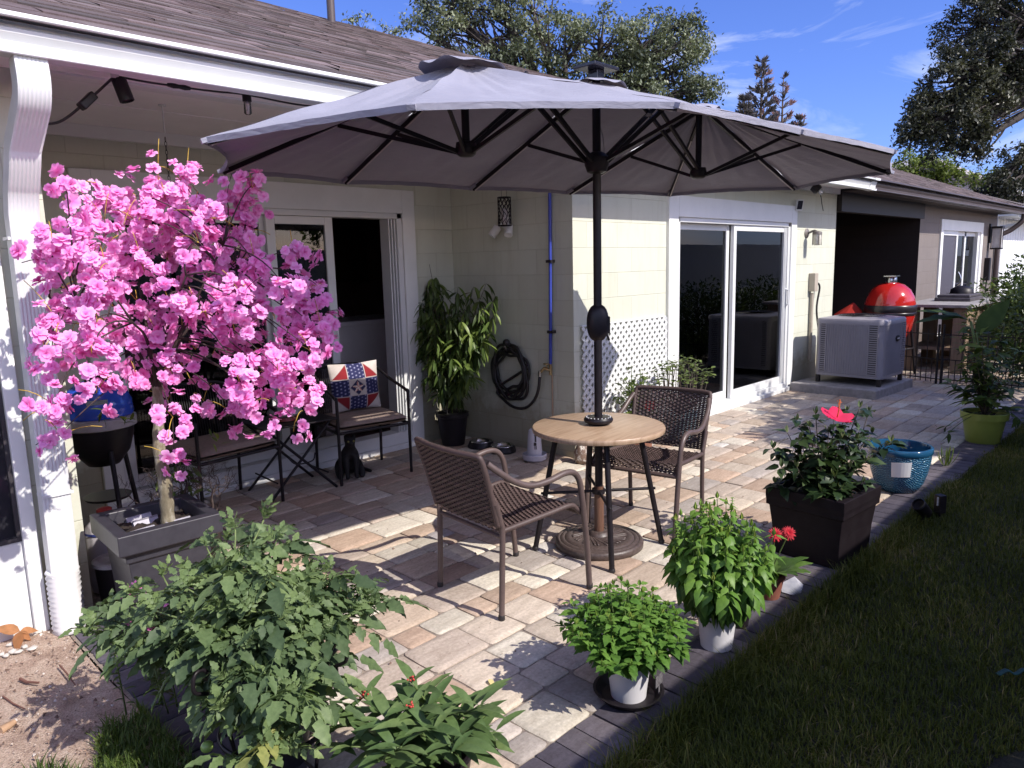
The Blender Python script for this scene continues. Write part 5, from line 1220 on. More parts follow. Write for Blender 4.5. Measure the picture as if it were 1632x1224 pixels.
# ---------------------------------------------------------------- milkweed
mw = thing('milkweed_plant', 'milkweed with long lance leaves and small red buds at the bottom edge', 'plant', (1.24, 1.58, 0))
L = Leaves(leaf_tpl(.24, 8, .22, .35, 0, 'lance', .08)); g = G(); gb_ = G(); gr_ = G(); base = np.array((1.22, 1.57, .10)); Dm = depth((1.24, 1.58, .3))
for px, py, dd in ((580, 1112, .05), (657, 1088, .0), (700, 1130, .1), (765, 1125, -.05), (655, 1130, -.08), (610, 1150, -.1), (740, 1150, .05), (540, 1150, 0), (690, 1165, -.15), (790, 1165, .05), (560, 1190, -.12), (640, 1190, -.2), (720, 1200, -.2), (500, 1190, .0)):
    e = atd(px, py, Dm+dd); b = base+np.array((U(-.08, .08), U(-.08, .08), 0)); P = smooth_path([b, (b+e)/2+rv(.02)+(e-b)*np.array((-.1, -.1, .1)), e], 8); g.tube(P, [.0042-.0018*i/(len(P)-1) for i in range(len(P))], 6)
    for k in range(7):
        i = int(4+(len(P)-5)*k/6); a0 = k*1.57+U(-.3, .3)
        for s in (0, pi): a = a0+s; up = .25+.5*k/6; L.add(P[i], (cos(a), sin(a), up+U(-.1, .2)), np.array((-cos(a)*up, -sin(a)*up, 1))+rv(.12), U(.11, .16)*(1 if k < 6 else .7), U(.15, .95))
    if py < 1160 and px in (657, 655, 580): 
        for j in range(9): gr_.ball(e+rv(.006)+(0, 0, .012), .0035, 4)
build_leaves('leaves', [L], GREEN['milkweed'], mw); g.build('stems', GREEN['stem'], mw, smooth=180); gr_.build('red_buds', pm('red_buds', (.5, .05, .04), None, 30, .5), mw, smooth=180)
g = G(); g.lathe([(.08, 0), (.105, .13), (.11, .135), (.11, .15), (.1, .15), (.096, .13), (.001, .125)], 28, (1.24, 1.55, 0)); g.build('pot', M['blackplastic'], mw, smooth=40)

# ---------------------------------------------------------------- mint, basil
def herb(name, lab, loc, leafmat, tpl, R, H, zlow, ns, nodes, lsz, potr, poth, potmat, droop, spikes=(), fall=.62):
    t = thing(name, lab, 'potted herb', loc); c = np.array(loc); Ls = Leaves(tpl); g = G()
    for k in range(ns):
        a = 2*pi*k*.382; f = sqrt((k+.5)/ns); hz = zlow+(H-zlow)*(1-fall*f**2.6)*U(.70, 1.10); rj = R*f*U(.78, 1.18); e = c+np.array((rj*cos(a)+U(-.03, .03), rj*sin(a)+U(-.03, .03), hz))
        b = c+np.array((potr*.6*f*cos(a), potr*.6*f*sin(a), poth)); P = smooth_path([b, (b*.5+e*.5)+np.array((R*f*cos(a)*.22, R*f*sin(a)*.22, .03)), e], 8); g.tube(P, [.003-.0015*i/(len(P)-1) for i in range(len(P))], 5)
        for j in range(nodes):
            i = int(3+(len(P)-4)*j/(nodes-1)); a0 = j*1.57+k
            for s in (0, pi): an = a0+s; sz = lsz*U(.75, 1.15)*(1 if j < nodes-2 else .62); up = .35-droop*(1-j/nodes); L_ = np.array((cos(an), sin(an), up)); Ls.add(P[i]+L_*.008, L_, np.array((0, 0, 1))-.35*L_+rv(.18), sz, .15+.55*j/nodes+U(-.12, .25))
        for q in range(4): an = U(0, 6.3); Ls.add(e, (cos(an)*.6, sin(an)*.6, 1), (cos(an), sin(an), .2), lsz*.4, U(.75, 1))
    for x, y, z in spikes:
        p = c+np.array((x, y, z)); g.tube([p-(0, 0, .12), p], .0016, 5)
        for j in range(8):
            for s in range(4): an = s*pi/2+j*.7; Ls.add(p-(0, 0, .012*j), (cos(an), sin(an), .5), (0, 0, 1), lsz*.16, .9)
    build_leaves('leaves', [Ls], leafmat, t); g.build('stems', GREEN['stem'], t, smooth=180)
    g = G(); g.lathe([(potr*.8, 0), (potr, poth), (potr+.004, poth+.002), (potr+.004, poth+.012), (potr-.006, poth+.012), (potr-.01, poth-.01), (.001, poth-.012)], 36, loc); g.build('pot', potmat, t, smooth=40)
    return t
M['whitepot'] = pm('white_plastic_pot', (.62, .61, .63), (.55, .54, .56), 4, .4)
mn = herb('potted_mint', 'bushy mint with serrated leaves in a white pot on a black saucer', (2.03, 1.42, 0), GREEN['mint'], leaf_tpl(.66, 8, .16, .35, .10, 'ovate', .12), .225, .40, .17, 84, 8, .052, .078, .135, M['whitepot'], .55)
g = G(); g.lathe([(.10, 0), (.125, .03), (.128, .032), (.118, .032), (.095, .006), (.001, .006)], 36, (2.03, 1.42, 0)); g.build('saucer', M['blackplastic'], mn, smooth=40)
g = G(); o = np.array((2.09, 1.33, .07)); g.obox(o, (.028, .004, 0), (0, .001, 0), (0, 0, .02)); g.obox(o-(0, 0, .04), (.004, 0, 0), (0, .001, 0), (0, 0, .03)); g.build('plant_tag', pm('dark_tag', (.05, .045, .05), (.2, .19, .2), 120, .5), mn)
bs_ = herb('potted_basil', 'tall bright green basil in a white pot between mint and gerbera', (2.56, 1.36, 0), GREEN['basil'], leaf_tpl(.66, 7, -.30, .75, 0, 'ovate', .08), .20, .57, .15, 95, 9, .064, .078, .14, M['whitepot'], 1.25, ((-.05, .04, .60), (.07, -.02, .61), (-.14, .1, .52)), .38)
# trailing basil skirt
# ---------------------------------------------------------------- gerbera and salvia
gb2 = thing('potted_gerbera', 'small gerbera with two shaggy red flowers in a terracotta pot', 'potted plant', (3.12, 1.40, 0))
c = np.array((3.12, 1.40, 0)); L = Leaves(leaf_tpl(.62, 7, .15, .5, .06, 'ovate', .15)); LP = Leaves(leaf_tpl(.16, 4, .1, .2, 0, 'lance')); g = G()
for k in range(22): a = k*2.4; L.add(c+np.array((.03*cos(a), .03*sin(a), .11)), (cos(a), sin(a), U(.5, 1.3)), np.array((-cos(a), -sin(a), .8))+rv(.1), U(.11, .17), U(.1, 1))
for (px, py) in ((1257, 850), (1236, 852)):
    e = atd(px, py, depth((3.05, 1.4, .3))); g.tube(bez(c+(0, 0, .1), (c+e)/2+(0, 0, .05), e, 5), .003, 6); fn_ = unit(np.array((-.55, -.55, .5)))
    u_ = unit(np.cross(fn_, (0, 0, 1))); w_ = np.cross(fn_, u_)
    for lay in range(3):
        for k in range(22): a = 2*pi*k/22+lay*.1; d = u_*cos(a)+w_*sin(a)+fn_*(.15+.35*lay)+rv(.08); LP.add(e+fn_*.003*lay, d, fn_, .036-.009*lay, U(.2, 1))
build_leaves('leaves', [L], GREEN['gerbera'], gb2); build_leaves('flowers', [LP], petalm('red_petals', [(0, (.35, .008, .02)), (1, (.62, .03, .05))], .25), gb2); g.build('flower_stalks', GREEN['stem'], gb2, smooth=180)
g = G(); g.lathe([(.05, 0), (.068, .095), (.074, .097), (.074, .118), (.064, .118), (.06, .1), (.001, .1)], 30, c); g.build('pot', pm('terracotta', (.24, .085, .055), (.18, .06, .04), 12, .8), gb2, smooth=40)
sv_ = thing('red_salvia', 'low plant with tiny scarlet flowers tucked between basil and gerbera', 'plant', (2.78, 1.38, 0))
L = Leaves(leaf_tpl(.5, 5, .2, .3, .1, 'ovate')); LP = Leaves(PETAL); g = G(); c = np.array((2.78, 1.38, 0))
for k in range(12):
    e = c+np.array((U(-.07, .07), U(-.06, .06), U(.2, .36))); b = c+rv(.012)*np.array((1, 1, 0)); g.tube([b, (b+e)/2, e], .0025, 5)
    for j in range(16): q = b+(e-b)*U(.2, 1); a = U(0, 6.3); L.add(q, (cos(a), sin(a), .3), (0, 0, 1), U(.03, .05), U(.3, 1))
for px, py in ((1216, 884), (1219, 892), (1213, 905), (1217, 920), (1226, 896)):
    e = atd(px, py, depth((2.75, 1.32, .25)))
    for j in range(8): LP.add(e+rv(.004), rv(), rv(), U(.008, .014), U(.5, 1))
build_leaves('leaves', [L], GREEN['basil'], sv_); build_leaves('flowers', [LP], petalm('scarlet_petals', [(0, (.5, .02, .015)), (1, (.75, .05, .03))], .2), sv_); g.build('stems', GREEN['stem'], sv_, smooth=180)
g = G(); g.lathe([(.045, 0), (.055, .08), (.06, .082), (.06, .095), (.05, .095), (.001, .085)], 24, c); g.build('pot', M['blackplastic'], sv_, smooth=40)
pp = thing('marble_scrap', 'broken white paper scrap lying on the dark edging by the terracotta pot', 'scrap', (3.27, 1.35, .003), .2)
g = G(); n = [(-.09, -.02), (-.04, -.05), (.05, -.04), (.10, .01), (.06, .04), (-.02, .05), (-.08, .03)]; V = [(x, y, .004+.012*(i % 2)) for i, (x, y) in enumerate(n)]+[(x*.97, y*.97, .0) for x, y in n]
g.add(V, [tuple(range(7)), tuple(range(7, 14))]+[(i, (i+1) % 7, 7+(i+1) % 7, 7+i) for i in range(7)]); g.build('paper', pm('white_paper', (.42, .42, .46), (.28, .29, .35), 20, .6), pp, world=False)

# ---------------------------------------------------------------- hibiscus
HX, HY = 3.80, 1.425
hp = sq_planter('black_planter', 'black square planter holding the red hibiscus', (HX, HY, 0), radians(-5), .42, .365, pm('black_resin', (.009, .006, .008), (.013, .010, .012), 14, .55, .05, 0, .12), .035, .93, .05)
hb = thing('hibiscus', 'hibiscus bush with one large red flower in the black planter', 'shrub', (HX, HY, .31))
L = Leaves(leaf_tpl(.62, 6, .18, .35, .1, 'ovate', .12)); g = G(); c = np.array((HX, HY, .31)); Dh = depth((HX, HY, .55)); Lb = Leaves(leaf_tpl(.35, 4, .3, .1, 0, 'lance'))
for px, py, dd in ((1232, 715, .0), (1245, 745, -.1), (1255, 690, .05), (1270, 670, .1), (1290, 680, -.1), (1300, 660, .05), (1330, 665, .0), (1350, 655, .1), (1370, 650, -.05), (1385, 655, .1), (1390, 690, .15), (1400, 720, .1), (1380, 735, -.1), (1355, 745, -.15), (1330, 760, -.18), (1300, 765, -.1), (1270, 745, -.15), (1310, 720, -.2), (1340, 700, -.15), (1365, 700, -.05), (1320, 690, 0), (1285, 715, .05), (1295, 740, -.05), (1350, 720, 0), (1420, 705, .05), (1235, 770, .0), (1340, 780, -.2), (1375, 770, -.1), (1310, 785, -.22), (1275, 700, -.1), (1260, 725, .1)):
    e = atd(px, py, Dh+dd); P = smooth_path([c+np.array((U(-.05, .05), U(-.05, .05), 0)), (c+e)/2+rv(.02), e], 6); g.tube(P, [.0055-.0035*i/(len(P)-1) for i in range(len(P))], 5)
    for k in range(30):
        i = random.randrange(3, len(P)); a = U(0, 6.3); d = np.array((cos(a), sin(a), U(-.35, .45))); L.add(P[i]+d*.01, d, np.array((0, 0, 1))-.4*d+rv(.3), U(.045, .085), U(0, .88))
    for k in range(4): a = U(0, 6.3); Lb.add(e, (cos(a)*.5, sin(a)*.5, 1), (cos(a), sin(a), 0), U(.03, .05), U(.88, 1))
build_leaves('leaves', [L, Lb], GREEN['hibiscus'], hb); g.build('stems', GREEN['wood'], hb, smooth=180)
pv = []; pf = []
for i in range(6):
    t = i/5; w = .42*sin(pi*min(1, .12+t*.78))**.8
    for s_ in (-1, -.5, 0, .5, 1): pv.append((t, s_*w, .18*t*t-.25*max(0, t-.6)+.05*sin(s_*6+t*7)*t))
for i in range(5):
    for j in range(4): a = i*5+j; pf.append((a, a+1, a+6, a+5))
HPET = (np.array(pv), np.array(pf)); LP = Leaves(HPET); fo = atd(1333, 668, Dh-.12); fn_ = unit(np.array((-.12, -.30, .95))); u_ = unit(np.cross(fn_, (0, 0, 1))); w_ = np.cross(fn_, u_)
for k in range(5): a = 2*pi*k/5+.3; d = u_*cos(a)+w_*sin(a)+fn_*.28; LP.add(fo, d, fn_-.28*d, .088, U(.4, .9))
build_leaves('flower', [LP], petalm('hibiscus_petals', [(0, (.40, .01, .05)), (.6, (.68, .025, .10)), (1, (.78, .06, .14))], .3), hb)
g = G(); sp = fo+fn_*.01; e = fo+fn_*.05+np.array((0, 0, .055)); g.tube(bez(sp, fo+fn_*.05, e, 5), .003, 6)
for k in range(26): g.ball(sp+(e-sp)*U(.55, 1)+rv(.004), .0026, 4)
g.build('stamen', pm('orange_stamen', (.65, .16, .03), None, 30, .5), hb, smooth=180)

# ---------------------------------------------------------------- blue glazed pot
bpot = thing('glazed_pot', 'empty blue glazed pot with embossed pattern and blank white tag', 'pot', (5.20, 1.46, 0))
m, nt, bs = new_mat('blue_glaze'); vec = N(nt, 'ShaderNodeTexCoord').outputs['Object']
vo = N(nt, 'ShaderNodeTexVoronoi', feature='DISTANCE_TO_EDGE'); vo.inputs['Scale'].default_value = 75; nt.links.new(vec, vo.inputs['Vector']); w1 = N(nt, 'ShaderNodeTexWave', wave_type='RINGS'); w1.inputs['Scale'].default_value = 26; w1.inputs['Distortion'].default_value = 6; nt.links.new(vec, w1.inputs['Vector'])
ad = N(nt, 'ShaderNodeMath', operation='MULTIPLY'); nt.links.new(w1.outputs['Fac'], ad.inputs[0]); r1 = ramp(nt, vo.outputs['Distance'], [(.02, (1, 1, 1)), (.12, (.3, .3, .3))]); nt.links.new(r1, ad.inputs[1])
nt.links.new(ramp(nt, ad.outputs[0], [(.12, (.012, .06, .13)), (.45, (.03, .14, .26)), (.8, (.16, .34, .46))]), bs.inputs['Base Color']); bs.inputs['Roughness'].default_value = .14; bump(nt, bs, ad.outputs[0], .7, .008)
g = G(); g.lathe([(.10, 0), (.118, .006), (.15, .06), (.172, .13), (.186, .21), (.190, .255), (.191, .26)], 56, cap=False); g.build('pot_body', m, bpot, smooth=50, world=False)
g = G(); g.lathe([(.191, .2605), (.198, .268), (.197, .298), (.190, .304), (.178, .303), (.172, .29), (.168, .20), (.14, .06), (.001, .05)], 56, cap=False); g.build('rim', pm('blue_rim_glaze', (.012, .075, .15), (.01, .055, .12), 8, .1), bpot, smooth=50, world=False)
a0 = atan2(-1.47, -5.17)+.06; g = G(); V = []
for k in range(7):
    a = a0-.30+.60*k/6*1.05
    for z in (.125, .225): r = (.172 if z < .2 else .1885)+.004; V.append((r*cos(a), r*sin(a), z+.008*(k/6)))
g.add(V, [(2*k, 2*k+1, 2*k+3, 2*k+2) for k in range(6)]); o = g.build('tag', pm('white_card', (.82, .82, .82), (.78, .78, .78), 3, .6), bpot, world=False); sdm = o.modifiers.new('solid', 'SOLIDIFY'); sdm.thickness = .0015

# ---------------------------------------------------------------- lime pot with young tree
lp = thing('lime_pot', 'lime green plastic pot at the far patio edge', 'pot', (7.0, 1.34, 0))
m_lime = pm('lime_plastic', (.25, .30, .06), (.22, .265, .05), 3, .35)
g = G(); g.lathe([(.12, 0), (.125, .005), (.155, .195), (.172, .198), (.176, .252), (.170, .256), (.160, .254), (.154, .22), (.001, .215)], 44); g.build('pot_body', m_lime, lp, smooth=40, world=False)
g = G(); g.grid(lambda u, v: (.152*sqrt(v)*cos(2*pi*u), .152*sqrt(v)*sin(2*pi*u), .222+.008*sin(u*40)*v), 40, 6); g.build('soil', M['soil'], lp, smooth=180, world=False)
fg_ = thing('young_tree', 'young leafy tree with two huge paddle leaves in the lime pot', 'tree', (7.0, 1.34, .22))
c = np.array((7.0, 1.34, .22)); Df = depth((6.98, 1.36, .7)); L = Leaves(leaf_tpl(.38, 5, .2, .35, 0, 'ovate', .08)); g = G()
for px, py, dd in ((1515, 610, .1), (1540, 640, -.2), (1600, 630, .1), (1620, 600, .2), (1590, 590, -.2), (1560, 600, .2), (1540, 560, .1), (1530, 540, 0), (1565, 545, -.15), (1590, 555, .1), (1555, 575, -.1), (1615, 655, .0), (1545, 520, .15), (1575, 520, 0), (1590, 610, .3), (1625, 560, .2), (1600, 520, .1), (1535, 585, 0), (1610, 620, -.2), (1575, 635, -.25), (1530, 620, .2)):
    e = atd(px, py, Df+dd); P = smooth_path([c+rv(.006), c*.6+e*.4+np.array((0, 0, .06)), e], 6); g.tube(P, [.009-.007*i/(len(P)-1) for i in range(len(P))], 6)
    for k in range(20): i = random.randrange(6, len(P)); a = U(0, 6.3); d = np.array((cos(a), sin(a), U(-.2, .5))); L.add(P[i], d, np.array((0, 0, 1))-.4*d+rv(.2), U(.08, .15), U(0, 1))
build_leaves('leaves', [L], GREEN['citrus'], fg_); g.build('trunk', GREEN['wood'], fg_, smooth=180)
BL = Leaves(leaf_tpl(.42, 9, .12, .22, 0, 'ovate', .1)); g = G()
for (px, py), (qx, qy), nn, sc in (((1548, 512), (1470, 478), (0, -.3, 1), .46), ((1556, 530), (1612, 476), (-.75, -.5, .45), .40), ((1545, 508), (1462, 496), (-.3, .1, 1), .46)):
    a, b = atd(px, py, Df), atd(qx, qy, Df-.05); BL.add(a, b-a, nn, sc, .35); g.tube(bez(c, (c+a)/2+(0, 0, .1), a, 5), .006, 6)
build_leaves('paddle_leaf', [BL], leafm('paddle_leaf_green', [(0, (.03, .055, .012)), (1, (.07, .11, .025))], .55, .3, .15, None, 14), fg_); g.build('leaf_stalks', GREEN['stem'], fg_, smooth=180)
L = Leaves(leaf_tpl(.4, 5, .2, .3, 0, 'ovate')); gg = G()
for px, py in ((1508, 680), (1512, 690), (1618, 665), (1625, 668)):
    e = atd(px, py, Df-.1); gg.tube(bez(c+(0, 0, .03), (c+e)/2+(0, 0, .08), e, 5), .003, 5)
    for k in range(4): L.add(e, rv()+np.array((0, 0, -.3)), rv(.4)+np.array((0, 0, 1)), U(.06, .1), U(0, .7))
build_leaves('trailing_leaves', [L], GREEN['citrus'], fg_); gg.build('trailing_stems', GREEN['stem'], fg_, smooth=180)

# ---------------------------------------------------------------- drooping tree in the corner
dpn = thing('drooping_plant', 'tall potted plant with drooping narrow leaves in the recess corner', 'plant', (4.19, 4.80, 0))
c = np.array((4.19, 4.80, .28)); Dp = depth((4.19, 4.80, .8)); L = Leaves(leaf_tpl(.20, 6, .12, .55, 0, 'lance')); g = G()
for px, py, dd in ((660, 430, .2), (655, 460, .25), (645, 490, .2), (640, 520, .15), (660, 500, .05), (670, 470, .1), (695, 450, .1), (705, 470, -.1), (730, 465, -.2), (755, 465, -.25), (775, 460, -.35), (790, 480, -.4), (795, 500, -.4), (765, 500, -.35), (740, 500, -.3), (715, 510, -.3), (690, 510, -.2), (690, 540, -.3), (675, 550, 0), (655, 560, .15), (650, 540, .2), (735, 520, -.35), (750, 540, -.35), (780, 540, -.4), (770, 560, -.3), (720, 580, -.3), (740, 590, -.3), (700, 600, -.2), (690, 580, -.2), (755, 610, -.3), (735, 620, -.2), (705, 620, -.1), (680, 610, .0), (770, 520, -.3), (725, 540, -.1), (710, 560, -.15), (720, 490, 0), (680, 490, .1), (745, 570, -.1), (730, 645, -.1), (700, 640, 0)):
    e = atd(px, py-8, Dp+dd*.75)
    if e[0] > XS-.04: e = e-np.array((e[0]-XS+.04, 0, 0))
    if e[1] > YR-.05: e = e-np.array((0, e[1]-YR+.05, 0))
    P = smooth_path([c+rv(.015)*np.array((1, 1, 0)), c*.45+e*.55+np.array((0, 0, .12)), e], 7); g.tube(P, [.006-.0045*i/(len(P)-1) for i in range(len(P))], 5)
    for k in range(36):
        i = random.randrange(len(P)//3, len(P)); a = U(0, 6.3); d = np.array((cos(a)*.7, sin(a)*.7, U(-1.0, .1))); L.add(P[i], d, np.array((cos(a), sin(a), .7))+rv(.2), U(.10, .16), U(.1, 1))
build_leaves('leaves', [L], GREEN['peach'], dpn); g.build('stems', GREEN['wood'], dpn, smooth=180)
g = G(); g.lathe([(.10, 0), (.135, .25), (.145, .255), (.145, .285), (.13, .285), (.125, .262), (.001, .258)], 36, (4.19, 4.80, 0)); g.build('pot', M['blackplastic'], dpn, smooth=40)

# ---------------------------------------------------------------- plants in front of the lattice
mv = thing('mandevilla', 'leafy potted climber with one red flower in front of the lattice', 'potted plant', (4.93, 3.36, 0))
c = np.array((4.93, 3.36, .2)); L = Leaves(leaf_tpl(.45, 6, .2, .3, 0, 'ovate', .08)); g = G()
for k in range(26):
    a = k*2.4; f = sqrt((k+.5)/26); e = c+np.array((.27*f*cos(a), .19*f*sin(a), .48-.30*f+U(-.04, .12))); P = smooth_path([c, (c+e)/2+rv(.02)+np.array((0, 0, .05)), e], 5); g.tube(P, .003, 5)
    for j in range(12): i = random.randrange(3, len(P)); an = U(0, 6.3); d = np.array((cos(an), sin(an), U(-.2, .6))); L.add(P[i], d, np.array((0, 0, 1))-.4*d+rv(.2), U(.05, .085), U(.1, 1))
build_leaves('leaves', [L], leafm('climber_leaf', [(0, (.05, .09, .02)), (1, (.20, .26, .06))], .4, .3, .4), mv); g.build('stems', GREEN['stem'], mv, smooth=180)
LP = Leaves(HPET); fo = np.array((4.86, 3.20, .42)); fn_ = unit(np.array((-.7, -.6, .3))); u_ = unit(np.cross(fn_, (0, 0, 1))); w_ = np.cross(fn_, u_)
for k in range(5): a = 2*pi*k/5; LP.add(fo, u_*cos(a)+w_*sin(a)+fn_*.2, fn_, .05, U(.4, .9))
build_leaves('flower', [LP], petalm('mandevilla_petals', [(0, (.4, .005, .01)), (1, (.7, .02, .02))], .25), mv)
g = G(); g.lathe([(.11, 0), (.13, .18), (.14, .182), (.14, .21), (.125, .21), (.001, .19)], 32, (4.93, 3.36, 0)); g.build('pot', pm('rust_pot', (.25, .11, .07), (.18, .08, .05), 12, .7), mv, smooth=40)
dr_ = thing('desert_rose', 'rounded shrubby plant in a pale aqua pot beside the front sliding door', 'potted plant', (5.50, 3.30, 0))
c = np.array((5.50, 3.30, .24)); L = Leaves(leaf_tpl(.55, 5, .2, .3, 0, 'round', .05)); g = G()
for k in range(34):
    a = k*2.4; f = sqrt((k+.5)/34); e = c+np.array((.30*f*cos(a), .22*f*sin(a), .44-.14*f*f+U(-.06, .05))); P = smooth_path([c+rv(.01)*np.array((1, 1, 0)), (c+e)/2+np.array((.05*cos(a), .05*sin(a), -.04)), e], 5); g.tube(P, [.007-.004*i/(len(P)-1) for i in range(len(P))], 6)
    for j in range(12): an = U(0, 6.3); d = np.array((cos(an), sin(an), U(-.1, .8))); L.add(e+rv(.022), d, np.array((0, 0, 1))-.4*d+rv(.3), U(.03, .05), U(.1, 1))
build_leaves('leaves', [L], leafm('rosette_leaf', [(0, (.05, .08, .02)), (1, (.17, .22, .07))], .4, .25, .4), dr_); g.build('stems', GREEN['wood'], dr_, smooth=180)
g = G(); g.lathe([(.10, .02), (.15, .22), (.158, .225), (.158, .25), (.145, .25), (.001, .235)], 36, (5.50, 3.30, 0)); g.build('pot', pm('aqua_pot', (.38, .52, .58), (.30, .42, .48), 7, .3), dr_, smooth=40)
g = G(); g.lathe([(.13, 0), (.155, .018), (.15, .02), (.001, .018)], 32, (5.50, 3.30, 0)); g.build('saucer', M['blackplastic'], dr_, smooth=40)

# ---------------------------------------------------------------- solar spot lights on the lawn edge
for (px, py, lab, s) in ((1470, 830, 'black spot lamp tilted toward the patio at the lawn edge', 1), (1497, 822, 'upright black solar stake with pale face standing beside the tilted spot lamp', 0)):
    p = at_z = CAMP+(FWD+RGT*((px-816)/FPX)-UPV*((py-612)/FPX))*((0-CAMP[2])/(FWD+RGT*((px-816)/FPX)-UPV*((py-612)/FPX))[2]); p = np.array((p[0], p[1], 0))
    t = thing('spot_lamp' if s else 'solar_stake', lab, 'garden lamp', tuple(p))
    g = G()
    if s:
        d = unit(np.array((-.55, .25, .55))); o = p+np.array((0, 0, .07)); g.lathe([(.02, -.06), (.034, -.04), (.04, .055), (.036, .06), (.033, .045), (.001, .035)], 22, o, ax=d); g.build('lamp_head', M['blackplastic'], t, smooth=40)
        g = G(); g.tube([p-(0, 0, .02), p+(0, 0, .07)], .008, 8); g.tube([o, o+(.05, -.02, -.03)], .007, 6); g.build('stake', M['blackplastic'], t)
    else:
        g.obox(p+np.array((0, 0, .075)), (.022, -.012, 0), (.013, .02, 0), (0, 0, .055)); g.tube([p-(0, 0, .02), p+(0, 0, .03)], .008, 8); g.build('stake', M['blackplastic'], t, bev=.004)
        g = G(); g.obox(p+np.array((-.0245, -.002, .095)), (.0015, .0008, 0), (-.006, .013, 0), (0, 0, .026)); g.build('pale_face', pm('pale_face', (.55, .53, .5), None, 9, .3), t)
# ================================================================ next-door patio
kg = thing('ceramic_grill', 'glossy red egg shaped ceramic grill with black band in the next-door recess', 'grill', (10.45, 3.16, 0))
g = G(); z = .87; g.lathe([(.305, z+.012), (.305, z+.05), (.285, z+.14), (.235, z+.235), (.16, z+.30), (.09, z+.325), (.07, z+.33)], 48)
lid = g.build('lid', pm('red_ceramic', (.42, .018, .014), (.38, .014, .012), 14, .12, .03, 0, .5, None, 5, .5), kg, smooth=50, world=False)
g = G(); g.lathe([(.312, z-.05), (.318, z-.03), (.318, z+.03), (.310, z+.04)], 48); g.lathe([(.312, z-.09), (.316, z-.085), (.316, z-.06), (.312, z-.055)], 48); g.build('band', pm('black_band', (.02, .016, .02), None, 30, .3), kg, smooth=40, world=False)
g = G(); g.lathe([(.12, z-.45), (.2, z-.42), (.27, z-.28), (.302, z-.10), (.305, z-.01)], 48); g.build('bowl', bpy.data.materials['red_ceramic'], kg, smooth=50, world=False)
g = G(); g.lathe([(.065, z+.325), (.07, z+.34), (.062, z+.40), (.058, z+.405)], 24); g.box(-.11, .05, -.09, .06, z+.406, z+.42); g.box(.03, .045, -.06, .04, z+.36, z+.405); g.build('chimney_cap', M['steel'], kg, smooth=40, world=False)
g = G()
for k in range(4):
    a = .4+pi/2*k; g.tube([(.26*cos(a), .26*sin(a), z-.22), (.34*cos(a), .34*sin(a), 0)], .018, 8)
g.tube([(.3*cos(2*pi*k/24), .3*sin(2*pi*k/24), .35) for k in range(25)], .012, 6); g.build('stand', M['black'], kg, smooth=50, world=False)
ru = thing('red_umbrella', 'tilted red fabric umbrella beside the ceramic grill', 'umbrella', (10.3, 3.52, 0))
g = G(); c0 = atd(1352, 494, depth((10.3, 3.5, .8))); ap = c0+np.array((.12, -.02, .10)); R_ = [c0+np.array((.22*cos(2*pi*k/8), .18*sin(2*pi*k/8), -.06+.05*cos(2*pi*k/8))) for k in range(8)]
for k in range(8): g.add([ap, R_[k], R_[(k+1) % 8]], [(0, 1, 2)])
g.build('canopy', leafm('red_shade_cloth', [(0, (.45, .04, .03)), (1, (.45, .04, .03))], .8, .4, .2, (1.3, .5, .2)), ru)
g = G(); g.tube([ap, (ap[0]+.05, ap[1], 0)], .012, 8); g.build('pole', M['black'], ru)
bp2 = thing('fern_pot', 'small green plant beside the red shade against the wall end', 'plant', (10.05, 3.55, 0))
L = Leaves(leaf_tpl(.35, 4, .2, .4, 0, 'lance')); c = np.array((10.05, 3.55, .6))
for k in range(60): a = U(0, 6.3); d = np.array((cos(a), sin(a), U(.1, 1.3))); L.add(c+rv(.03), d, np.array((0, 0, 1))-.5*d+rv(.2), U(.12, .24), U(.1, 1))
build_leaves('leaves', [L], GREEN['citrus'], bp2); g = G(); g.lathe([(.1, 0), (.14, .58), (.15, .6), (.001, .57)], 24, (10.05, 3.55, 0)); g.build('pot', M['concrete'], bp2, smooth=40)
# stone topped grill island
isl = thing('grill_table', 'tan timber grill table with grey top behind the black pet fence', 'table', (11.9, 3.0, 0))
m_tan = pm('tan_timber', (.26, .19, .135), (.19, .135, .095), 5, .7, .2, 0, .3, (8, 8, .6)); xa, xb, ya, yb = 10.85, 12.9, 2.35, 3.1
g = G(); g.box(xa-.08, xb+.08, ya-.06, yb+.06, .86, .90); g.build('top', M['concrete'], isl, bev=.006)
for x in (xa, 11.75, xb-.16):
    for y in (ya, yb-.16): g = G(); g.box(x, x+.16, y, y+.16, 0, .859); g.build('leg', m_tan, isl, bev=.005)
g = G(); g.box(xa+.161, xb-.161, ya+.02, yb-.02, .28, .32); g.build('shelf', m_tan, isl)
g = G(); g.box(xa+.161, 11.749, ya+.03, ya+.05, .55, .858); g.box(11.911, xb-.161, ya+.03, ya+.05, .60, .858); g.build('apron', m_tan, isl)
gg2 = thing('gas_griddle', 'dark cluttered griddle resting on the grey grill table top', 'griddle', (12.0, 2.7, .9))
g = G(); g.box(-.45, .3, -.22, .22, .0, .05); g.box(-.4, .25, -.2, .2, .051, .09); g.build('body', pm('griddle_steel', (.09, .08, .09), (.05, .045, .05), 12, .5), gg2, bev=.01, world=False)
g = G(); g.lathe([(.15, .09), (.14, .15), (.08, .19), (.001, .2)], 20, (.05, 0, 0)); g.build('lid', M['black'], gg2, smooth=50, world=False)
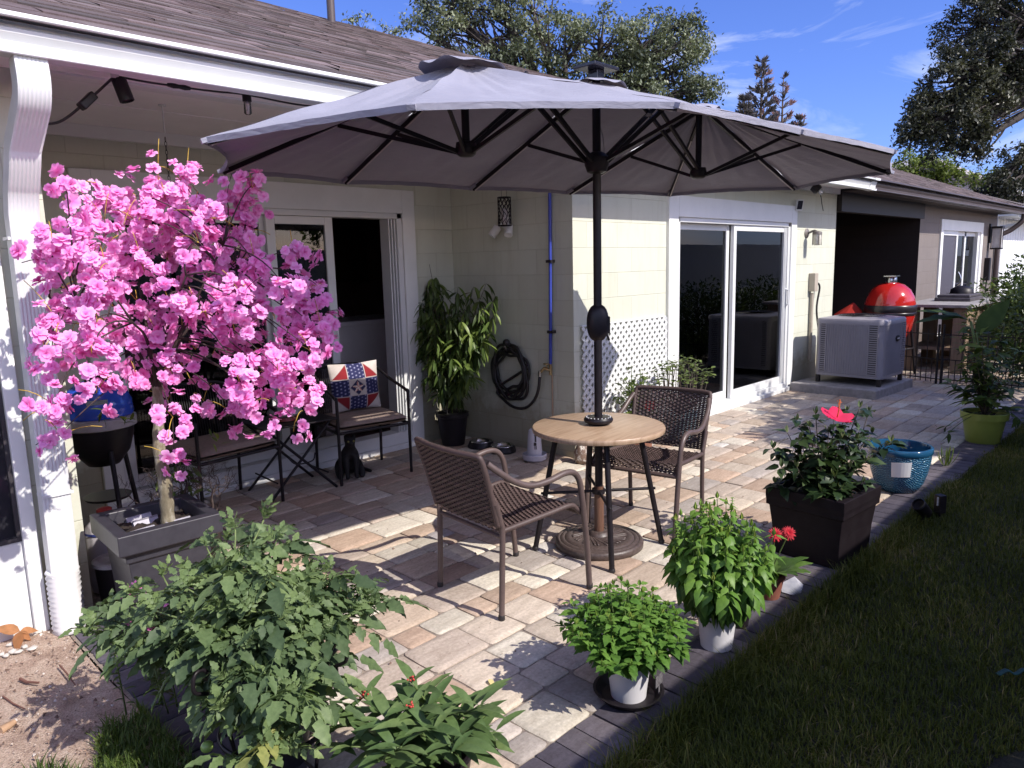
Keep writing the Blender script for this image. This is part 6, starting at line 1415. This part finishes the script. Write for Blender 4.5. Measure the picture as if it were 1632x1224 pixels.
# patio bar stools & box chair
for k, (x, y, lab) in enumerate(((13.2, 2.9, 'grey topped bar stool behind the timber grill table, nearer the cream wall'), (14.3, 2.5, 'grey topped bar stool farther along behind the grill table'))):
    s_ = thing('bar_stool', lab, 'stool', (x, y, 0), .3, 'bar stools on the next-door patio'); g = G(); g.lathe([(.001, .72), (.19, .72), (.2, .735), (.2, .765), (.18, .78), (.001, .785)], 28); g.build('seat', pm('sage_cushion', (.36, .39, .34), None, 9, .8) if k == 0 else bpy.data.materials['sage_cushion'], s_, smooth=40, world=False)
    for q in range(4): a = pi/4+q*pi/2; g = G(); g.tube([(.13*cos(a), .13*sin(a), .72), (.22*cos(a), .22*sin(a), 0)], .014, 8); g.build('leg', M['black'], s_, smooth=50, world=False)
    g = G(); g.tube([(.18*cos(2*pi*q/20), .18*sin(2*pi*q/20), .28) for q in range(21)], .009, 6); g.build('foot_ring', M['black'], s_, smooth=50, world=False)
wb = thing('timber_bench', 'low tan timber bench behind the black pet fence', 'bench', (11.0, 3.2, 0))
g = G(); g.box(10.35, 11.6, 3.12, 3.55, .36, .42); g.build('seat', m_tan, wb, bev=.006)
for x in (10.38, 11.48): g = G(); g.box(x, x+.09, 3.15, 3.52, 0, .359); g.build('leg', m_tan, wb)
ta = thing('glass_table', 'white framed patio table farther along the next-door patio', 'table', (14.6, 1.9, 0), .2)
g = G(); g.box(-.6, .6, -.45, .45, .70, .73); g.build('top', pm('pale_table_top', (.6, .62, .6), None, 4, .2), ta, bev=.006, world=False)
for sx in (-1, 1):
    for sy in (-1, 1): g = G(); g.tube([(sx*.52, sy*.37, .70), (sx*.56, sy*.41, 0)], .02, 8); g.build('leg', M['vinyl'], ta, smooth=50, world=False)
for k, (x, y, r, lab) in enumerate(((14.0, 1.75, 0, 'white mesh patio chair on the near side of the white framed table'), (15.4, 2.1, pi, 'white mesh patio chair on the far side of the white framed table'))):
    c_ = thing('garden_chair', lab, 'chair', (x, y, 0), r, 'white mesh chairs next door'); g = G(); g.box(-.22, .22, -.22, .22, .42, .45); g.build('seat', M['vinyl'], c_, world=False); g = G(); g.box(-.25, -.22, -.22, .22, .45, .9); g.build('backrest', M['vinyl'], c_, world=False)
    for sx in (-1, 1):
        for sy in (-1, 1): g = G(); g.tube([(sx*.2, sy*.2, .42), (sx*.24, sy*.22, 0)], .014, 6); g.build('leg', M['vinyl'], c_, world=False)
a2 = copy_tree(ac); a2.location = (20.3, 3.0, .1); tag(a2, 'second grey air conditioner far off by the white siding behind the bush')
for nme in ('badge',):
    pass
pf_ = thing('pet_fence', 'low black metal pet fence between the two patios', 'fence', (9.95, 2.5, 0))
pa, pb, pc_ = np.array((10.15, 3.30, 0)), np.array((9.88, 2.42, 0)), np.array((9.80, 1.25, 0)); g = G()
for p, q in ((pa, pb), (pb, pc_)):
    Lg = np.linalg.norm(q-p); n = int(Lg/.062)
    for k in range(n+1): x = p+(q-p)*k/n; big = (k % 2 == 0); g.tube([x+(0, 0, .02), x+(0, 0, .66 if big else .30)], .0055, 5)
    for z in (.06, .30, .60): g.bar(p+(0, 0, z), q+(0, 0, z), .012, .012)
g.build('rail', M['black'], pf_)
for p in (pa, pb, pb+np.array((-.005, -.05, 0)), pc_): g = G(); g.tube([p, p+(0, 0, .72)], .014, 8); g.build('post', M['black'], pf_)

# ================================================================ hedge bushes on the right
def bush(name, lab, cat, loc, R, H, n, lsz, mat, group=None, stems=14):
    t = thing(name, lab, cat, loc, 0, group); c = np.array(loc, float); L = Leaves(leaf_tpl(.42, 3, .2, .3, 0, 'ovate')); g = G()
    for k in range(stems):
        a = U(0, 6.3); e = c+np.array((R*.75*cos(a)*U(.2, 1), R*.75*sin(a)*U(.2, 1), H*U(.5, .9))); g.tube(bez(c, (c+e)/2+rv(.05), e, 5), .012, 5)
    for k in range(n):
        u = unit(rv()); rr_ = U(.55, 1.05)+.12*sin(u[0]*5+u[2]*7)+.1*sin(u[1]*9); p = c+np.array((u[0]*R*rr_, u[1]*R*rr_, H*.52+u[2]*H*.5*rr_))
        if p[2] < .03: continue
        d = unit(u+rv(.8)); L.add(p, d, u+rv(.6), lsz*U(.7, 1.3), np.clip(.45+.25*sin(p[0]*9+p[2]*11)+U(-.3, .3), 0, 1))
    build_leaves('leaves', [L], mat, t, smooth=False); g.build('stems', GREEN['wood'], t); return t
bushm = leafm('hedge_leaf', [(0, (.022, .038, .010)), (.6, (.06, .095, .022)), (1, (.15, .20, .05))], .4, .28, .4)
bush('hedge_bush', 'dense dark green bush directly behind the lime pot', 'bush', (10.4, 1.55, 0), .62, 1.15, 4200, .062, bushm, 'bushes on the right')
bush('hedge_bush', 'taller light leaved bush in front of the white siding', 'bush', (13.2, 2.05, 0), .75, 1.35, 3600, .075, bushm, 'bushes on the right')
bush('hedge_bush', 'low spreading bush between the lime pot and the taller light leaved bush', 'bush', (11.7, 1.75, 0), .6, 1.15, 3600, .066, bushm, 'bushes on the right')
# ================================================================ trees
M['bark_dark'] = pm('dark_bark', (.055, .045, .04), (.03, .024, .022), 6, .9, .5)
def tree(name, lab, base, trunk_top, r0, blobs, lsz, lpc, mats, group=None, W=.5, cat='tree', clump=.35, strands=False):
    """blobs: (centre, radius, n_clumps)"""
    t = thing(name, lab, cat, tuple(base), 0, group); base = np.array(base, float); tt = np.array(trunk_top, float)
    g = G(); P = smooth_path([base, base*.5+tt*.5+rv(.1), tt], 6); g.tube(P, [r0*(1.15-.45*i/(len(P)-1)) for i in range(len(P))], 12)
    tpl = (np.array([(0, 0, 0), (.45, W*.5, .06), (1, 0, -.08), (.45, -W*.5, .06)]), np.array([(0, 1, 2, 3)])); L = Leaves(tpl)
    for c, R, n in blobs:
        c = np.array(c, float); Rv = np.array(R if hasattr(R, '__len__') else (R, R, R)); md = tt*.45+c*.55+np.array((0, 0, .12*np.linalg.norm(c-tt)))*.6; Pb = bez(tt, md, c, 8)
        rb = r0*.45; g.tube(Pb, [rb*(1-.75*i/8) for i in range(9)], 8)
        for k in range(n):
            u = unit(rv()); q = c+u*Rv*U(.35, 1.0)**.6; s = Pb[random.randrange(4, 9)]; g.tube(bez(s, (s+q)/2+rv(.12), q, 4), [rb*.22, rb*.18, rb*.12, rb*.08, rb*.04], 4, cap=False)
            tone = .5+.3*sin(q[0]*1.3+q[2]*2.1+q[1])+U(-.15, .15); kk = lpc if not strands else lpc
            X = np.clip(rng.normal(0, .8, (kk, 3)), -1.15, 1.15); pts = q+X*clump*rng.uniform(.3, 1, (kk, 1))*np.array((1, 1, .75))
            if strands: pts[:, 2] -= rng.exponential(clump*.9, kk)*(rng.uniform(0, 1, kk) < .35)
            D_ = rng.normal(0, 1, (kk, 3)); Zn = rng.normal(0, .7, (kk, 3))+np.array((0, 0, 1)); S_ = lsz*rng.uniform(.6, 1.35, kk); Rr = np.clip(tone+rng.normal(0, .16, kk), 0, 1)
            L.P += list(pts); L.X += list(D_); L.Z += list(Zn); L.S += list(S_); L.R += list(Rr)
    build_leaves('crown', [L], mats, t, smooth=False); g.build('trunk', M['bark_dark'], t, smooth=60); return t
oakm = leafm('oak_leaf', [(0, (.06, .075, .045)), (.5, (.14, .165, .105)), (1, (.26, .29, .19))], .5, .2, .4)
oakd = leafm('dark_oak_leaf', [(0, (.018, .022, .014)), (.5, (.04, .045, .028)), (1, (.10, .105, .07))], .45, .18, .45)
limem = leafm('bright_tree_leaf', [(0, (.06, .085, .02)), (.5, (.12, .16, .04)), (1, (.2, .25, .07))], .5, .3, .3)
# big live oak behind the house
D = 26
def B(px, py, R, n, dd=0): return (atd(px, py, D+dd), R, n)
o_b = [B(720, 20, (1.6, 1.6, 1.3), 34), B(690, 60, (1.0, 1.0, .8), 16), B(790, 60, (1.7, 1.7, 1.4), 40), B(830, 120, (1.5, 1.5, 1.2), 30), B(850, 20, (1.6, 1.6, 1.2), 26), B(900, 90, (1.5, 1.6, 1.3), 34), B(960, 70, (1.5, 1.5, 1.2), 30), B(980, 130, (1.4, 1.4, 1.0), 26), B(1040, 60, (1.5, 1.5, 1.1), 34), B(1090, 65, (1.1, 1.1, .9), 24), B(1070, 115, (1.3, 1.3, 1.0), 30), B(1110, 140, (.9, .9, .6), 20), B(1020, 150, (1.4, 1.4, .8), 24), B(770, -30, (1.8, 1.8, 1.3), 26), B(930, 160, (1.5, 1.5, .8), 20), B(1000, 100, (1.2, 1.2, 1), 18, 2)]
bo = atd(905, 200, D); tree('live_oak', 'broad grey green oak rising behind our roof in the centre', (bo[0], bo[1], 0), (bo[0], bo[1], bo[2]-.6), .5, o_b, .135, 88, oakm, 'trees behind the house', clump=.36)
D = 34
for px, py, lab in ((575, 45, 'small treetop peeping over the brown roof beside the vent pipe'), (612, 52, 'small treetop peeping over the brown roof close to the big oak')):
    b_ = atd(px, 120, D); tree('oak_treetop', lab, (b_[0], b_[1], 0), (b_[0], b_[1], b_[2]), .25, [B(px, py, (.75, .75, .6), 7), B(px-12, py+20, (.9, .9, .6), 7), B(px+12, py+25, (.9, .9, .6), 7)], .17, 28, oakm, 'trees behind the house', clump=.3)
# overhanging oak at the upper right
D = 19
r_b = [B(1560, 40, (1.3, 1.3, .9), 26, 2), B(1610, 30, (1.4, 1.4, 1.1), 34, 1), B(1545, 90, (.95, .95, .75), 22), B(1600, 95, (1.1, 1.1, .7), 24), B(1510, 130, (.75, .75, .6), 18), B(1560, 148, (.85, .85, .6), 22), B(1475, 175, (.55, .55, .5), 14), B(1520, 190, (.75, .75, .6), 22), B(1460, 205, (.45, .45, .45), 12), B(1490, 215, (.5, .5, .5), 12), B(1548, 205, (.5, .5, .45), 14), B(1550, 235, (.40, .40, .35), 8), B(1585, 158, (.6, .6, .35), 12), B(1645, 110, (.9, .9, .6), 14), B(1622, 262, (.5, .5, .5), 14, 1), B(1580, 300, (.55, .55, .5), 14, 1), B(1630, 300, (.8, .8, .6), 18, 1), B(1580, 10, (1.4, 1.4, .8), 22, 2), B(1500, 150, (.4, .4, .3), 8)]
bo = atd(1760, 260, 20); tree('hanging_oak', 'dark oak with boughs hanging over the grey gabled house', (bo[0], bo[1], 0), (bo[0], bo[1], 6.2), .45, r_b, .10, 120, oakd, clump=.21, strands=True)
# norfolk pines
def pine(px, ptop, pbot, D, lab, wpx, sparse, brown):
    a, b = atd(px, ptop, D), atd(px, pbot, D); t = thing('norfolk_pine', lab, 'tree', (b[0], b[1], 0), 0, 'pines behind the parasol'); H = a[2]; g = G(); g.tube([(b[0], b[1], 0), (b[0], b[1], H*.6), (b[0], b[1], H)], [.16, .11, .02], 8)
    L = Leaves((np.array([(0, .0, 0), (.5, .14, .02), (1, 0, 0), (.5, -.14, .02)]), np.array([(0, 1, 2, 3)]))); z0 = b[2]-1.2; lev = 0; z = H-.25; wm = wpx/FPX*D
    while z > z0:
        f = (H-z)/(H-z0); Ln = wm*(.10+1.0*f**.75)*U(.85, 1.1)
        for k in range(6):
            an = 2*pi*k/6+lev*.5+U(-.2, .2)
            dead = brown and U(0, 1) < sparse; tip = np.array((b[0]+Ln*cos(an), b[1]+Ln*sin(an), z+Ln*.62*(1-.3*f))); s = np.array((b[0], b[1], z)); g.tube(bez(s, (s+tip)/2-np.array((0, 0, .05*Ln)), tip, 4), [.025, .02, .015, .012, .006], 4, cap=False)
            if dead and U(0, 1) < .7: continue
            for q in range(int(34*(.5+f))):
                w = U(.25, 1) if not dead else U(.6, 1); p = s+(tip-s)*w; d = unit(tip-s)*1.2+rv(.55)+np.array((0, 0, .45)); L.add(p+rv(.03), d, rv()+np.array((0, 0, 1)), U(.22, .42), U(.75, 1) if dead else U(0, .55))
        z -= .42; lev += 1
    build_leaves('crown', [L], leafm('pine_needles', [(0, (.075, .072, .082)), (.55, (.14, .128, .135)), (.75, (.28, .18, .18)), (1, (.34, .21, .21))], .6, .15, .3) if 'pine_needles' not in bpy.data.materials else bpy.data.materials['pine_needles'], t, smooth=False); g.build('trunk', M['bark'], t, smooth=60)
pine(1212, 97, 200, 42, 'tallest norfolk pine behind the parasol, full crowned', 26, .35, True)
pine(1246, 122, 205, 44, 'thin half dead norfolk pine with rusty needles beside the tallest pine', 24, .8, True)
pine(1186, 155, 200, 40, 'short bushy norfolk pine beside the tallest pine', 18, .2, False)
pine(1275, 185, 215, 44, 'tip of the smallest pine just showing above the parasol edge', 12, .5, True)
D = 30
for px, py, rr_, n, lab in ((1450, 262, .7, 16, 'small bright green tree just past the parasol tip over the brown roof'), (1495, 262, .8, 22, 'rounded taller bright green tree between two lower ones over the brown roof'), (1572, 292, .7, 14, 'bright green tree top behind the grey gable')):
    b_ = atd(px, 320, D); tree('garden_tree', lab, (b_[0], b_[1], 0), (b_[0], b_[1], b_[2]-.3), .14, [B(px, py, (rr_, rr_, rr_*.9), n), B(px-14, py+22, (rr_*.8, rr_*.8, .5), n//2), B(px+14, py+24, (rr_*.8, rr_*.8, .5), n//2)], .15, 60, limem, 'trees beyond the brown roof', clump=.26)
# tree past the fence that dapples the air conditioner and the right half of the patio
sh_b = [((6.9, -.6, 2.55), (.6, .6, .5), 40), ((7.4, -.3, 2.2), (.7, .5, .5), 36), ((9.6, -.2, 2.9), (.8, .6, .6), 44), ((7.4, -1.3, 3.1), (.9, .8, .6), 36), ((8.6, -1.0, 3.0), (1.0, .9, .8), 60), ((9.6, -.8, 3.2), (1.0, .9, .8), 50), ((9.0, -.3, 2.3), (1.1, .7, .6), 60), ((8.0, -.5, 2.4), (.9, .7, .5), 44), ((10.3, -.6, 2.7), (.9, .7, .8), 18), ((8.6, -1.7, 3.9), (1.3, .9, .6), 40)]
tree('fence_tree', 'leafy tree beyond the white privacy fence that shades the air conditioner', (9.0, -1.6, 0), (9.0, -1.5, 1.9), .14, sh_b, .11, 46, limem, clump=.22)

# ================================================================ grass, litter, stones
def grass(name, n, region, hmin, hmax, mat, wid=.0028, bendm=.5):
    p = region(n); n = len(p); a = rng.uniform(0, 2*pi, n); h = rng.uniform(hmin, hmax, n); b = rng.uniform(.1, 1, n)*bendm; dx, dy = np.cos(a), np.sin(a); wx, wy = -np.sin(a)*wid, np.cos(a)*wid
    def lv(t, ww): off = b*t*t*h; return np.stack([p[:, 0]+dx*off+wx*ww, p[:, 1]+dy*off+wy*ww, p[:, 2]+h*t*(1-.25*b*t)], 1)
    V = np.stack([lv(0, 1), lv(0, -1), lv(.55, .8), lv(.55, -.8), lv(1, 0)], 1).reshape(-1, 3); i = np.arange(n)*5
    Q = np.stack([i, i+1, i+3, i+2], 1); T = np.stack([i+2, i+3, i+4], 1); R = np.repeat(np.clip(.5+.25*np.sin(p[:, 0]*5)*np.sin(p[:, 1]*7)+rng.normal(0, .22, n), 0, 1), 5)
    return tag(put(name, fast_mesh(name, V, [Q, T], R), mat), kind='stuff')
gm = leafm('lawn_blade', [(0, (.038, .050, .008)), (.45, (.075, .092, .012)), (.8, (.12, .13, .018)), (.95, (.20, .17, .05)), (1, (.26, .20, .09))], .6, .25, .25)
gm2 = leafm('lush_blade', [(0, (.03, .05, .012)), (.5, (.08, .13, .025)), (1, (.16, .20, .06))], .5, .35, .25)
def reg_lawn(n):
    x = rng.uniform(0, 1, n)**1.5*8.6+.9; y = 1.235-rng.uniform(0, 1, n)**1.2*np.minimum(1.3, .35+x*.2); ed = .02*np.sin(x*9)+.015*np.sin(x*23); return np.stack([x, y+ed, np.full(n, -.022)], 1)
grass('grass', 130000, reg_lawn, .015, .050, gm, .0018, 1.1)
def reg_tall(n): x = rng.uniform(.9, 5.5, n); y = 1.24-np.abs(rng.normal(0, .05, n)); return np.stack([x, y, np.full(n, -.02)], 1)
grass('tall_grass', 6500, reg_tall, .05, .11, gm, .002, 1.1)
def reg_left(n):
    x = .80-rng.uniform(0, .75, n); y = rng.uniform(1.35, 2.9, n)-.15*rng.uniform(0, 1, n); k = (y < 2.62+.15*np.sin(x*9)+.08*np.sin(x*31)); return np.stack([x, y, np.full(n, -.01)], 1)[k & (x > -.3)]
grass('side_grass', 24000, reg_left, .03, .085, gm2, .0028, 1.0)
# fallen leaves, pebbles, twigs
def rock(name, o, r, mat, lab, cat, group=None):
    r *= .62; t = thing(name, lab, cat, tuple(o), 0, group); g = G(); g.ball((0, 0, r*.3), r, 6, None, (U(.8, 1.3), U(.7, 1.1), U(.45, .7))); s = U(0, 9)
    g.V = [(v[0]*(1+.18*sin(v[1]*3/r+s)), v[1]*(1+.15*sin(v[0]*4/r+s)), v[2]*(1+.12*sin(v[0]*5/r))) for v in g.V]; g.build('stone_body', mat, t, smooth=45, world=False); return t
m_peb = pm('white_pebble', (.55, .52, .48), (.40, .37, .33), 18, .8, .3)
def gnd(px, py, z=0): d = FWD+RGT*((px-816)/FPX)-UPV*((py-612)/FPX); return CAMP+d*((z-CAMP[2])/d[2])
for px, py, r in ((18, 1028, .022), (33, 1022, .028), (45, 1015, .03), (52, 1035, .028), (20, 1040, .024), (4, 1044, .02), (62, 1008, .024), (30, 1040, .022), (10, 1046, .018), (55, 1012, .018), (40, 1032, .02)):
    rock('pebble', gnd(px, py), r, m_peb, 'white pebble in the dirt by the white half glazed door', 'pebble', 'pebbles by the door')
lf_t = leaf_tpl(.5, 6, .25, .25, 0, 'ovate')
m_dry = leafm('dry_leaf', [(0, (.24, .10, .04)), (1, (.42, .21, .10))], .7, .3, .2, (1.2, .8, .5), 30)
dl = thing('dry_leaf', 'cluster of curled orange brown dry leaves against the white door', 'leaf', tuple(gnd(30, 1010)))
L = Leaves(lf_t); p = gnd(32, 1006, .05)
for d, s_ in (((-.6, .25, .3), .10), ((.5, -.05, -.1), .07), ((-.25, -.4, -.4), .09), ((.2, -.2, -.3), .06)): L.add(p, d, (-.3, -.6, .7), s_, U(.3, 1))
build_leaves('blade', [L], m_dry, dl)
L = Leaves(lf_t)
for px, py in ((640, 1096), (783, 1085), (880, 1030), (720, 700), (1300, 700)):
    pass
for k, (px, py, lab) in enumerate(((780, 1082, 'tiny yellow leaf on the sunny pavers near the mint shadow'), (1203, 706, 'tiny pale leaf on the sunny pavers left of the hibiscus'))):
    t = thing('fallen_leaf', lab, 'leaf', tuple(gnd(px, py, .006))); L = Leaves(lf_t); L.add(gnd(px, py, .008), rv()*np.array((1, 1, .1)), (0.2, 0, 1), .045, .9)
    build_leaves('blade', [L], leafm('yellow_leaf', [(0, (.5, .4, .12)), (1, (.7, .6, .3))], .6, .3) if k == 0 else m_peb, t)
for k, (a, b, r) in enumerate((((32, 1082), (62, 1088), .006), ((0, 1165), (24, 1150), .016), ((95, 1060), (120, 1092), .004), ((5, 1110), (40, 1130), .004))):
    t = thing('twig', ('short reddish twig lying in the dirt', 'thick pale stick lying in the dirt by the grass', 'thin dark twig beside the dark edging stones', 'thin twig in the dirt above the thick pale stick')[k], 'twig', tuple(gnd(*a))); g = G(); p, q = gnd(*a, .006), gnd(*b, .008); g.tube([p, (p+q)/2+rv(.006)*np.array((1, 1, .2)), q], [r, r*.9, r*.6], 6); g.build('wood', pm('red_twig', (.16, .07, .05), None, 20, .9) if k == 0 else (bpy.data.materials['red_twig'] if k != 1 else pm('pale_stick', (.42, .27, .17), (.3, .18, .1), 20, .9)), t, smooth=60)
# litter crumbs in the dirt
n = 1500; V = []; F = []; P_ = np.stack([rng.uniform(-.1, .80, n), rng.uniform(2.2, 3.62, n), np.full(n, .0)], 1); tv = np.array([(0, 0, 0), (1, 0, 0), (.4, .8, .1), (.5, .3, .6)]); tf = np.array([(0, 1, 3), (1, 2, 3), (2, 0, 3)]); L = Leaves((tv, tf))
for p in P_: L.add(p, rv()*np.array((1, 1, .2)), rv(.3)+np.array((0, 0, 1)), abs(rng.normal(0, .006))+.003, U(0, 1))
build_leaves('dirt_litter', [L], leafm('wood_crumb', [(0, (.10, .06, .045)), (.6, (.32, .22, .17)), (1, (.62, .56, .5))], .9, .05), None, smooth=False, kind='stuff')
n = 420; P_ = np.stack([rng.uniform(1.1, 8.5, n), rng.uniform(1.45, 3.6, n), np.full(n, .002)], 1); L = Leaves((tv, tf))
for p in P_: L.add(p, rv()*np.array((1, 1, .15)), rv(.2)+np.array((0, 0, 1)), abs(rng.normal(0, .005))+.003, U(0, .8))
build_leaves('patio_litter', [L], bpy.data.materials['wood_crumb'], None, smooth=False, kind='stuff')
tw_ = thing('ribbon', 'scrap of teal ribbon lying in the dark lawn at the right edge', 'ribbon', tuple(gnd(1615, 1072)))
g = G(); Pp = [gnd(1590, 1075, .035), gnd(1605, 1068, .045), gnd(1618, 1074, .035), gnd(1632, 1066, .045), gnd(1645, 1070, .03)]; g.tube(smooth_path(Pp, 5), .011, 6, flat=.25); g.build('strip', pm('teal_plastic', (.008, .06, .05), (.004, .03, .026), 20, .6), tw_, smooth=180)
wd_ = thing('weed', 'small tuft of grass growing from the paver joint behind the blue pot', 'weed', tuple(gnd(1508, 742))); L = Leaves(leaf_tpl(.07, 4, .2, .4, 0, 'lance'))
for k in range(26): a = U(0, 6.3); L.add(gnd(1508+U(-4, 4), 743, 0), (cos(a)*.7, sin(a)*.7, U(.4, 1.4)), (cos(a), sin(a), .3), U(.08, .17), U(.4, 1))
build_leaves('blades', [L], gm2, wd_)

# ================================================================ sky, sun, camera
SUNV = np.array((.154, -1.10, 1.0)); el = atan2(1.0, sqrt(.154**2+1.1**2)); rot = atan2(.154, -1.10)
w = bpy.data.worlds.new('World'); scene.world = w; w.use_nodes = True; nt = w.node_tree; bg = nt.nodes['Background']
sky = N(nt, 'ShaderNodeTexSky', sky_type='NISHITA'); sky.sun_disc = False; sky.sun_elevation = el; sky.sun_rotation = rot; sky.air_density = 1.0; sky.dust_density = .35; sky.ozone_density = 2.2
tc = N(nt, 'ShaderNodeTexCoord').outputs['Generated']; mp = N(nt, 'ShaderNodeMapping'); mp.inputs['Scale'].default_value = (1.6, 1.6, 5.5); nt.links.new(tc, mp.inputs['Vector'])
cl_f = noise(nt, 2.3, 7, .62, mp.outputs[0], .8); msk = ramp(nt, cl_f, [(.57, (0, 0, 0)), (.76, (.6, .6, .6))])
mx = N(nt, 'ShaderNodeMix', data_type='RGBA'); nt.links.new(msk, mx.inputs[0]); dt_ = N(nt, 'ShaderNodeVectorMath', operation='DOT_PRODUCT'); nt.links.new(N(nt, 'ShaderNodeTexCoord').outputs['Generated'], dt_.inputs[0]); dt_.inputs[1].default_value = (.69, .70, .0)
tint = mul(nt, sky.outputs[0], ramp(nt, dt_.outputs['Value'], [(.0, SKY_SUNSIDE), (.30, SKY_BLUE)]), 1); nt.links.new(tint, mx.inputs[6]); mx.inputs[7].default_value = (4.6, 5.0, 5.9, 1)   # milky toward the sun, deep blue opposite
nt.links.new(mx.outputs[2], bg.inputs['Color']); bg.inputs['Strength'].default_value = SKYSTR
sd_ = bpy.data.lights.new('sun', 'SUN'); sd_.energy = SUNSTR; sd_.angle = radians(.5); sd_.color = (1.0, .94, .86); so = bpy.data.objects.new('sun', sd_); COL.objects.link(so)
from mathutils import Vector, Matrix
so.rotation_euler = Vector(tuple(SUNV)).to_track_quat('Z', 'Y').to_euler()
cam = bpy.data.cameras.new('camera'); co = bpy.data.objects.new('camera', cam); COL.objects.link(co); scene.camera = co
cam.sensor_fit = 'HORIZONTAL'; cam.sensor_width = 36; cam.lens = FPX/1632*36; cam.clip_end = 2000; cam.clip_start = .02
Mx = Matrix(((RGT[0], UPV[0], -FWD[0], CAMP[0]), (RGT[1], UPV[1], -FWD[1], CAMP[1]), (RGT[2], UPV[2], -FWD[2], CAMP[2]), (0, 0, 0, 1))); co.matrix_world = Mx
scene.view_settings.view_transform = 'Standard'; scene.view_settings.look = 'None'; scene.view_settings.exposure = EXPO; scene.view_settings.gamma = 1
scene.render.engine = 'CYCLES'; scene.cycles.max_bounces = 7; scene.cycles.transparent_max_bounces = 12; scene.cycles.caustics_reflective = False; scene.cycles.caustics_refractive = False
scene.cycles.use_denoising = True
for o in scene.objects:
    if o.get('_x'): pass
